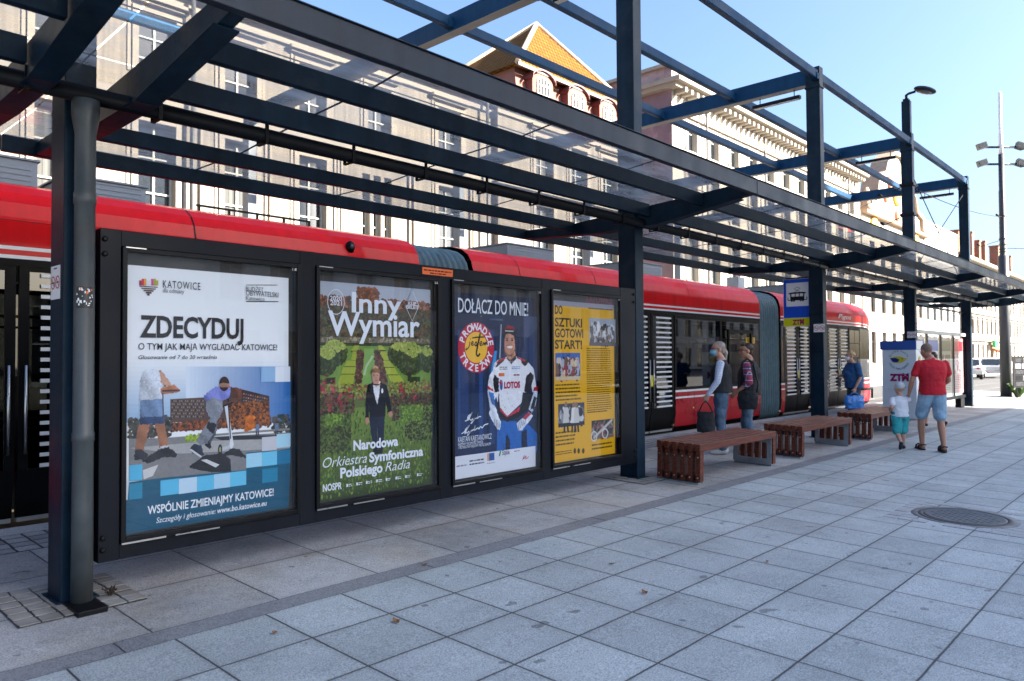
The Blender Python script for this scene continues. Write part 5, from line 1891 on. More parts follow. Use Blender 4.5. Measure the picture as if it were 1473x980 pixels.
L_.poly([(0.5892, vw), (0.6122, vw + 0.06), (0.6238, vw + 0.03), (0.6045, vw - 0.01)], hx('2f8a5a'))
L_.greek(0.8046, vw + 0.01, 0.8894, vw + 0.035, 1, hx('8a8f9c'), 6, 0)
stroke([(596, 600), (610, 565), (604, 590), (622, 570), (618, 592), (640, 575)], 0.008, hx('c02a3a'), 'g', 2)
L_.build('lettering', t)

# ---- poster: yellow festival sheet with columns of print
t, a, back = poster(3, 'yellow poster with blocky black headline, four small photos and columns of print', hx('dfae1c'))
back.build('paper', WHITE, t)
YEL = hx('e0a812')
a.rect(0, 0, PW_, PH_, YEL, 0.02)
a.rect(0, 1.6121, PW_, PH_, hx('8f90a0'), 0.08)
PH3 = [((210, 318), (346, 180), ['9aa3b2', 'c9cbd2', '5c5a60', '3a3436', '7d6a60', 'b7bcc6']), ((33, 500), (162, 355), ['2f5aa8', '8f2f3c', 'c9b79a', '2a2c3c', '6a4a44', 'a9adc0']),
       ((48, 745), (184, 612), ['3a3c44', '6b6e78', '22232a', '9a9ca6', '4d505a', 'c7c8cf']), ((222, 808), (336, 697), ['2a2422', '4a3c38', '6d5a50', '8f8a88', '1e1c1e', '8a3a34'])]
for i_, (p, q, cs) in enumerate(PH3):
    u0, v0 = UV('h', p[0], p[1], 3)
    u1, v1 = UV('h', q[0], q[1], 3)
    v0, v1 = min(v0, v1), max(v0, v1)
    a.rect(u0, v0, u1, v1, hx(cs[0]), 0.3)
    a.dabs(u0 + 0.03, v0 + 0.03, u1 - 0.03, v0 + (v1 - v0) * 0.72, 220, 0.024, [hx(c_) for c_ in cs[1:]], 200 + i_, aspect=1.6)
    a.rect(u0, v0, u1, v0 + 0.04, hx(cs[2]), 0.3)
# the two dancers of the third picture and the rider of the fourth
for x in (88, 128, 142):
    u, v = UV('h', x, 690, 3)
    c_ = hx('c9c6c4') if x != 128 else hx('e0ddd8')
    a.poly([(u - 0.05, v - 0.06), (u + 0.05, v - 0.06), (u + 0.035, v + 0.1), (u - 0.03, v + 0.1)], c_, 0.1)
    a.line([(u - 0.02, v - 0.06), (u - 0.03, v - 0.16)], 0.03, hx('1c1c22'))
    a.line([(u + 0.02, v - 0.06), (u + 0.035, v - 0.16)], 0.03, hx('1c1c22'))
    a.ell(u, v + 0.13, 0.025, 0.03, hx('8a6a5a'))
a.line([UV('h', 232, 800, 3), UV('h', 330, 702, 3)], 0.03, hx('b9b6b0'))
for x, y in ((292, 775), (235, 790)):
    a.ring(*UV('h', x, y, 3), 0.05, 0.05, 0.012, hx('d0d0d4'))
a.build('picture', t)
L_ = Print()
L_.d = a.d + 0.0002
for s_, x0, x1, y0, y1 in (('DO', 30, 70, 150, 105), ('SZTUKI', 30, 172, 215, 168), ('GOTOWI', 30, 178, 272, 225), ('START!', 30, 172, 332, 285)):
    vv = UV('h', 30, y0, 3)[1]
    L_.text(s_, (UV('h', x0, y0, 3)[0], vv), (UV('h', x1, y0, 3)[0], vv + 0.086), hx('33290f'), 0.03)
vv = 1.6693
L_.text('DK', (0.3076, vv), (0.4447, vv + 0.1), hx('3a3640'), 0.05)
L_.text('KATOWICE', (0.5989, vv), (1.0888, vv + 0.1), hx('7a3050'), 0.03)
CD = hx('4a3a10')
L_.greek(0.6423, 1.5965, 1.0876, 1.6298, 1, CD, 1, 0)
L_.greek(0.6022, 0.4970, 1.0658, 1.1872, 29, CD, 2, 0.1)
L_.greek(0.6090, 0.4723, 0.9707, 0.5011, 1, hx('2a2008'), 3, 0)
L_.greek(0.0739, 0.6237, 0.5061, 0.8158, 5, CD, 4, 0.3)
L_.greek(0.0685, 0.1643, 0.4731, 0.3263, 4, CD, 5, 0.3)
L_.greek(0.6801, 0.0681, 1.0858, 0.1507, 2, CD, 6, 0.1)
L_.greek(0.0659, 0.0726, 0.3393, 0.1194, 2, CD, 7, 0.1)
for x in (134, 154, 178):
    L_.ell(*UV('h', x, 866, 3), 0.022, 0.03, CD)
L_.build('lettering', t)

# orange notice on the case and the no-smoking labels
t = thing('notice_label', 'small orange notice stuck on top rail of the display case', 'sticker', (4.30, 4.8715, 2.285), local=True)
m = MB()
m.box(-0.175, 0.175, -0.0012, 0, -0.03, 0.03)
m.build('label_sheet', pm('orange_vinyl', (0.72, 0.12, 0.015), rough=0.45), t)
p = Print()
p.d = 0.002
p.greek(-0.16, -0.004, 0.16, 0.024, 1, hx('3a1408'), 1, 0)
p.greek(-0.09, -0.026, 0.1, 0.0, 1, hx('3a1408'), 2, 0)
p.build('lettering', t)


def no_smoking(label, loc, rz, w=0.19, h=0.125):
    """two crossed-out circles on white; the sheet faces local -y"""
    t = thing('no_smoking_label', label, 'sticker', loc, rz, local=True)
    m = MB()
    m.box(-w / 2, w / 2, -0.0012, 0, -h / 2, h / 2)
    m.build('label_sheet', WHITE, t)
    p = Print()
    p.d = 0.002
    red = hx('c02434')
    for q in (-0.25, 0.25):
        r = min(w * 0.21, h * 0.36)
        u = q * w
        p.rect(u - r * 0.6, -r * 0.15, u + r * 0.6, r * 0.12, hx('202024'))
        p.ring(u, 0, r, r, r * 0.22, red)
        p.line([(u - r * 0.7, r * 0.7), (u + r * 0.7, -r * 0.7)], r * 0.22, red)
    p.rect(-w * 0.18, h * 0.40, w * 0.18, h * 0.44, hx('40404a'))
    p.build('sign_print', t)
    return t


no_smoking('white no smoking label on the nearest left post', (1.409, 5.015, 2.0), R(-90), 0.17, 0.2)
no_smoking('white no smoking label on the post beside the blue tram sign', (13.153, 4.95, 2.035), R(-90), 0.19, 0.14)
no_smoking('white no smoking label on the post behind the ticket pillar', (18.698, 4.955, 2.03), R(-90), 0.19, 0.14)
t = thing('graffiti_label', 'torn black and white graffiti label on the down pipe', 'sticker', (1.485, 4.744, 1.9), local=True)
p = Print()
n_ = 9
for i_ in range(n_):
    pass
m = MB()
rg = []
for zz in (-0.062, 0.062):
    rg.append([(0.012 + 0.0572 * math.sin(R(-62 + 12 * q)) , 0.056 - 0.0572 * math.cos(R(-62 + 12 * q)), zz) for q in range(9)])
m.rings(rg, 0, caps=False, closed=False)
rnd = random.Random(5)
for i_ in range(26):
    q0 = -60 + 85 * rnd.random()
    z0_ = -0.055 + 0.1 * rnd.random()
    dq, dz = 5 + 9 * rnd.random(), 0.006 + 0.012 * rnd.random()
    rr = 0.0576 + 0.00004 * i_
    m.poly([(0.012 + rr * math.sin(R(a_)), 0.056 - rr * math.cos(R(a_)), z_) for a_, z_ in ((q0, z0_), (q0 + dq, z0_ + 0.003), (q0 + dq - 2, z0_ + dz), (q0 + 1, z0_ + dz))], 1 if i_ % 9 else 2)
m.build('label_sheet', [pm('black_vinyl', (0.012, 0.012, 0.013), rough=0.4), WHITE, MATS['orange_vinyl']], t)

# blue tram-stop sign on the third post
t = thing('tram_stop_sign', 'blue tram stop sign with black tram pictogram and yellow ZTM strip', 'sign', (13.24, 5.36, 2.08), R(-90), local=True)
m = MB()
m.box(-0.255, 0.255, 0, 0.012, 0.0, 0.85)
m.build('sign_panel', pm('sign_back_alu', (0.5, 0.5, 0.5), rough=0.4, metal=0.5), t, bevel=0.004)
p = Print()
p.d = 0.001
p.rect(-0.255, 0.0, 0.255, 0.85, hx('e8eaee'))
p.rect(-0.25, 0.155, 0.25, 0.845, hx('1450c8'))
p.rect(-0.25, 0.005, 0.25, 0.15, hx('d6d414'))
p.rect(-0.2, 0.36, 0.2, 0.78, hx('e4e6ea'))
bk = hx('121216')
p.poly([(-0.175, 0.475), (-0.16, 0.465), (0.16, 0.465), (0.178, 0.475), (0.178, 0.52), (0.155, 0.525), (0.15, 0.59), (0.165, 0.6), (0.1, 0.612), (-0.1, 0.612), (-0.165, 0.6), (-0.15, 0.59), (-0.155, 0.525), (-0.178, 0.52)], bk)
for k_ in range(3):
    p.rect(-0.105 + 0.075 * k_, 0.535, -0.045 + 0.075 * k_, 0.585, hx('e4e6ea'))
for k_ in (-1, 1):
    p.rect(0.145 * k_ - 0.018, 0.48, 0.145 * k_ + 0.018, 0.58, hx('e4e6ea'))
for k_ in (-0.1, -0.06, 0.06, 0.1):
    p.ell(k_, 0.458, 0.017, 0.017, bk)
p.line([(-0.045, 0.612), (0.0, 0.645)], 0.008, bk)
p.line([(0.045, 0.612), (0.0, 0.645)], 0.008, bk)
p.line([(0.0, 0.64), (-0.055, 0.675), (0.0, 0.705), (0.055, 0.675), (0.0, 0.64)], 0.009, bk)
p.build('pictogram', t)
p = Print()
p.d = 0.0025
MG = hx('a0145c')
p.text('ZTM', (-0.095, 0.035), (0.115, 0.115), MG, 0.06)
p.poly([(0.045, 0.135), (0.078, 0.113), (0.111, 0.135), (0.111, 0.122), (0.078, 0.1), (0.045, 0.122)], MG)
p.build('lettering', t)
for q in ((-0.05, 0.35, 0.014, 0.03, 0.80, 0.83), (0.1, 0.35, 0.014, 0.03, 0.06, 0.09), (-0.2, 0.3, 0.0, 0.02, 0.852, 0.875)):
    m = MB()
    m.box(*q)
    m.build('bracket', BLACK, t)

# ------------------------------------------------------------------ the red tram
M_RED = pm('tram_red_paint', (0.66, 0.005, 0.009), rough=0.35, var=0.06, scale=1.0, coat=0.13, spec=0.05, streak=0.16, dirt=(0.36, 0.03, 0.03), dirt_amt=0.45, dirt_scale=1.3)
M_RED_D = pm('tram_red_lower', (0.40, 0.010, 0.018), rough=0.3, var=0.1, coat=0.05, spec=0.15, dirt=(0.10, 0.02, 0.02), dirt_amt=0.4, dirt_scale=2)
M_TBLK = pm('tram_black_trim', (0.004, 0.004, 0.005), rough=0.4, var=0.2, spec=0.1)
M_TWHT = pm('tram_white_stripe', (0.78, 0.78, 0.78), rough=0.35, var=0.03)
M_TGREY = pm('tram_skirt_grey', (0.10, 0.10, 0.10), rough=0.5)
M_TIN = pm('tram_inside', (0.20, 0.20, 0.21), rough=0.7)
M_BELL = pm('bellows_rubber', (0.10, 0.16, 0.18), rough=0.6, var=0.3, scale=6)
TGL = glass('tram_window_glass', (0.09, 0.097, 0.10), refl=1.0, ior=1.6)
T0, TC = 7.35, 8.55                 # side plane and centre line
tr = thing('tram', 'long red articulated tram with white stripes and black window band standing at the stop', 'tram', (9.0, TC, -0.05))
PROF = [  # (inset from the side, height, material of the strip ending here)
    (0.10, 0.14, None), (0.03, 0.24, 2), (0.0, 0.50, 3), (0.0, 0.765, 3), (0.0, 0.80, 1), (0.0, 0.885, 3), (0.0, 0.925, 1), ('W', 2.34, None), (0.0, 2.40, 2),
    (0.0, 2.43, 1), (0.0, 2.475, 0), (0.0, 2.505, 1), (0.005, 2.72, 0), (0.008, 2.726, 2), (0.012, 2.75, 0), (0.05, 2.88, 0), (0.12, 2.98, 0), (0.24, 3.06, 0), (0.45, 3.12, 0), (0.8, 3.15, 4), (1.2, 3.16, 4)]


def sec(x, f=1.0, dz=0.0):
    """one half cross-section: list of (y, z) for the near side"""
    pts = []
    for ins, z, mi in PROF:
        i0 = 0.0 if ins == 'W' else ins
        half = (1.2 - i0) * f
        pts.append((half, z + (dz * max(0.0, (z - 0.9) / 2.2))))
    return pts


def strip(mb, xs, fs, dzs, lo, hi, side):
    """skin between profile rows lo..hi over stations xs"""
    for a in range(len(xs) - 1):
        A, B = sec(xs[a], fs[a], dzs[a]), sec(xs[a + 1], fs[a + 1], dzs[a + 1])
        for i in range(lo, hi):
            mi = PROF[i + 1][2]
            if PROF[i + 1][0] == 'W' or mi is None:
                continue
            q = [(xs[a], TC - side * A[i][0], A[i][1]), (xs[a + 1], TC - side * B[i][0], B[i][1]), (xs[a + 1], TC - side * B[i + 1][0], B[i + 1][1]), (xs[a], TC - side * A[i + 1][0], A[i + 1][1])]
            if side < 0:
                q.reverse()
            mb.poly(q, mi, i >= 13)


IW = next(i for i, p in enumerate(PROF) if p[0] == 'W')
NP = len(PROF) - 1
CARS = [  # x0, x1, doors (near side)
    (-9.0, 6.19, [(-5.2, -3.6), (1.15, 2.42)]),
    (7.14, 16.05, [(7.6, 9.1), (10.78, 12.40)]),
    (17.15, 24.45, [(17.36, 18.95), (20.1, 21.72)]),
]
SKIN = [M_RED, M_TWHT, M_TBLK, M_RED_D, M_TGREY]
for ci, (cx0, cx1, doors) in enumerate(CARS):
    nose = ci == 2
    body = MB()
    xs_end = cx1
    if nose:
        st = [(22.6, 1, 0), (23.3, 0.97, -0.02), (23.8, 0.90, -0.10), (24.15, 0.78, -0.24), (24.38, 0.60, -0.42), (24.5, 0.40, -0.60)]
    else:
        st = [(cx1, 1, 0)]
    xs = [cx0] + [q[0] for q in st]
    fs = [1] + [q[1] for q in st]
    ds = [0] + [q[2] for q in st]
    for side in (1, -1):
        strip(body, xs, fs, ds, IW, NP, side)           # above the windows
        segs, x = [], cx0
        for a, b in (doors if side == 1 else []):
            segs.append((x, a))
            x = b
        segs.append((x, xs[1]))
        for a, b in segs:
            if b - a > 0.02:
                strip(body, [a, b], [1, 1], [0, 0], 0, IW - 1, side)
        if nose:
            strip(body, xs[1:], fs[1:], ds[1:], 0, IW - 1, side)
    # floor, inner ceiling, end walls
    x_in = cx1 if not nose else 23.2
    body.poly([(cx0, T0 + 0.1, 0.28), (x_in, T0 + 0.1, 0.28), (x_in, TC + 1.1, 0.28), (cx0, TC + 1.1, 0.28)], 5)
    body.poly([(cx0, T0 + 0.05, 2.42), (cx0, TC + 1.15, 2.42), (x_in, TC + 1.15, 2.42), (x_in, T0 + 0.05, 2.42)], 5)
    if nose:
        S = sec(*st[-1])
        body.poly([(24.5, TC - p[0], p[1]) for p in S] + [(24.5, TC + p[0], p[1]) for p in reversed(S)], 2)
    o = body.build('car_body', SKIN + [M_TIN], tr)
    # thin seams across the roof shoulder
    sm = MB()
    for x in {0: (-1.2, 3.3), 1: (8.1, 9.95, 12.97), 2: (18.6, 20.0, 22.2)}[ci]:
        S = sec(x)
        for i in range(IW + 5, NP - 1):
            a, b = S[i], S[i + 1]
            sm.poly([(x - 0.008, TC - a[0] - 0.002, a[1] + 0.001), (x + 0.008, TC - a[0] - 0.002, a[1] + 0.001), (x + 0.008, TC - b[0] - 0.002, b[1] + 0.001), (x - 0.008, TC - b[0] - 0.002, b[1] + 0.001)])
    for x in {0: (0.9, 2.6, 4.4), 1: (9.3, 10.7, 12.42, 14.25), 2: (19.0, 20.9, 22.4)}[ci]:
        sm.poly([(x - 0.006, T0 - 0.002, 2.51), (x + 0.006, T0 - 0.002, 2.51), (x + 0.006, T0 + 0.003, 2.72), (x - 0.006, T0 + 0.003, 2.72)])
    for x in {0: (3.4, 4.9), 1: (9.9, 13.1, 14.6, 15.3), 2: (19.5, 22.3)}[ci]:
        sm.poly([(x - 0.006, T0 - 0.002, 0.25), (x + 0.006, T0 - 0.002, 0.25), (x + 0.006, T0 - 0.002, 0.88), (x - 0.006, T0 - 0.002, 0.88)])
    sm.build('panel_seam', M_TBLK, o)
    # windows on both sides; the near side leaves the doors free
    for side in (1, -1):
        y = TC - side * 1.195
        segs, x = [], cx0
        for a, b in (doors if side == 1 else []):
            segs.append((x, a))
            x = b
        segs.append((x, 22.6 if nose else cx1))
        for a, b in segs:
            if b - a < 0.1:
                continue
            n = max(1, round((b - a) / 1.75))
            w_ = (b - a) / n
            for i in range(n):
                xa, xb = a + w_ * i, a + w_ * (i + 1)
                fr = MB()
                y0, y1 = (y - 0.004, y + 0.03) if side == 1 else (y - 0.03, y + 0.004)
                g_ = 0.045
                fr.box(xa + 0.002, xa + g_, y0, y1, 0.926, 2.339)
                fr.box(xb - g_, xb - 0.002, y0, y1, 0.926, 2.339)
                fr.box(xa + g_, xb - g_, y0 + 0.001, y1, 0.926, 0.98)
                fr.box(xa + g_, xb - g_, y0 + 0.001, y1, 2.28, 2.339)
                if (i + ci) % 2 == 0 and w_ > 0.8:
                    fr.box(xa + g_, xb - g_, y0 + 0.002, y1, 1.90, 1.925)
                    fr.box(xa + w_ * 0.5 - 0.012, xa + w_ * 0.5 + 0.012, y0 + 0.002, y1, 1.926, 2.279)
                wo = fr.build('window', M_TBLK, tr)
                p = MB()
                q = [(xa + g_, y, 0.98), (xb - g_, y, 0.98), (xb - g_, y, 2.28), (xa + g_, y, 2.28)]
                p.poly(q if side == 1 else q[::-1])
                p.build('pane', TGL, wo)
    if nose:      # wrap-round cab glass
        for side in (1, -1):
            p = MB()
            for a in range(len(st) - 1):
                A, B = sec(*st[a]), sec(*st[a + 1])
                lo, hi = IW - 1, IW
                q = [(st[a][0], TC - side * A[lo][0], A[lo][1]), (st[a + 1][0], TC - side * B[lo][0], B[lo][1]), (st[a + 1][0], TC - side * B[hi][0], B[hi][1]), (st[a][0], TC - side * A[hi][0], A[hi][1])]
                p.poly(q if side == 1 else q[::-1])
            p.build('cab_window', TGL, tr)
        hl = MB()
        hl.ellip((24.3, T0 + 0.45, 0.62), (0.12, 0.16, 0.12), seg=12)
        hl.build('headlight', pm('headlight_lens', (0.6, 0.6, 0.6), rough=0.1), tr)
        hl = MB()
        hl.tube([(22.2, T0 - 0.03, 0.60), (23.6, T0 + 0.0, 0.60), (23.9, T0 + 0.1, 0.58), (23.95, T0 + 0.12, 0.3)], 0.03, seg=8)
        hl.build('bumper_rail', M_TBLK, tr)
    # doors: two black leaves, white bars printed on the glass
    for a, b in doors:
        mid = (a + b) / 2
        for xa, xb in ((a + 0.02, mid - 0.012), (mid + 0.012, b - 0.02)):
            d = MB()
            y0, y1 = T0 + 0.012, T0 + 0.05
            e = 0.075
            zt, zk, zb = 2.37, 0.62, 0.21
            d.box(xa, xa + e, y0, y1, zk, zt)
            d.box(xb - e, xb, y0, y1, zk, zt)
            d.box(xa + e, xb - e, y0 + 0.001, y1, zt - 0.07, zt)
            d.prism([(xa, y0, zk), (xa, y1, zk), (xa, y1 + 0.07, zb), (xa, y0 + 0.07, zb)], (xb - xa, 0, 0))
            d.box(xa + 0.01, xb - 0.01, y0 + 0.055, y1 + 0.07, 0.175, 0.21, 1)
            do = d.build('door', [M_TBLK, GALV], tr)
            p = MB()
            p.poly([(xa + e, T0 + 0.03, zk), (xb - e, T0 + 0.03, zk), (xb - e, T0 + 0.03, zt - 0.07), (xa + e, T0 + 0.03, zt - 0.07)])
            p.build('door_glass', TGL, do)
            bars = MB()
            z = 0.355
            inner = xb if xa < mid - 0.1 and xb < mid else xa
            if abs(xb - mid) < 0.05:
                u0, u1 = xa + 0.14, xb - 0.1
            else:
                u0, u1 = xa + 0.16, xb - 0.09
            if ci == 0 and xa < mid - 0.1:
                u0, u1 = xa + 0.1, xa + 0.1
            while z < 2.34 and u1 > u0:
                yy = T0 + 0.008 if z > zk - 0.02 else T0 + 0.008 + 0.07 * (zk - z) / (zk - zb)
                dz_ = 0.0 if z > zk else 0.03 * 0.17
                bars.poly([(u0, yy + dz_, z), (u1, yy + dz_, z), (u1, yy, z + 0.032), (u0, yy, z + 0.032)])
                z += 0.0905
            if bars.f:
                bars.build('white_bars', M_TWHT, do)
            r = MB()
            r.tube([(xb - 0.05 if xb < mid else xa + 0.05, T0 - 0.005, 0.75), (xb - 0.05 if xb < mid else xa + 0.05, T0 - 0.005, 1.5)], 0.013, seg=8)
            r.build('door_handle', CHROME, do)
        if ci == 0:
            continue
        dd = MB()
        dd.box(mid - 0.05, mid + 0.05, T0 + 0.0, T0 + 0.012, 1.02, 1.22)
        dd.build('door_notice', pm('yellow_vinyl', (0.72, 0.58, 0.02), rough=0.5), tr)
# bellows: ribbed sleeves between the cars
for x0, x1 in ((6.19, 7.14), (16.05, 17.15)):
    m = MB()
    n = 9
    rr = []
    for i in range(n * 4 + 1):
        x = x0 + 0.01 + (x1 - x0 - 0.02) * i / (n * 4)
        k = 0.985 - 0.05 * (0.5 + 0.5 * math.cos(2 * math.pi * i / 4))
        sp_ = sec(x)
        half = [(p[0] * k, 0.25 + (p[1] - 0.25) * (0.985 - 0.02 * (0.5 + 0.5 * math.cos(2 * math.pi * i / 4)))) for p in sp_]
        ring = [(x, TC - p[0], p[1]) for p in half] + [(x, TC + p[0], p[1]) for p in reversed(half)]
        rr.append(ring)
    m.rings(rr, 0, caps=False, sm=True)
    m.build('bellows', M_BELL, tr)
# equipment boxes on the roof, the little camera pod, indicator lights, line number
for (x0, x1, y0, y1, z1) in ((0.2, 2.05, 7.85, 9.2, 3.36), (2.3, 3.05, 7.95, 9.1, 3.30), (8.4, 9.5, 7.9, 9.2, 3.31), (11.9, 12.95, 7.95, 9.1, 3.36), (-6, -2, 7.9, 9.2, 3.4), (18.8, 20.4, 7.95, 9.1, 3.38)):
    m = MB()
    m.box(x0, x1, y0, y1, 3.13, z1)
    m.box(x0 - 0.02, x1 + 0.02, y0 - 0.02, y1 + 0.02, z1, z1 + 0.02)
    for k in range(3):
        m.box(x0 + 0.05, x1 - 0.05, y0 - 0.006, y0 - 0.001, 3.17 + 0.05 * k, 3.19 + 0.05 * k)
    m.build('roof_box', pm('roof_box_grey', (0.12, 0.15, 0.18), rough=0.5, var=0.15), tr, bevel=0.01)
m = MB()
m.box(16.35, 16.7, 8.0, 8.3, 3.1, 3.42)
m.box(16.3, 16.75, 7.9, 8.4, 3.1, 3.14)
m.build('roof_unit', GALV, tr, bevel=0.02)
m = MB()
m.box(3.6, 5.0, 8.0, 8.03, 3.21, 3.23)
for k in range(5):
    m.box(3.62 + 0.34 * k, 3.64 + 0.34 * k, 8.0, 8.03, 3.13, 3.209)
m.build('roof_rail', BLACK, tr)
for x in (5.15,):
    m = MB()
    m.ellip((x, T0 + 0.035, 2.86), (0.06, 0.045, 0.075), seg=14)
    po = m.build('camera_pod', M_TBLK, tr)
    m = MB()
    m.ellip((x - 0.005, T0 - 0.006, 2.86), (0.022, 0.012, 0.028), seg=12)
    m.build('camera_lens', pm('camera_lens_glass', (0.05, 0.05, 0.06), rough=0.05), po)
for x in (13.05, 17.22, 6.0):
    m = MB()
    m.ellip((x, T0 - 0.004, 0.56), (0.035, 0.014, 0.025), seg=10)
    m.build('side_marker', pm('amber_lens', (0.7, 0.22, 0.02), rough=0.2), tr)
m = MB()
m.box(15.33, 15.77, T0 - 0.008, T0 - 0.003, 1.84, 1.97, 0)
mm_ = m.build('line_number', pm('amber_plate', (0.7, 0.42, 0.03), rough=0.4), tr)
m = MB()
add_text(m, '820', lambda u, v: (u, T0 - 0.0095, v), 15.40, 15.70, 1.865, 0.085)
m.build('lettering', M_TBLK, mm_)
m = MB()
add_text(m, 'Pigos', lambda u, v: (u, T0 - 0.004 + 0.03 * max(0, v - 2.6), v), 20.9, 21.9, 2.58, 0.12, 0, 0.0, 0.3)
m.build('lettering', M_TWHT, tr)
# open tilting window with its frame, right of the two waiting men
m = MB()
for q in ((14.46, 14.52, 1.2, 2.12), (15.5, 15.56, 1.2, 2.12)):
    m.box(q[0], q[1], T0 - 0.05, T0 - 0.006, q[2], q[3])
m.box(14.52, 15.5, T0 - 0.05, T0 - 0.006, 2.05, 2.12)
m.build('vent_frame', M_TBLK, tr)
# seats inside, seen as dark shapes through the glass
m = MB()
for cx0, cx1 in ((-8, 5.6), (9.2, 10.5), (12.7, 15.5), (18.9, 20.0), (21.8, 22.8)):
    x = cx0
    while x < cx1:
        for yy in (7.62, 9.05):
            m.box(x, x + 0.42, yy, yy + 0.45, 0.62, 0.72)
            m.box(x, x + 0.07, yy, yy + 0.45, 0.72, 1.38)
        x += 0.85
so = m.build('seats', pm('seat_fabric_dark', (0.03, 0.03, 0.06), rough=0.9), tr)
so['kind'] = 'stuff'
m = MB()
for x in (1.2, 2.4, 8.0, 9.4, 10.9, 12.3, 14.2, 17.5, 18.8, 20.2, 21.6):
    m.tube([(x, 8.1, 0.3), (x, 8.1, 2.4)], 0.017, seg=6)
m.tube([(-8, 8.1, 1.95), (5.9, 8.1, 1.95)], 0.015, seg=6)
m.tube([(7.4, 8.1, 1.95), (15.9, 8.1, 1.95)], 0.015, seg=6)
m.tube([(17.3, 8.1, 1.95), (22.5, 8.1, 1.95)], 0.015, seg=6)
m.build('grab_rails', pm('yellow_rail', (0.6, 0.42, 0.02), rough=0.4), tr)

# ------------------------------------------------------------------ benches
def wood(name):
    m = bpy.data.materials.new(name)
    m.use_nodes = True
    nt = m.node_tree
    N, L = nt.nodes, nt.links
    b = N["Principled BSDF"]
    tc = N.new('ShaderNodeTexCoord')
    mp = N.new('ShaderNodeMapping')
    mp.inputs['Scale'].default_value = (2.0, 26, 26)
    L.new(tc.outputs['Object'], mp.inputs['Vector'])
    n = N.new('ShaderNodeTexNoise')
    n.inputs['Scale'].default_value = 1.6
    n.inputs['Detail'].default_value = 7
    n.inputs['Roughness'].default_value = 0.7
    L.new(mp.outputs[0], n.inputs['Vector'])
    r = N.new('ShaderNodeValToRGB')
    r.color_ramp.elements[0].position = 0.3
    r.color_ramp.elements[0].color = (0.03, 0.007, 0.004, 1)
    r.color_ramp.elements[1].position = 0.72
    r.color_ramp.elements[1].color = (0.19, 0.042, 0.018, 1)
    L.new(n.outputs['Fac'], r.inputs[0])
    L.new(r.outputs[0], b.inputs['Base Color'])
    b.inputs['Roughness'].default_value = 0.5
    b.inputs['Specular IOR Level'].default_value = 0.3
    b.inputs['Coat Weight'].default_value = 0.05
    b.inputs['Coat Roughness'].default_value = 0.25
    bp = N.new('ShaderNodeBump')
    bp.inputs['Strength'].default_value = 0.25
    bp.inputs['Distance'].default_value = 0.01
    L.new(n.outputs['Fac'], bp.inputs['Height'])
    L.new(bp.outputs['Normal'], b.inputs['Normal'])
    return m


M_WOOD = wood('stained_wood')
BL, BW, BH, ST = 2.02, 0.56, 0.45, 0.063


def make_bench():
    """slatted bench like a staple: six top slats, six upright slats at either end, flat steel frames inside"""
    t = thing('bench', None, None, (0, 0, 0), local=True)
    gap = (BW - 6 * ST) / 5
    ys = [-BW / 2 + i * (ST + gap) for i in range(6)]
    m = MB()
    for y in ys:
        m.box(-BL / 2, BL / 2, y, y + ST, BH - 0.085, BH)
    m.build('seat', M_WOOD, t, bevel=0.006)
    for s in (-1, 1):
        m = MB()
        for i, y in enumerate(ys):
            x0 = -BL / 2 + 0.012 if s < 0 else BL / 2 - 0.012 - 0.085
            m.box(x0, x0 + 0.085, y + 0.002, y + ST - 0.002, 0.025, BH - 0.088)
        eo = m.build('end_panel', M_WOOD, t, bevel=0.005)
        m = MB()
        for i, y in enumerate(ys):
            xo = -BL / 2 + 0.011 if s < 0 else BL / 2 - 0.011
            for zz in (0.07, 0.30):
                m.lathe([(0.009, -0.003 if s > 0 else 0.004), (0.009, 0.004 if s > 0 else -0.003)], (xo, y + ST / 2, zz), axis='x', seg=8)
        m.build('screws', CHROME, eo)
        f = MB()
        xi = -BL / 2 + 0.1 if s < 0 else BL / 2 - 0.112
        f.box(xi, xi + 0.012, -BW / 2 + 0.02, -BW / 2 + 0.08, 0.0, BH - 0.09)
        f.box(xi, xi + 0.012, BW / 2 - 0.08, BW / 2 - 0.02, 0.0, BH - 0.09)
        f.box(xi, xi + 0.012, -BW / 2 + 0.08, BW / 2 - 0.08, 0.0, 0.09)
        f.box(xi, xi + 0.012, -BW / 2 + 0.08, BW / 2 - 0.08, BH - 0.15, BH - 0.09)
        f.box(xi - 0.08 if s < 0 else xi, xi + 0.012 if s < 0 else xi + 0.092, -BW / 2 + 0.03, BW / 2 - 0.03, -0.02, 0.012)
        f.build('leg_frame', GALV, t, bevel=0.002)
    return t


b0 = make_bench()
blabs = ['dark red slatted wooden bench nearest the poster display, in front of two waiting men',
         'dark red slatted wooden bench in the middle of the row below the blue tram sign',
         'dark red slatted wooden bench farthest along the row beside the small boy']
for i, (x, y, rz) in enumerate(((8.57, 4.47, R(0.0)), (11.45, 4.48, R(0.2)), (14.43, 4.50, R(0.3)))):
    t = b0 if i == 0 else copy_tree(b0)
    t.location = (x, y, gz(y) + 0.004)
    t.rotation_euler = (R(1.5), 0, rz)
    tag(t, blabs[i], 'bench', 'slatted benches along the platform')

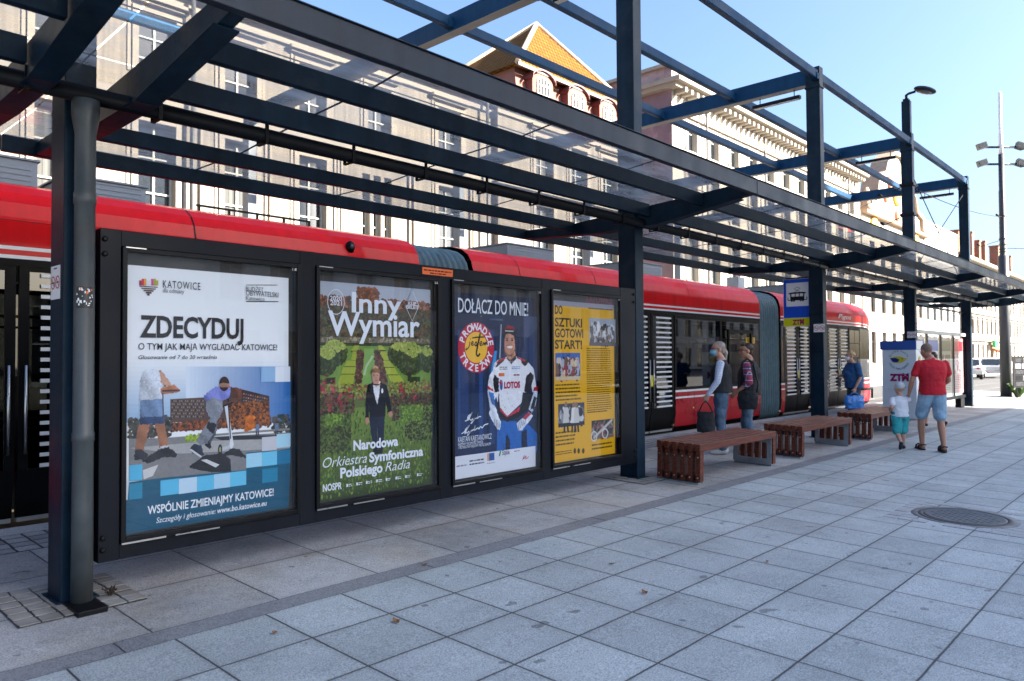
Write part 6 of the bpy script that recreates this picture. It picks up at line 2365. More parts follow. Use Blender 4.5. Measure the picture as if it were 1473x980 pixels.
# ------------------------------------------------------------------ information pillar
t = thing('ticket_pillar', 'white and blue pillar with ZTM lettering and a round bird emblem', 'pillar', (18.2, 5.08, gz(5.08)), R(0), local=True)
PB = pm('pillar_grey', (0.62, 0.66, 0.69), rough=0.4, var=0.05)
PWH = pm('pillar_white', (0.72, 0.72, 0.71), rough=0.4, var=0.05)
m = MB()
m.box(0.012, 0.50, -0.335, 0.365, 0.0, 1.66, 0)
m.build('body', [PWH], t, bevel=0.01)
m = MB()
m.box(0.0, 0.011, -0.335, 0.37, 0.02, 0.66)
m.build('lower_door', PB, t, bevel=0.003)
m = MB()
m.box(0.0, 0.011, -0.335, 0.37, 0.67, 1.55)
m.build('upper_door', PB, t, bevel=0.003)
m = MB()
m.box(-0.012, 0.51, -0.34, 0.41, 1.553, 1.755)
m.build('top_band', [pm('pillar_blue', (0.012, 0.07, 0.32), rough=0.4, var=0.05)], t, bevel=0.006)
m = MB()
m.box(0.012, 0.505, -0.345, -0.3405, 1.56, 1.75)
m.build('top_panel', PWH, t)
p_ = thing('pillar_print_anchor', None, None, local=True) if False else None
p = Print()
MG = hx('a0145c')
p.d = 0.003
p.text('ZTM', (-0.20, 0.86), (0.20, 1.0), MG, 0.06)
p.poly([(0.075, 1.04), (0.135, 1.005), (0.195, 1.04), (0.195, 1.02), (0.135, 0.985), (0.075, 1.02)], MG)
NV = hx('1b2f7a')
p.ell(-0.02, 1.33, 0.15, 0.075, hx('dccb2a'))
p.poly([(-0.17, 1.34), (-0.19, 1.37), (-0.06, 1.37), (0.02, 1.33), (-0.03, 1.27), (-0.12, 1.27)], NV)
p.poly([(0.12, 1.33), (0.19, 1.35), (0.12, 1.37)], hx('dccb2a'))
p.ell(0.07, 1.35, 0.014, 0.014, NV)
p.arc_text('ŚLĄSKA KARTA', -0.0, 1.325, 0.20, 0.04, 155, 25, hx('3a4a66'), 0.01)
p.arc_text('USŁUG PUBLICZNYCH', -0.0, 1.325, 0.20, 0.038, 205, 335, hx('3a4a66'), 0.01, inward=True)
o = p.build('emblem', t)
o.rotation_euler = (0, 0, R(-90))
o.location = (-0.002, 0.015, 0)
p = Print()
p.d = 0.002
p.rect(0.1, 1.60, 0.42, 1.72, hx('aab4c4'))
p.greek(0.12, 1.61, 0.40, 1.71, 3, hx('4a5a78'), 2)
p.text('ZTM', (0.14, 0.9), (0.38, 1.0), MG, 0.05)
p.ell(0.26, 1.35, 0.1, 0.06, hx('dccb2a'))
p.poly([(0.16, 1.36), (0.24, 1.36), (0.22, 1.29)], NV)
o = p.build('side_print', t)
o.location = (0, -0.336, 0)

# ------------------------------------------------------------------ second display case, between the last two posts
d2 = thing('far_display', 'far display case with four glazed bays and colourful notices by the last post', 'display case', (21.7, 5.1, gz(5.1)))
m = MB()
FX0, FX1 = 19.0, 24.12
m.box(FX0, FX1, 5.0, 5.1, 2.08, 2.17)
m.build('top_rail', pm('far_rail_grey', (0.42, 0.43, 0.42), rough=0.4, metal=0.3), d2, bevel=0.01)
m = MB()
m.box(FX0, FX1, 5.02, 5.08, 0.38, 0.46)
bw = (FX1 - FX0) / 4
for k in range(5):
    xx = FX0 + bw * k
    m.box(xx - 0.03, xx + 0.03, 5.02, 5.08, 0.46, 2.08)
m.build('frame', PANELP, d2)
for k in range(4):
    m = MB()
    xx = FX0 + bw * k
    m.poly([(xx + 0.03, 5.03, 0.46), (xx + bw - 0.03, 5.03, 0.46), (xx + bw - 0.03, 5.03, 2.08), (xx + 0.03, 5.03, 2.08)])
    m.build('glass', GLAZ, d2)
m = MB()
m.tube([(FX0, 5.05, 2.75), (FX1, 5.05, 2.75)], 0.025, seg=8)
m.build('upper_rail', BLACK, d2)
m = MB()
m.box(23.3, 23.7, 4.98, 5.12, 0.0 + gz(5), 0.377)
m.build('foot', BLACK, d2)
for k, (cols_, lab) in enumerate(((('e6e4de', '2f58b8', 'c23040'), 'pale notice with blue and red blocks in the far display, leftmost'), (('f0efec', '2f6fd0', '4a8a3a'), 'white notice with blue heading in the far display'),
                                  (('b8b09a', '4a5a3a', '7a5a4a'), 'brown green photo notice in the far display'), (('d8a0a4', 'c23040', 'e8e4e0'), 'pink and red notice in the far display beside the last post'))):
    t = thing('notice', lab, 'notice', (FX0 + bw * k + 0.1, 5.065, 0.52), local=True, group='notices in the far display')
    m = MB()
    m.box(0, bw - 0.2, 0.002, 0.004, 0, 1.5)
    m.build('paper', WHITE, t)
    p = Print()
    w_ = bw - 0.2
    p.rect(0, 0, w_, 1.5, hx(cols_[0]), 0.08)
    p.rect(0.05, 1.15, w_ - 0.05, 1.42, hx(cols_[1]), 0.15)
    p.rect(0.1, 0.55, w_ - 0.1, 1.05, hx(cols_[2]), 0.25)
    p.dabs(0.12, 0.57, w_ - 0.12, 1.03, 60, 0.05, [hx(q) for q in cols_], 300 + k)
    p.greek(0.08, 0.12, w_ - 0.08, 0.5, 8, hx('303038'), k)
    p.build('print', t)

# ------------------------------------------------------------------ manhole, leaves, little weeds
mc = thing('manhole_cover', 'worn round iron manhole cover with a cement ring in the paving', 'manhole', (7.95, 1.69, gz(1.69) + 0.001), R(0), local=True)
mc.rotation_euler = (R(1.495), 0, 0)
m = MB()
m.lathe([(0.335, 0.0), (0.335, 0.005), (0.32, 0.008), (0.305, 0.005), (0.001, 0.005)], seg=44)
for i in range(-6, 7):
    for j in range(-6, 7):
        if i * i + j * j < 37 and (i + j) % 2 == 0:
            m.box(i * 0.044 - 0.014, i * 0.044 + 0.014, j * 0.044 - 0.014, j * 0.044 + 0.014, 0.004, 0.0075)
m.build('lid', pm('cast_iron', (0.075, 0.085, 0.095), rough=0.55, metal=0.3, var=0.3, scale=6, dirt=(0.20, 0.20, 0.20), dirt_amt=0.6, dirt_scale=3), mc)
m = MB()
m.lathe([(0.337, 0.0), (0.337, 0.003), (0.36, 0.006), (0.378, 0.005), (0.382, 0.0)], seg=44, caps=False)
m.build('iron_ring', pm('rusty_ring', (0.035, 0.033, 0.032), rough=0.6, var=0.4, scale=8), mc)
m = MB()
rnd = random.Random(3)
n_ = 9
for i in range(n_):           # a square frame of setts cut round the ring
    for j in range(n_):
        c = 1.10 / n_
        x0, y0 = -0.55 + c * i, -0.55 + c * j
        cx_, cy_ = x0 + c / 2, y0 + c / 2
        if math.hypot(cx_, cy_) < 0.445 or rnd.random() < 0.06:
            continue
        g_ = 0.004 + 0.004 * rnd.random()
        h_ = 0.002 + 0.003 * rnd.random()
        m.prism([(x0 + g_, y0 + g_, 0.0), (x0 + c - g_, y0 + g_ * rnd.random(), 0.0), (x0 + c - g_, y0 + c - g_, 0.0), (x0 + g_ * rnd.random(), y0 + c - g_, 0.0)], (0, 0, h_))
m.build('sett_frame', pm('ring_setts', (0.33, 0.335, 0.34), rough=0.7, var=0.22, scale=9), mc)
m = MB()
m.lathe([(0.44, 0.0), (0.44, 0.0015), (0.383, 0.0015)], seg=44, caps=False)
m.build('mortar_bed', pm('ring_mortar', (0.20, 0.20, 0.20), rough=0.9, var=0.4, scale=6), mc)

# little setts let into the slabs round the two nearest posts
rnd = random.Random(8)
M_SM = pm('small_setts', (0.24, 0.23, 0.21), rough=0.75, var=0.3, scale=5, dirt=(0.13, 0.09, 0.05), dirt_amt=0.5, dirt_scale=3)
M_BED = pm('sett_bed', (0.045, 0.042, 0.038), rough=0.95, var=0.3)
for x0, x1, y0, y1 in ((1.14, 1.80, 4.63, 5.33), (7.12, 7.78, 4.63, 5.33)):
    m = MB()
    m.poly([(x0, y0, gz(y0) + 0.004), (x1, y0, gz(y0) + 0.004), (x1, y1, gz(y1) + 0.004), (x0, y1, gz(y1) + 0.004)], 1)
    nx, ny = 6, 6
    for i in range(nx):
        for j in range(ny):
            a, b = x0 + (x1 - x0) * i / nx + 0.007, x0 + (x1 - x0) * (i + 1) / nx - 0.006
            c_, d_ = y0 + (y1 - y0) * j / ny + 0.007, y0 + (y1 - y0) * (j + 1) / ny - 0.006
            j_ = lambda: (rnd.random() - 0.5) * 0.008
            z_ = gz((c_ + d_) / 2) + 0.009 + rnd.random() * 0.004
            m.prism([(a + j_(), c_ + j_(), z_ - 0.006), (b + j_(), c_ + j_(), z_ - 0.006), (b + j_(), d_ + j_(), z_ - 0.006), (a + j_(), d_ + j_(), z_ - 0.006)], (0, 0, 0.006))
    tag(m.build('paving_setts', [M_SM, M_BED]), kind='structure')


def weed(label, loc, h, n, col, seed):
    t = thing('weed', label, 'plant', loc, local=True)
    rnd = random.Random(seed)
    m = MB()
    for i in range(n):
        a = rnd.random() * 6.28
        l = h * (0.5 + 0.7 * rnd.random())
        lean = 0.15 + 0.6 * rnd.random()
        base = Vector((0.15 * h * math.cos(a), 0.15 * h * math.sin(a), 0))
        tip = base + Vector((lean * l * math.cos(a), lean * l * math.sin(a), l * 0.8))
        midp = (base + tip) / 2 + Vector((0, 0, 0.1 * l))
        wv = Vector((-math.sin(a), math.cos(a), 0)) * h * 0.07
        m.poly([base - wv * 0.4, midp - wv, tip, midp + wv, base + wv * 0.4])
        for q in range(3):
            c = base.lerp(tip, 0.4 + 0.2 * q)
            b_ = a + 1.6 * (1 if q % 2 else -1)
            d = Vector((math.cos(b_), math.sin(b_), 0.4)) * h * 0.22
            s_ = Vector((-math.sin(b_), math.cos(b_), 0)) * h * 0.07
            m.poly([c, c + d * 0.5 - s_, c + d, c + d * 0.5 + s_])
    m.build('leaves', pm(*col), t)


weed('tuft of green weeds at the foot of the street lamp mast', (30.75, 4.85, gz(4.85)), 0.55, 40, ('weed_green', (0.07, 0.14, 0.03), 0.7), 4)
weed('dry brown weed growing beside the pipe foot', (1.66, 4.83, gz(4.83) + 0.01), 0.10, 9, ('dry_weed', (0.035, 0.022, 0.014), 0.8), 9)

leaf = None
rnd = random.Random(21)
llabs = ['small curled brown leaf on the grey paving', ]
for i, (x, y) in enumerate(((3.99, 2.6), (2.05, 3.62), (2.6, 3.3), (4.35, 3.1), (5.2, 2.35), (3.4, 4.0), (5.9, 1.6))):
    if leaf is None:
        t = thing('fallen_leaf', llabs[0], 'leaf', (0, 0, 0), local=True, group='dry leaves scattered on the paving')
        m = MB()
        pts = [(-0.03, 0, 0.004), (-0.012, -0.014, 0.012), (0.012, -0.011, 0.008), (0.03, 0, 0.014), (0.014, 0.012, 0.01), (-0.01, 0.015, 0.005)]
        m.poly([pts[0], pts[1], pts[2], (0, 0, 0.002)])
        m.poly([(0, 0, 0.002), pts[2], pts[3], pts[4]])
        m.poly([pts[0], (0, 0, 0.002), pts[4], pts[5]])
        m.build('blade', pm('dead_leaf', (0.22, 0.10, 0.035), rough=0.8), t)
        leaf = t
    else:
        t = copy_tree(leaf)
    t.location = (x, y, gz(y) + 0.004)
    t.rotation_euler = (0, 0, rnd.random() * 6.28)
    k = 0.7 + 0.6 * rnd.random()
    t.scale = (k, k, k)

# ------------------------------------------------------------------ tall mast with floodlights at the end of the stop
mt = thing('floodlight_mast', 'tall tapering grey mast with four floodlights and a white antenna', 'mast', (30.8, 5.2, gz(5.2)))
x, y = 30.8, 5.2
m = MB()
m.lathe([(0.175, 0.1), (0.165, 5.0), (0.14, 5.02), (0.105, 5.1), (0.10, 7.3), (0.09, 7.32), (0.085, 8.6)], (x, y, 0), seg=18)
m.build('pole', pm('mast_grey', (0.035, 0.039, 0.045), rough=0.5, var=0.15, streak=0.25), mt)
m = MB()
m.lathe([(0.07, 8.6), (0.07, 9.3), (0.06, 9.32), (0.06, 10.75), (0.04, 10.8)], (x, y, 0), seg=14)
m.build('antenna', WHITE, mt)
dirv = Vector((0.68, -0.73, 0))
for zz in (8.85, 8.25):
    m = MB()
    c = Vector((x, y, zz))
    m.tube([c - dirv * 0.6, c + dirv * 0.6], 0.04, seg=8)
    m.build('cross_arm', pm('mast_dark', (0.015, 0.018, 0.022), rough=0.5), mt)
    for s in (-1, 1):
        q = c + dirv * 0.68 * s + Vector((0, 0, 0.04))
        f = MB()
        M3 = Matrix.Rotation(R(-47), 3, 'Z') @ Matrix.Rotation(R(18 * s), 3, 'Y')
        cs = [Vector((a, b, d)) for d in (-0.11, 0.11) for a, b in ((-0.16, -0.10), (0.16, -0.10), (0.12, 0.11), (-0.12, 0.11))]
        cs = [q + M3 @ v for v in cs]
        f.rings([cs[:4], cs[4:]], 0, sm=False)
        fo = f.build('floodlight', MATS['mast_dark'], mt)
        g_ = MB()
        g_.poly([q + M3 @ Vector(v) for v in ((-0.14, -0.104, -0.09), (0.14, -0.104, -0.09), (0.14, -0.104, 0.09), (-0.14, -0.104, 0.09))])
        g_.build('lens', pm('flood_lens', (0.06, 0.065, 0.07), rough=0.15), fo)
for zz in (6.4, 5.6, 5.4, 5.25, 5.15):
    m = MB()
    m.lathe([(0.125, zz), (0.125, zz + 0.04)], (x, y, 0), seg=16)
    m.build('wire_clamp', MATS['mast_dark'], mt)
m = MB()
m.box(x, x + 0.5, y - 0.03, y + 0.03, 5.75, 5.8)
m.build('stub_arm', MATS['mast_dark'], mt)


def wire(label, pts, r=0.012, sag=0.0):
    t = thing('overhead_wire', label, 'wire', pts[0])
    m = MB()
    P = []
    for a, b in zip(pts[:-1], pts[1:]):
        for i in range(9):
            s = i / 8
            q = Vector(a).lerp(Vector(b), s)
            q.z -= sag * 4 * s * (1 - s)
            P.append(q)
    m.tube(P, r, seg=6)
    m.build('cable', BLACK, t)
    i_ = MB()
    for s in (0.08, 0.16):
        q = Vector(pts[0]).lerp(Vector(pts[-1]), s)
        i_.lathe([(0.035, -0.12), (0.045, 0), (0.035, 0.12)], q, axis='x', seg=8)
        break
    i_.build('insulator', BLACK, t)


wire('thin cable from the mast to the upper collar of the lamp post', [(30.8, 5.2, 6.4), (18.86, 5.0, 5.48)], 0.010, 0.15)
wire('span cable from the upper post collar to the cream tenement', [(18.7, 5.0, 5.48), (45, YB, 8.6)], 0.012, 0.2)
wire('span cable from the lower post collar to the cream tenement', [(18.7, 5.0, 4.79), (47, YB, 7.6)], 0.012, 0.2)
wire('contact wire above the near tram track', [(-30, TC, 5.4), (120, TC, 5.4)], 0.009)
wire('span cable crossing the street from the mast', [(30.8, 5.2, 5.6), (60, YB, 8.0)], 0.010, 0.3)
wire('slack cable running off to the right of the mast', [(30.8, 5.2, 5.3), (60, -14, 7.0)], 0.010, 0.4)

# black notice board at the right edge
nb = thing('notice_board', 'dark board crowded with white notices on two thin legs at right edge', 'board', (30.0, 4.84, gz(4.84)), R(-47), local=True)
m = MB()
m.box(0, 1.5, 0, 0.06, 0.34, 1.40)
m.build('panel', pm('board_black', (0.02, 0.02, 0.022), rough=0.5), nb)
for q in (0.1, 1.36):
    m = MB()
    m.box(q, q + 0.04, 0.01, 0.05, 0, 0.34)
    m.build('leg', BLACK, nb)
p = Print()
p.d = 0.002
rnd = random.Random(6)
for r in range(5):
    u = 0.06
    while u < 1.3:
        w_ = 0.16 + 0.25 * rnd.random()
        v = 0.38 + 0.2 * r
        p.rect(u, v, min(u + w_, 1.45), v + 0.165, hx('d8d8d8') if rnd.random() < 0.6 else hx('3a3a3e'), 0.05)
        p.greek(u + 0.01, v + 0.02, min(u + w_, 1.45) - 0.01, v + 0.15, 4, hx('202024') if r % 2 else hx('909094'), int(u * 100) + r)
        u += w_ + 0.04
p.build('notices', nb)

# green shop cross and shop front far down the street
t = thing('shop_sign', 'small green sign on the wall far down the street', 'sign', (109, YB - 0.6, 2.6), local=True)
m = MB()
m.box(-0.9, 0.9, -0.15, 0.15, 0.0, 0.9)
m.box(-0.05, 0.05, 0.15, 0.6, 0.4, 0.5)
m.build('sign_box', pm('sign_green', (0.02, 0.35, 0.10), rough=0.4), t, bevel=0.05)
t = thing('shop_awning', 'orange brown awning over a shop door far down the street', 'awning', (110.5, YB - 0.02, 2.3), local=True)
m = MB()
m.prism([(-1.2, 0, 0.3), (-1.2, -1.2, -0.2), (-1.2, -1.2, -0.45), (-1.2, 0, 0.0)], (2.4, 0, 0))
m.build('cloth', pm('awning_cloth', (0.45, 0.13, 0.05), rough=0.9), t)
t = thing('stop_plate', 'small blue and white plate on the opposite platform post', 'sign', (1.35, 14.02, 3.6), local=True)
m = MB()
m.box(-0.28, 0.28, -0.03, 0, 0, 0.35, 0)
m.box(-0.28, 0.28, -0.03, 0, -1.6, -0.004, 1)
m.build('plate', [pm('plate_blue', (0.02, 0.09, 0.4), rough=0.4), WHITE], t)


# ------------------------------------------------------------------ parked cars
def car(label, loc, rz, col, group):
    t = thing('parked_car', label, 'car', loc, rz, group, local=True)
    paint = pm(*col, coat=0.8)
    L_ = [(-2.1, 0.35), (-2.15, 0.6), (-2.05, 0.85), (-1.75, 0.92), (-1.05, 1.38), (-0.3, 1.46), (0.45, 1.44), (1.2, 0.98), (1.95, 0.86), (2.15, 0.62), (2.12, 0.35)]
    m = MB()
    rings_ = []
    for y_, k in ((-0.84, 0.94), (-0.88, 1.0), (0.88, 1.0), (0.84, 0.94)):
        rings_.append([(px * (1 if abs(y_) > 0.86 else 0.99), y_ * (1.0 if pz < 0.95 else 0.82), pz) for px, pz in L_])
    m.rings(rings_, 0, sm=False)
    m.build('body', paint, t, bevel=0.04)
    g_ = pm('car_glass', (0.015, 0.02, 0.025), rough=0.05, spec=0.8)
    for s in (-1, 1):
        m = MB()
        q = [(-1.5, 0.98), (-0.98, 1.33), (-0.32, 1.40), (-0.3, 0.96)]
        q2 = [(-0.22, 0.96), (-0.24, 1.40), (0.40, 1.38), (0.98, 1.0)]
        for w_ in (q, q2):
            pts = [(a, s * (0.886 if b < 1.0 else 0.735 + (1.42 - b) * 0.28), b) for a, b in w_]
            m.poly(pts if s < 0 else pts[::-1])
        m.build('side_window', g_, t)
        for xx in (-1.3, 1.32):
            m = MB()
            m.lathe([(0.2, -0.1), (0.31, -0.1), (0.32, 0.0), (0.31, 0.1), (0.2, 0.1)], (xx, s * 0.8, 0.32), axis='y', seg=20)
            wo = m.build('wheel', RUBBER, t)
            m = MB()
            m.lathe([(0.2, 0.0), (0.19, 0.05), (0.03, 0.03)], (xx, s * 0.86, 0.32), axis='y', seg=16)
            m.build('rim', CHROME, wo)
        m = MB()
        m.ellip((2.06, s * 0.6, 0.7), (0.08, 0.18, 0.07), seg=10)
        m.build('headlight', WHITE, t)
        m = MB()
        m.ellip((-2.06, s * 0.66, 0.74), (0.06, 0.12, 0.09), seg=10)
        m.build('tail_light', pm('tail_red', (0.4, 0.01, 0.01), rough=0.3), t)
    m = MB()
    m.poly([(0.5, -0.66, 1.415), (1.2, -0.74, 1.0), (1.2, 0.74, 1.0), (0.5, 0.66, 1.415)])
    o_ = m.build('windscreen', g_, t)
    for v in o_.data.vertices:
        v.co += Vector((0.03, 0, 0.012))
    m = MB()
    m.poly([(-1.1, 0.66, 1.37), (-1.74, 0.74, 0.95), (-1.74, -0.74, 0.95), (-1.1, -0.66, 1.37)])
    o_ = m.build('rear_window', g_, t)
    for v in o_.data.vertices:
        v.co += Vector((-0.03, 0, 0.012))


car('white parked car, left of the two near the far kerb', (60.5, 12.4, -0.055), R(8), ('car_white', (0.7, 0.7, 0.7), 0.25), 'cars parked down the street')
car('silver parked car, right of the two near the far kerb', (65.2, 11.9, -0.055), R(8), ('car_silver', (0.38, 0.39, 0.4), 0.3), 'cars parked down the street')

# ------------------------------------------------------------------ people
def grow(mb, name, mat, parent, voxel=0.008, smooth=3, disp=0.0):
    """melt overlapping solids into one continuous skin"""
    me = bpy.data.meshes.new(name)
    me.from_pydata(mb.v, [], mb.f)
    ob = bpy.data.objects.new(name, me)
    COL.objects.link(ob)
    r = ob.modifiers.new('melt', 'REMESH')
    r.mode = 'VOXEL'
    r.voxel_size = voxel
    if smooth:
        s = ob.modifiers.new('smooth', 'SMOOTH')
        s.iterations = smooth
        s.factor = 0.5
    if disp:
        tx = bpy.data.textures.new('folds', 'CLOUDS')
        tx.noise_scale = 0.11
        d = ob.modifiers.new('folds', 'DISPLACE')
        d.texture = tx
        d.strength = disp
        d.mid_level = 0.5
    dg = bpy.context.evaluated_depsgraph_get()
    me2 = bpy.data.meshes.new_from_object(ob.evaluated_get(dg))
    bpy.data.objects.remove(ob)
    bpy.data.meshes.remove(me)
    me2.materials.clear()
    me2.materials.append(mat)
    me2.polygons.foreach_set('use_smooth', [True] * len(me2.polygons))
    me2.name = name
    o = bpy.data.objects.new(name, me2)
    COL.objects.link(o)
    if parent:
        o.parent = parent
    return o


def loft(mb, rows, seg=18):
    """rows: (centre x, y, z, rx, ry)"""
    mb.rings([[(x + rx * math.cos(2 * math.pi * k / seg), y + ry * math.sin(2 * math.pi * k / seg), z) for k in range(seg)] for x, y, z, rx, ry in rows])


def hand(mb, w, d, up, curl, side, k=1.0):
    """palm, four unequal curled fingers and a thumb. w wrist, d pointing direction, up = back of the hand, side = thumb direction"""
    w, d, up, side = Vector(w), Vector(d).normalized(), Vector(up).normalized(), Vector(side).normalized()
    pc = w + d * 0.05 * k
    for q in (-0.028, -0.010, 0.010, 0.027):
        mb.capsule(w + side * q * 0.6 * k, w + d * 0.088 * k + side * q * k, 0.017 * k, 0.0125 * k, seg=8)
    for q, ln in ((0.030, 0.92), (0.010, 1.0), (-0.010, 0.94), (-0.029, 0.76)):
        p = w + d * 0.09 * k + side * q * k
        a = 0.0
        for s, l in enumerate((0.040, 0.027, 0.021)):
            a += curl * (0.7 if s == 0 else 1.0)
            dv = d * math.cos(a) - up * math.sin(a)
            e = p + dv * l * ln * k
            mb.capsule(p, e, (0.0095 - 0.0012 * s) * k, (0.0088 - 0.0012 * s) * k, seg=8)
            p = e
    b = w + d * 0.03 * k + side * 0.024 * k
    t1 = b + (d * 0.6 + side * 0.75 - up * 0.15) * 0.042 * k
    t2 = t1 + (d * 0.9 + side * 0.2 - up * 0.35) * 0.034 * k
    mb.capsule(b, t1, 0.013 * k, 0.011 * k, seg=8)
    mb.capsule(t1, t2, 0.011 * k, 0.009 * k, seg=8)


def face_parts(t, hc, yaw, pitch, k, skin, eyes=True, mouth=True, brow=(0.06, 0.04, 0.03)):
    """eyes and mouth as small children; hc = head centre, yaw about z from +y"""
    M = Matrix.Rotation(yaw, 3, 'Z') @ Matrix.Rotation(pitch, 3, 'X')

    def at(x, y, z):
        return Vector(hc) + M @ Vector((x * k, y * k, z * k))
    m = MB()
    for s in (-1, 1):
        m.ellip(at(0.033 * s, 0.088, 0.008), (0.0135 * k, 0.008 * k, 0.009 * k), seg=10)
    o = m.build('eyes', pm('eye_dark', (0.03, 0.02, 0.015), rough=0.2), t, org=(0, 0, 0))
    m = MB()
    for s in (-1, 1):
        m.capsule(at(0.018 * s, 0.094, 0.032), at(0.05 * s, 0.083, 0.033), 0.005 * k, 0.004 * k, seg=6)
    m.build('eyebrows', pm('brow_hair_%d' % int(brow[0] * 1000), brow, rough=0.8), t, org=(0, 0, 0))
    if mouth:
        m = MB()
        m.capsule(at(-0.02, 0.092, -0.052), at(0.02, 0.092, -0.052), 0.006 * k, 0.006 * k, seg=6)
        m.build('mouth', pm('lip', (0.36, 0.13, 0.11), rough=0.5), t, org=(0, 0, 0))
    return at


def head(mb, hc, yaw, pitch, k=1.0):
    M = Matrix.Rotation(yaw, 3, 'Z') @ Matrix.Rotation(pitch, 3, 'X')

    def at(x, y, z):
        return Vector(hc) + M @ Vector((x * k, y * k, z * k))
    mb.ellip(at(0, -0.012, 0.03), (0.076 * k, 0.096 * k, 0.088 * k), rot=M, seg=16)
    mb.ellip(at(0, 0.018, -0.03), (0.064 * k, 0.072 * k, 0.085 * k), rot=M, seg=16)
    mb.ellip(at(0, 0.055, -0.088), (0.034 * k, 0.03 * k, 0.024 * k), rot=M)
    mb.capsule(at(0, 0.088, 0.012), at(0, 0.112, -0.026), 0.010 * k, 0.015 * k, seg=8)
    for s in (-1, 1):
        mb.ellip(at(0.078 * s, -0.008, -0.008), (0.012 * k, 0.022 * k, 0.033 * k), rot=M, seg=10)
        mb.ellip(at(0.04 * s, 0.07, -0.015), (0.02 * k, 0.015 * k, 0.016 * k), rot=M, seg=8)
    return at


def body(t, J, skin, k=1.0, bulk=1.0, arms_bare=True, voxel=0.007):
    """one continuous body from a set of joints"""
    m = MB()
    hp = (Vector(J['hipL']) + Vector(J['hipR'])) / 2
    nk = Vector(J['neck'])
    shm = (Vector(J['shL']) + Vector(J['shR'])) / 2
    trunk(m, J, hp.z, k, bulk, 0.0, True)
    m.capsule(shm + Vector((0, 0, 0.0)), nk, 0.066 * k, 0.056 * k)
    m.capsule(nk, Vector(J['head']) - Vector((0, 0, 0.05)), 0.055 * k, 0.052 * k)
    at = head(m, J['head'], J.get('yaw', 0), J.get('pitch', 0), J.get('hk', 1.0))
    for s in 'LR':
        sh_, el, wr = Vector(J['sh' + s]), Vector(J['el' + s]), Vector(J['wr' + s])
        m.capsule(sh_ - Vector((0, 0, 0.012 * k)), el, 0.047 * k, 0.037 * k)
        m.capsule(el, el.lerp(wr, 0.35), 0.038 * k, 0.039 * k)
        m.capsule(el.lerp(wr, 0.35), wr, 0.039 * k, 0.025 * k)
        hd = J['hd' + s]
        hand(m, wr, hd[0], hd[1], hd[2], hd[3], J.get('hk', 1.0) * J.get('handk', 1.0))
        h_, kn, an, to = Vector(J['hip' + s]), Vector(J['kn' + s]), Vector(J['an' + s]), Vector(J['to' + s])
        m.capsule(h_, kn, 0.085 * k * (0.5 + 0.5 * bulk), 0.055 * k)
        m.capsule(kn, kn.lerp(an, 0.35), 0.053 * k, 0.056 * k)
        m.capsule(kn.lerp(an, 0.35), an, 0.056 * k, 0.035 * k)
        heel = an + (an - to).normalized() * 0.035 * k - (Vector((0, 0, 0.045 * k)) if abs(an.z - to.z) < 0.12 else Vector((0, 0, 0)))
        m.capsule(an, heel, 0.035 * k, 0.033 * k)
        m.capsule(heel, to, 0.033 * k, 0.024 * k)
        m.capsule(an, heel.lerp(to, 0.6), 0.034 * k, 0.03 * k)
    return grow(m, 'body', skin, t, voxel, 3), at


SK1 = pm('skin_fair', (0.50, 0.27, 0.19), rough=0.5, var=0.08, scale=12)
SK2 = pm('skin_tanned', (0.40, 0.19, 0.115), rough=0.5, var=0.1, scale=12)
JEAN = pm('blue_denim', (0.06, 0.105, 0.165), rough=0.85, var=0.35, scale=5, dirt=(0.17, 0.24, 0.32), dirt_amt=0.5, dirt_scale=3.5, bump=0.9, bscale=14)
BLKC = pm('black_cloth', (0.012, 0.013, 0.016), rough=0.85, bump=0.9, bscale=13, var=0.2)


def check_cloth(name, base, a_col, b_col, size, wa=0.3, wb=0.12):
    m = bpy.data.materials.new(name)
    m.use_nodes = True
    nt = m.node_tree
    N, L = nt.nodes, nt.links
    b = N["Principled BSDF"]
    b.inputs['Roughness'].default_value = 0.85
    tc = N.new('ShaderNodeTexCoord')
    sp = N.new('ShaderNodeSeparateXYZ')
    L.new(tc.outputs['Object'], sp.inputs[0])

    def M_(op, p, q=None):
        n = N.new('ShaderNodeMath')
        n.operation = op
        for i, v in enumerate((p, q)):
            if v is None:
                continue
            if isinstance(v, (int, float)):
                n.inputs[i].default_value = v
            else:
                L.new(v, n.inputs[i])
        return n.outputs[0]
    hx_ = M_('ADD', sp.outputs['X'], M_('MULTIPLY', sp.outputs['Y'], 0.8))
    col = None
    prev = (*base, 1)
    for src in (hx_, sp.outputs['Z']):
        for w, c, off in ((wa, a_col, 0.0), (wb, b_col, 0.5)):
            f = M_('FRACT', M_('ADD', M_('DIVIDE', src, size), off + 100.0))
            s = M_('LESS_THAN', f, w)
            mx = N.new('ShaderNodeMix')
            mx.data_type = 'RGBA'
            L.new(M_('MULTIPLY', s, 0.6), mx.inputs['Factor'])
            if col is None:
                mx.inputs['A'].default_value = prev
            else:
                L.new(col, mx.inputs['A'])
            mx.inputs['B'].default_value = (*c, 1)
            col = mx.outputs['Result']
    L.new(col, b.inputs['Base Color'])
    return m


def shoe(t, an, to, mat, k=1.0, name='shoe', sole=None):
    an, to = Vector(an), Vector(to)
    m = MB()
    flat = abs(an.z - to.z) < 0.12
    dn = Vector((0, 0, 0.05 * k)) if flat else Vector((0, 0, 0.0))
    heel = an + (an - to).normalized() * 0.04 * k - dn
    m.capsule(heel, heel.lerp(to, 0.5), 0.043 * k, 0.043 * k)
    m.capsule(heel.lerp(to, 0.5), to, 0.046 * k, 0.034 * k)
    m.capsule(an - dn * 0.4, heel.lerp(to, 0.4), 0.043 * k, 0.036 * k)
    return grow(m, name, mat, t, 0.008, 2)


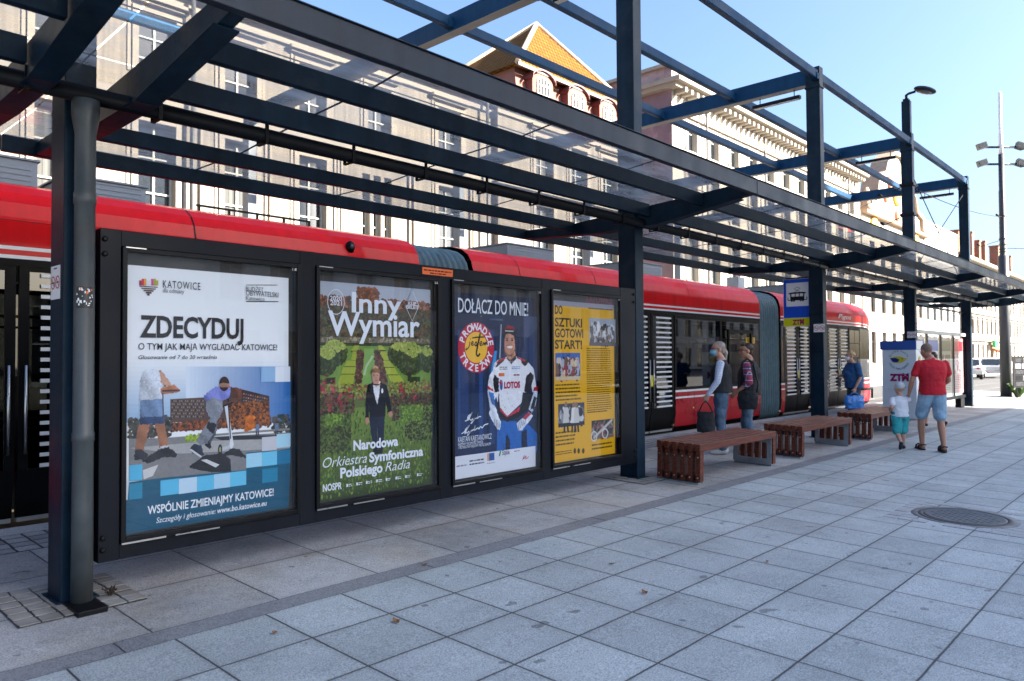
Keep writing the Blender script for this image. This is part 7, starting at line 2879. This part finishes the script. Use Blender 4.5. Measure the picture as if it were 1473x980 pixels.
def sleeve(m, J, s, to_wrist, r=1.0, k=1.0, frac=0.55):
    sh_, el, wr = Vector(J['sh' + s]), Vector(J['el' + s]), Vector(J['wr' + s])
    if to_wrist:
        m.capsule(sh_ - Vector((0, 0, 0.012 * k)), el, 0.060 * k * r, 0.050 * k * r)
        m.capsule(el, el.lerp(wr, 0.92), 0.050 * k * r, 0.038 * k * r)
    else:
        m.capsule(sh_ - Vector((0, 0, 0.016 * k)), sh_.lerp(el, frac), 0.058 * k * r, 0.060 * k * r)


def trunk(m, J, z0, k, bulk, grow_, collar=True, belly=0.0):
    """lofted trunk: hem, hips, waist, chest, sloping shoulders, neck"""
    hp = (Vector(J['hipL']) + Vector(J['hipR'])) / 2
    shm = (Vector(J['shL']) + Vector(J['shR'])) / 2
    nk = Vector(J['neck'])
    ax = (Vector(J['shR']) - Vector(J['shL'])).normalized()
    half = (Vector(J['shR']) - Vector(J['shL'])).length / 2
    fw = Vector((0, 0, 1)).cross(ax).normalized()
    g = grow_
    low = Vector((hp.x, hp.y, z0))
    w = half / 0.185 / k if k else 1
    rows = [(low, 0.166 * k * bulk + g, 0.122 * k * bulk + g), (low.lerp(shm, 0.12), 0.166 * k * bulk + g, 0.124 * k * bulk + g), (low.lerp(shm, 0.42), 0.152 * k * bulk + g, (0.112 + belly) * k * bulk + g),
            (low.lerp(shm, 0.70), 0.170 * k * (0.5 + 0.5 * bulk) * w + g, 0.118 * k * bulk + g), (low.lerp(shm, 0.88), 0.182 * k * w + g * 0.8, 0.112 * k * (0.5 + 0.5 * bulk) + g * 0.8),
            (shm, half + 0.012 * k + g * 0.4, 0.078 * k + g * 0.6), (shm + Vector((0, 0, 0.028 * k)) + (nk - shm) * 0.1, half * 0.80 + g * 0.3, 0.070 * k + g * 0.5), (shm.lerp(nk, 0.55) + Vector((0, 0, 0.012)), 0.088 * k, 0.070 * k), (shm.lerp(nk, 0.8 if collar else 0.62) + Vector((0, 0, 0.012)), 0.064 * k, 0.064 * k)]
    seg = 22
    m.rings([[c + ax * rx * math.cos(2 * math.pi * q / seg) + fw * ry * math.sin(2 * math.pi * q / seg) for q in range(seg)] for c, rx, ry in rows])


def torso(m, J, z0, k=1.0, bulk=1.0, grow_=0.014, collar=True, belly=0.0):
    trunk(m, J, z0, k, bulk, grow_, collar, belly)


def legs(m, J, to='an', r=1.0, k=1.0, bulk=1.0, frac=0.95):
    hp = (Vector(J['hipL']) + Vector(J['hipR'])) / 2
    m.capsule(hp + Vector((-0.05, 0, 0.06)), hp + Vector((0.05, 0, 0.06)), 0.118 * k * bulk, 0.118 * k * bulk)
    for s in 'LR':
        h_, kn, an = Vector(J['hip' + s]), Vector(J['kn' + s]), Vector(J['an' + s])
        if to == 'an':
            m.capsule(h_, kn, 0.102 * k * r, 0.072 * k * r, seg=14)
            m.capsule(kn, an.lerp(kn, 1 - frac), 0.072 * k * r, 0.058 * k * r, seg=14)
        else:
            m.capsule(h_, h_.lerp(kn, frac), 0.104 * k * r, 0.088 * k * r, seg=14)


def mask_part(t, at, k, mat):
    m = MB()
    m.ellip(at(0, 0.062, -0.045), (0.062 * k, 0.062 * k, 0.052 * k), seg=14)
    m.capsule(at(0.058, 0.05, -0.03), at(0.08, -0.005, 0.0), 0.003 * k, 0.003 * k, seg=6)
    m.capsule(at(-0.058, 0.05, -0.03), at(-0.08, -0.005, 0.0), 0.003 * k, 0.003 * k, seg=6)
    grow(m, 'face_mask', mat, t, 0.005, 1)


def glasses(t, at, k):
    m = MB()
    for s in (-1, 1):
        c = [at(0.034 * s + 0.024 * math.cos(q * 0.628), 0.103, 0.006 + 0.018 * math.sin(q * 0.628)) for q in range(11)]
        m.tube(c, 0.0028 * k, seg=6)
        m.tube([at(0.058 * s, 0.1, 0.012), at(0.083 * s, 0.0, 0.012)], 0.0028 * k, seg=6)
    m.build('glasses', BLACK, t, org=(0, 0, 0))


def scale_J(J, k):
    out = {}
    for a, v in J.items():
        if a[:2] == 'hd':
            out[a] = v
        elif isinstance(v, (tuple, list)) and len(v) == 3 and not isinstance(v[0], (tuple, list)):
            out[a] = tuple(q * k for q in v)
        else:
            out[a] = v
    out['hk'] = k * J.get('hk0', 1.0)
    return out


def heading(fx, fy):
    return math.atan2(-fx, fy)


STAND = dict(head=(0, 0.03, 1.635), neck=(0, 0.0, 1.50), shL=(-0.185, 0, 1.42), shR=(0.185, 0, 1.42), elL=(-0.225, -0.02, 1.13), elR=(0.225, -0.02, 1.13), wrL=(-0.225, 0.07, 0.89), wrR=(0.225, 0.07, 0.89),
             hipL=(-0.092, 0, 0.93), hipR=(0.092, 0, 0.93), knL=(-0.105, 0.02, 0.50), knR=(0.105, 0.02, 0.50), anL=(-0.115, -0.02, 0.085), anR=(0.115, -0.02, 0.085), toL=(-0.135, 0.15, 0.035), toR=(0.135, 0.15, 0.035),
             hdL=((0, 0.25, -1), (-1, 0, 0), 0.35, (0, 1, 0.2)), hdR=((0, 0.25, -1), (1, 0, 0), 0.35, (0, 1, 0.2)))

# --- man with a grey ponytail, checked shirt, black waistcoat
k = 0.925
x, y = 10.05, 5.20
t = thing('person', 'man with grey ponytail, blue mask, checked shirt and black waistcoat', 'person', (x, y, gz(y) + 0.004), heading(-0.40, 0.92), local=True)
J = dict(STAND)
J.update(head=(0, 0.05, 1.635), yaw=R(24), elL=(-0.25, 0.04, 1.14), wrL=(-0.24, 0.19, 0.93), hdL=((0.05, 0.35, -1), (-1, 0.1, 0), 0.75, (0.1, 1, 0.3)))
J = scale_J(J, k)
b_, at = body(t, J, SK1, k, 1.08)
face_parts(t, J['head'], J.get('yaw', 0), 0, k, SK1, mouth=False, brow=(0.3, 0.28, 0.26))
glasses(t, at, k)
mask_part(t, at, k, pm('mask_blue', (0.16, 0.48, 0.62), rough=0.8))
m = MB()
torso(m, J, 0.99 * k, k, 1.1, 0.010)
sleeve(m, J, 'L', True, 1.05, k)
sleeve(m, J, 'R', True, 1.05, k)
grow(m, 'shirt', check_cloth('pale_check', (0.55, 0.60, 0.70), (0.30, 0.38, 0.58), (0.75, 0.78, 0.84), 0.022, 0.35, 0.2), t, 0.009, 2, 0.014)
m = MB()
torso(m, J, 0.96 * k, k, 1.14, 0.032, collar=False)
grow(m, 'waistcoat', BLKC, t, 0.009, 2, 0.015)
m = MB()
legs(m, J, 'an', 1.1, k, 1.05)
grow(m, 'jeans', JEAN, t, 0.009, 2, 0.03)
for s in 'LR':
    shoe(t, J['an' + s], J['to' + s], pm('pale_trainers', (0.45, 0.44, 0.42), rough=0.6), k)
m = MB()
m.ellip(at(0, -0.03, 0.05), (0.082 * k, 0.095 * k, 0.082 * k), seg=16)
m.ellip(at(0, -0.075, 0.0), (0.068 * k, 0.045 * k, 0.07 * k), seg=14)
m.capsule(at(0, -0.10, 0.0), at(0, -0.135, -0.05), 0.032 * k, 0.034 * k)
m.capsule(at(0, -0.135, -0.05), at(0, -0.13, -0.17), 0.034 * k, 0.014 * k)
grow(m, 'hair', pm('grey_hair', (0.33, 0.28, 0.24), rough=0.6, var=0.35, scale=30), t, 0.007, 2, 0.008)
hw = Vector(J['wrL'])
man1_hand = t.matrix_basis @ (hw + Vector((0.0, 0.03, -0.09)))
bag = thing('shopping_bag', 'black cloth bag hanging from the hand of the man with ponytail', 'bag', (man1_hand.x, man1_hand.y, man1_hand.z), heading(-0.40, 0.92), local=True)
m = MB()
loft(m, [(0, 0, -0.45, 0.05, 0.08), (0, 0, -0.44, 0.065, 0.125), (0, 0, -0.33, 0.06, 0.13), (0, 0, -0.16, 0.035, 0.12), (0, 0, -0.15, 0.02, 0.11)], 20)
grow(m, 'pouch', BLKC, bag, 0.01, 2, 0.03)
m = MB()
for q in (-0.02, 0.02):
    m.tube([(q, -0.10, -0.16), (q * 0.6, -0.04, -0.04), (0, 0.0, 0.004), (q * 0.6, 0.04, -0.04), (q, 0.10, -0.16)], 0.008, seg=8)
m.build('handles', BLKC, bag, org=(0, 0, 0))

# --- dark haired man, black vest over a plaid shirt, shoulder bag
x, y = 10.50, 4.98
t = thing('person', 'dark haired man in black vest over a plaid shirt with hand on his bag', 'person', (x, y, gz(y) + 0.004), heading(-0.22, 0.97), local=True)
J = dict(STAND)
J.update(head=(-0.02, 0.05, 1.615), yaw=R(38), shL=(-0.20, 0, 1.40), shR=(0.20, 0, 1.40), elL=(-0.255, -0.05, 1.12), wrL=(-0.25, 0.13, 0.98), hdL=((0.0, 0.8, -0.7), (-1, 0.1, 0.1), 0.5, (0, 0.6, 0.8)),
         knR=(0.12, 0.10, 0.50), anR=(0.13, 0.10, 0.085), toR=(0.17, 0.27, 0.035), anL=(-0.12, -0.10, 0.085), toL=(-0.15, 0.07, 0.035))
J = scale_J(J, k)
b_, at = body(t, J, SK2, k, 1.12)
face_parts(t, J['head'], J.get('yaw', 0), 0, k, SK2, brow=(0.03, 0.02, 0.015))
glasses(t, at, k)
PLAID = check_cloth('plaid', (0.035, 0.03, 0.10), (0.32, 0.03, 0.05), (0.55, 0.50, 0.62), 0.085, 0.38, 0.12)
m = MB()
torso(m, J, 0.97 * k, k, 1.16, 0.008)
sleeve(m, J, 'L', False, 1.1, k, 0.98)
sleeve(m, J, 'R', False, 1.1, k, 0.98)
el, wr = Vector(J['elL']), Vector(J['wrL'])
m.capsule(el, el.lerp(wr, 0.3), 0.058 * k, 0.052 * k)
grow(m, 'shirt', PLAID, t, 0.009, 2, 0.014)
m = MB()
torso(m, J, 0.92 * k, k, 1.24, 0.034, collar=False)
grow(m, 'vest', BLKC, t, 0.009, 2, 0.012)
m = MB()
legs(m, J, 'an', 1.08, k, 1.05)
grow(m, 'jeans', JEAN, t, 0.009, 2, 0.03)
for s in 'LR':
    shoe(t, J['an' + s], J['to' + s], pm('dark_shoes', (0.03, 0.025, 0.022), rough=0.5), k)
m = MB()
m.ellip(at(0, -0.025, 0.055), (0.083 * k, 0.10 * k, 0.080 * k), seg=16)
m.ellip(at(0, -0.075, -0.005), (0.072 * k, 0.042 * k, 0.07 * k), seg=14)
m.capsule(at(-0.03, 0.055, 0.10), at(0.03, 0.055, 0.10), 0.022 * k, 0.022 * k)
grow(m, 'hair', pm('dark_hair', (0.03, 0.018, 0.012), rough=0.5, var=0.4, scale=30), t, 0.007, 2, 0.01)
mw = t.matrix_basis
bp_ = mw @ Vector((-0.235 * k - 0.035, -0.03, 0.88 * k))
bag = thing('shoulder_bag', 'black shoulder bag at the hip of the man in plaid sleeves', 'bag', tuple(bp_), heading(-0.22, 0.97), local=True)
m = MB()
loft(m, [(0, 0, -0.17, 0.03, 0.10), (0, 0, -0.16, 0.05, 0.13), (0, 0, 0.0, 0.06, 0.15), (0, 0, 0.08, 0.045, 0.13), (0, 0, 0.10, 0.02, 0.11)], 18)
grow(m, 'pouch', BLKC, bag, 0.009, 2, 0.03)
m = MB()
to_bag = bag.matrix_basis.inverted() @ mw
s_f, s_b = to_bag @ (Vector(J['shL']) + Vector((0.05, 0.075, 0.03))), to_bag @ (Vector(J['shL']) + Vector((0.05, -0.085, 0.03)))
s_t = to_bag @ (Vector(J['shL']) + Vector((0.05, 0.0, 0.085)))
m.tube([(0.02, 0.12, 0.07), (0.03, 0.13, 0.2), s_f, s_t, s_b, (0.03, -0.14, 0.2), (0.02, -0.12, 0.07)], 0.012, seg=8)
m.build('strap', BLKC, bag, org=(0, 0, 0))

# --- woman with curly fair hair, blue t-shirt
k = 0.875
x, y = 15.98, 5.33
t = thing('person', 'woman with short curly fair hair, white mask and blue t-shirt carrying a blue bag', 'person', (x, y, gz(y) + 0.004), heading(-0.75, 0.66), local=True)
J = dict(STAND)
J.update(head=(0, 0.09, 1.60), neck=(0, 0.04, 1.47), elL=(-0.27, 0.0, 1.10), wrL=(-0.255, 0.12, 0.87), hdL=((0, 0.25, -1), (-1, 0, 0), 0.8, (0, 1, 0.2)), shL=(-0.19, 0.01, 1.40), shR=(0.19, 0.01, 1.40), elR=(0.25, 0.12, 1.14), wrR=(0.16, 0.33, 1.16), hdR=((-0.4, 0.8, 0.2), (0, 0, 1), 0.5, (-1, 0, 0)))
J = scale_J(J, k)
b_, at = body(t, J, SK1, k, 1.28)
face_parts(t, J['head'], 0, 0, k, SK1, mouth=False, brow=(0.2, 0.12, 0.06))
mask_part(t, at, k, pm('mask_white', (0.7, 0.72, 0.74), rough=0.8))
m = MB()
torso(m, J, 0.86 * k, k, 1.32, 0.02, True, 0.03)
m.ellip((0, 0.12 * k, 1.17 * k), (0.16 * k, 0.11 * k, 0.11 * k))
sleeve(m, J, 'L', False, 1.25, k, 0.72)
sleeve(m, J, 'R', False, 1.25, k, 0.72)
grow(m, 't_shirt', pm('blue_jersey', (0.018, 0.085, 0.21), rough=0.85, bump=0.9, bscale=13, var=0.15), t, 0.01, 2, 0.025)
m = MB()
legs(m, J, 'an', 1.15, k, 1.25)
grow(m, 'trousers', pm('grey_trousers', (0.05, 0.06, 0.075), rough=0.85), t, 0.01, 2, 0.02)
for s in 'LR':
    shoe(t, J['an' + s], J['to' + s], pm('dark_shoes', (0.03, 0.025, 0.022)), k)
m = MB()
rnd = random.Random(2)
m.ellip(at(0, -0.03, 0.05), (0.085 * k, 0.095 * k, 0.085 * k), seg=14)
for i in range(70):
    a, e_ = rnd.random() * 6.28, -0.3 + 1.7 * rnd.random()
    if math.sin(a) > 0.55 and e_ < 0.75:
        continue
    m.ellip(at(0.085 * math.cos(a) * math.cos(e_), -0.02 + 0.095 * math.sin(a) * math.cos(e_), 0.04 + 0.09 * math.sin(e_)), (0.022 * k, 0.022 * k, 0.02 * k), seg=8)
grow(m, 'hair', pm('fair_hair', (0.50, 0.33, 0.16), rough=0.6, var=0.35, scale=25), t, 0.007, 1, 0.012)
hp_ = t.matrix_basis @ (Vector(J['wrL']) + Vector((0, 0.02, -0.085)))
bag = thing('carrier_bag', 'bright blue plastic carrier bag hanging from the hand of the fair haired woman', 'bag', tuple(hp_), heading(-0.75, 0.66), local=True)
m = MB()
loft(m, [(0, 0, -0.33, 0.06, 0.15), (0, 0, -0.32, 0.085, 0.20), (0, 0, -0.17, 0.09, 0.215), (0, 0, -0.08, 0.045, 0.19), (0, 0, -0.07, 0.02, 0.17)], 20)
grow(m, 'pouch', pm('blue_plastic', (0.02, 0.17, 0.52), rough=0.3, var=0.4, scale=14, dirt=(0.25, 0.45, 0.7), dirt_amt=0.6, dirt_scale=9), bag, 0.01, 1, 0.05)
m = MB()
for q in (-0.03, 0.03):
    m.tube([(q, -0.13, -0.08), (q * 0.4, -0.05, -0.02), (0, 0, 0.004), (q * 0.4, 0.05, -0.02), (q, 0.13, -0.08)], 0.008, seg=8)
m.build('handles', MATS['blue_plastic'], bag, org=(0, 0, 0))

# --- man in the red t-shirt, walking away hand in hand with the boy
k = 0.955
x, y = 12.80, 3.12
rz = heading(0.78, 0.62)
t = thing('person', 'man in red t-shirt and pale denim shorts walking away holding a boy by the hand', 'person', (x, y, gz(y) + 0.004), rz, local=True)
J = dict(STAND)
J.update(head=(-0.035, 0.10, 1.60), neck=(-0.01, 0.02, 1.50), pitch=R(-22), yaw=R(14), shL=(-0.205, 0, 1.41), shR=(0.205, 0, 1.41), elL=(-0.30, 0.02, 1.13), wrL=(-0.30, 0.14, 0.90), hdL=((-0.12, 0.25, -1), (-1, 0, 0), 0.7, (0, 1, 0.2)),
         elR=(0.285, 0.06, 1.13), wrR=(0.22, 0.26, 1.0), hdR=((-0.5, 0.8, 0.1), (0.6, 0, 0.8), 0.7, (-0.2, 0.2, 0.9)),
         knL=(-0.11, 0.16, 0.53), anL=(-0.10, 0.16, 0.085), toL=(-0.10, 0.34, 0.035), knR=(0.10, -0.04, 0.50), anR=(0.095, -0.14, 0.095), toR=(0.12, 0.03, 0.035))
J = scale_J(J, k)
b_, at = body(t, J, SK2, k, 1.0)
face_parts(t, J['head'], J['yaw'], J['pitch'], k, SK2)
m = MB()
torso(m, J, 0.90 * k, k, 1.06, 0.030)
sleeve(m, J, 'L', False, 1.08, k, 0.6)
sleeve(m, J, 'R', False, 1.08, k, 0.6)
grow(m, 't_shirt', pm('red_jersey', (0.48, 0.008, 0.02), rough=0.85, bump=0.9, bscale=13, var=0.12, scale=2.5), t, 0.008, 2, 0.020)
m = MB()
legs(m, J, 'kn', 1.12, k, 1.02, 0.86)
grow(m, 'shorts', pm('pale_denim', (0.24, 0.36, 0.47), rough=0.85, bump=0.9, bscale=13, var=0.3, scale=6, dirt=(0.48, 0.58, 0.66), dirt_amt=0.6, dirt_scale=4), t, 0.009, 2, 0.012)
for s in 'LR':
    an, to = Vector(J['an' + s]), Vector(J['to' + s])
    m = MB()
    heel = an + (an - to).normalized() * 0.035
    heel.z = 0.016
    tt = Vector((to.x, to.y, 0.016))
    m.capsule(heel, tt, 0.035, 0.04, seg=12)
    for v in range(len(m.v)):
        q = m.v[v]
        m.v[v] = (q[0], q[1], 0.0 + 0.02 * (1 if q[2] > 0.016 else 0))
    for fr_ in (0.35, 0.75):
        c = heel.lerp(tt, fr_)
        dv = (tt - heel).normalized()
        sd = Vector((-dv.y, dv.x, 0))
        m.tube([c + sd * 0.043 + Vector((0, 0, 0.0)), c + sd * 0.036 + Vector((0, 0, 0.05)), c + Vector((0, 0, 0.072)), c - sd * 0.036 + Vector((0, 0, 0.05)), c - sd * 0.043], 0.012, seg=8)
    m.tube([heel + Vector((0, 0, 0.06)) + sd * 0.04, heel - dv * 0.035 + Vector((0, 0, 0.075)), heel + Vector((0, 0, 0.06)) - sd * 0.04], 0.009, seg=8)
    m.build('sandal', RUBBER, t, org=(0, 0, 0))
m = MB()
m.ellip(at(0, -0.022, 0.036), (0.080 * k, 0.095 * k, 0.088 * k), seg=16, rot=Matrix.Rotation(J['yaw'], 3, 'Z') @ Matrix.Rotation(J['pitch'], 3, 'X'))
grow(m, 'hair', pm('cropped_hair', (0.20, 0.13, 0.095), rough=0.8, var=0.3, scale=60), t, 0.007, 1)
red_hand = t.matrix_basis @ (Vector(J['wrL']) + Vector((-0.01, 0.03, -0.075)))

# --- small boy
kb = 0.585
x, y = 12.66, 3.54
t = thing('person', 'small boy in grey cap, white t-shirt and teal patterned shorts walking hand in hand', 'person', (x, y, gz(y) + 0.004), heading(0.80, 0.60), local=True)
inv = t.matrix_basis.inverted()
hh = inv @ red_hand
J = dict(STAND)
J.update(hk0=1.38, handk=0.8, head=(0.0, 0.03, 1.60), neck=(0, 0.0, 1.42), shL=(-0.18, 0, 1.34), shR=(0.18, 0, 1.34), elL=(-0.27, -0.14, 1.12), wrL=(-0.22, 0.08, 0.98), hdL=((0.3, 0.9, -0.3), (-0.8, 0, 0.6), 0.4, (0.2, 0.5, 0.8)),
         hipL=(-0.09, 0, 0.84), hipR=(0.09, 0, 0.84), knL=(-0.10, -0.02, 0.44), anL=(-0.10, -0.28, 0.20), toL=(-0.10, -0.21, 0.04), knR=(0.10, 0.10, 0.46), anR=(0.11, 0.12, 0.095), toR=(0.13, 0.32, 0.045))
J = scale_J(J, kb)
sR = Vector(J['shR'])
wv = hh + Vector((-0.02, -0.01, -0.02))
J['wrR'] = tuple(wv)
mid_ = sR.lerp(wv, 0.5) + Vector((0.02, -0.03, -0.015))
J['elR'] = tuple(mid_)
J['hdR'] = ((hh - wv) + Vector((0.01, 0.01, 0.04)), (1, 0, 0), 0.6, (0, 1, 0.1))
J['yaw'] = R(8)
b_, at = body(t, J, SK1, kb * 1.12, 1.0, voxel=0.006)
hk = J['hk']
face_parts(t, J['head'], J['yaw'], 0, hk, SK1, brow=(0.2, 0.13, 0.08))
m = MB()
torso(m, J, 0.86 * kb, kb * 1.15, 1.02, 0.016)
sleeve(m, J, 'L', False, 1.08, kb * 1.15, 0.62)
sleeve(m, J, 'R', False, 1.08, kb * 1.15, 0.62)
grow(m, 't_shirt', pm('white_jersey', (0.72, 0.73, 0.76), rough=0.85, bump=0.9, bscale=13, var=0.06), t, 0.007, 2, 0.018)
m = MB()
legs(m, J, 'kn', 1.2, kb * 1.15, 1.05, 0.9)
grow(m, 'shorts', pm('teal_print', (0.03, 0.34, 0.36), rough=0.8, bump=0.9, bscale=13, var=0.3, scale=9, dirt=(0.004, 0.09, 0.12), dirt_amt=0.9, dirt_scale=11), t, 0.007, 2, 0.018)
for s in 'LR':
    shoe(t, J['an' + s], J['to' + s], pm('navy_shoes', (0.015, 0.018, 0.03), rough=0.6), kb * 1.15)
CAPM = pm('grey_cap_cloth', (0.50, 0.53, 0.56), rough=0.85, var=0.15)
m = MB()
for i in range(24):
    pass
m.ellip(at(0, -0.012, 0.052), (0.088 * hk, 0.105 * hk, 0.085 * hk), seg=18)
grow(m, 'cap', CAPM, t, 0.007, 1)
m = MB()      # peak, turned to the right
pk = [at(0.082 * math.sin(q), 0.082 * math.cos(q), 0.045) for q in [R(-5 + 13 * i) for i in range(9)]]
pk2 = [at(0.155 * math.sin(q) * 1.0, 0.155 * math.cos(q), 0.028) for q in [R(5 + 10.5 * i) for i in range(9)]]
for i in range(8):
    m.poly([pk[i], pk2[i], pk2[i + 1], pk[i + 1]])
    m.poly([pk[i] - Vector((0, 0, 0.006)), pk[i + 1] - Vector((0, 0, 0.006)), pk2[i + 1] - Vector((0, 0, 0.006)), pk2[i] - Vector((0, 0, 0.006))])
m.build('cap_peak', pm('cap_peak_navy', (0.02, 0.025, 0.04), rough=0.8), t, org=(0, 0, 0))

# --- passer-by walking beyond the man in red
k = 0.86
x, y = 16.75, 4.05
t = thing('person', 'passer-by in pale pink clothes and flat black shoes walking beyond the man in red', 'person', (x, y, gz(y) + 0.004), heading(0.80, 0.6), local=True)
J = dict(STAND)
J.update(knL=(-0.1, 0.2, 0.52), anL=(-0.1, 0.24, 0.085), toL=(-0.1, 0.42, 0.045), knR=(0.1, -0.06, 0.48), anR=(0.1, -0.30, 0.16), toR=(0.1, -0.16, 0.035))
J = scale_J(J, k)
b_, at = body(t, J, SK1, k, 0.95)
face_parts(t, J['head'], 0, 0, k, SK1)
m = MB()
torso(m, J, 0.95 * k, k, 1.0, 0.018)
sleeve(m, J, 'L', False, 1.15, k, 0.6)
sleeve(m, J, 'R', False, 1.15, k, 0.6)
grow(m, 'blouse', pm('pink_cotton', (0.55, 0.36, 0.35), rough=0.85), t, 0.01, 2, 0.02)
m = MB()
legs(m, J, 'kn', 1.1, k, 1.0, 0.98)
grow(m, 'skirt', pm('cream_cotton', (0.5, 0.45, 0.4), rough=0.85), t, 0.01, 2, 0.02)
for s in 'LR':
    shoe(t, J['an' + s], J['to' + s], RUBBER, k * 0.9)
m = MB()
m.ellip(at(0, -0.025, 0.045), (0.085 * k, 0.10 * k, 0.09 * k), seg=16)
grow(m, 'hair', MATS['dark_hair'], t, 0.008, 2)
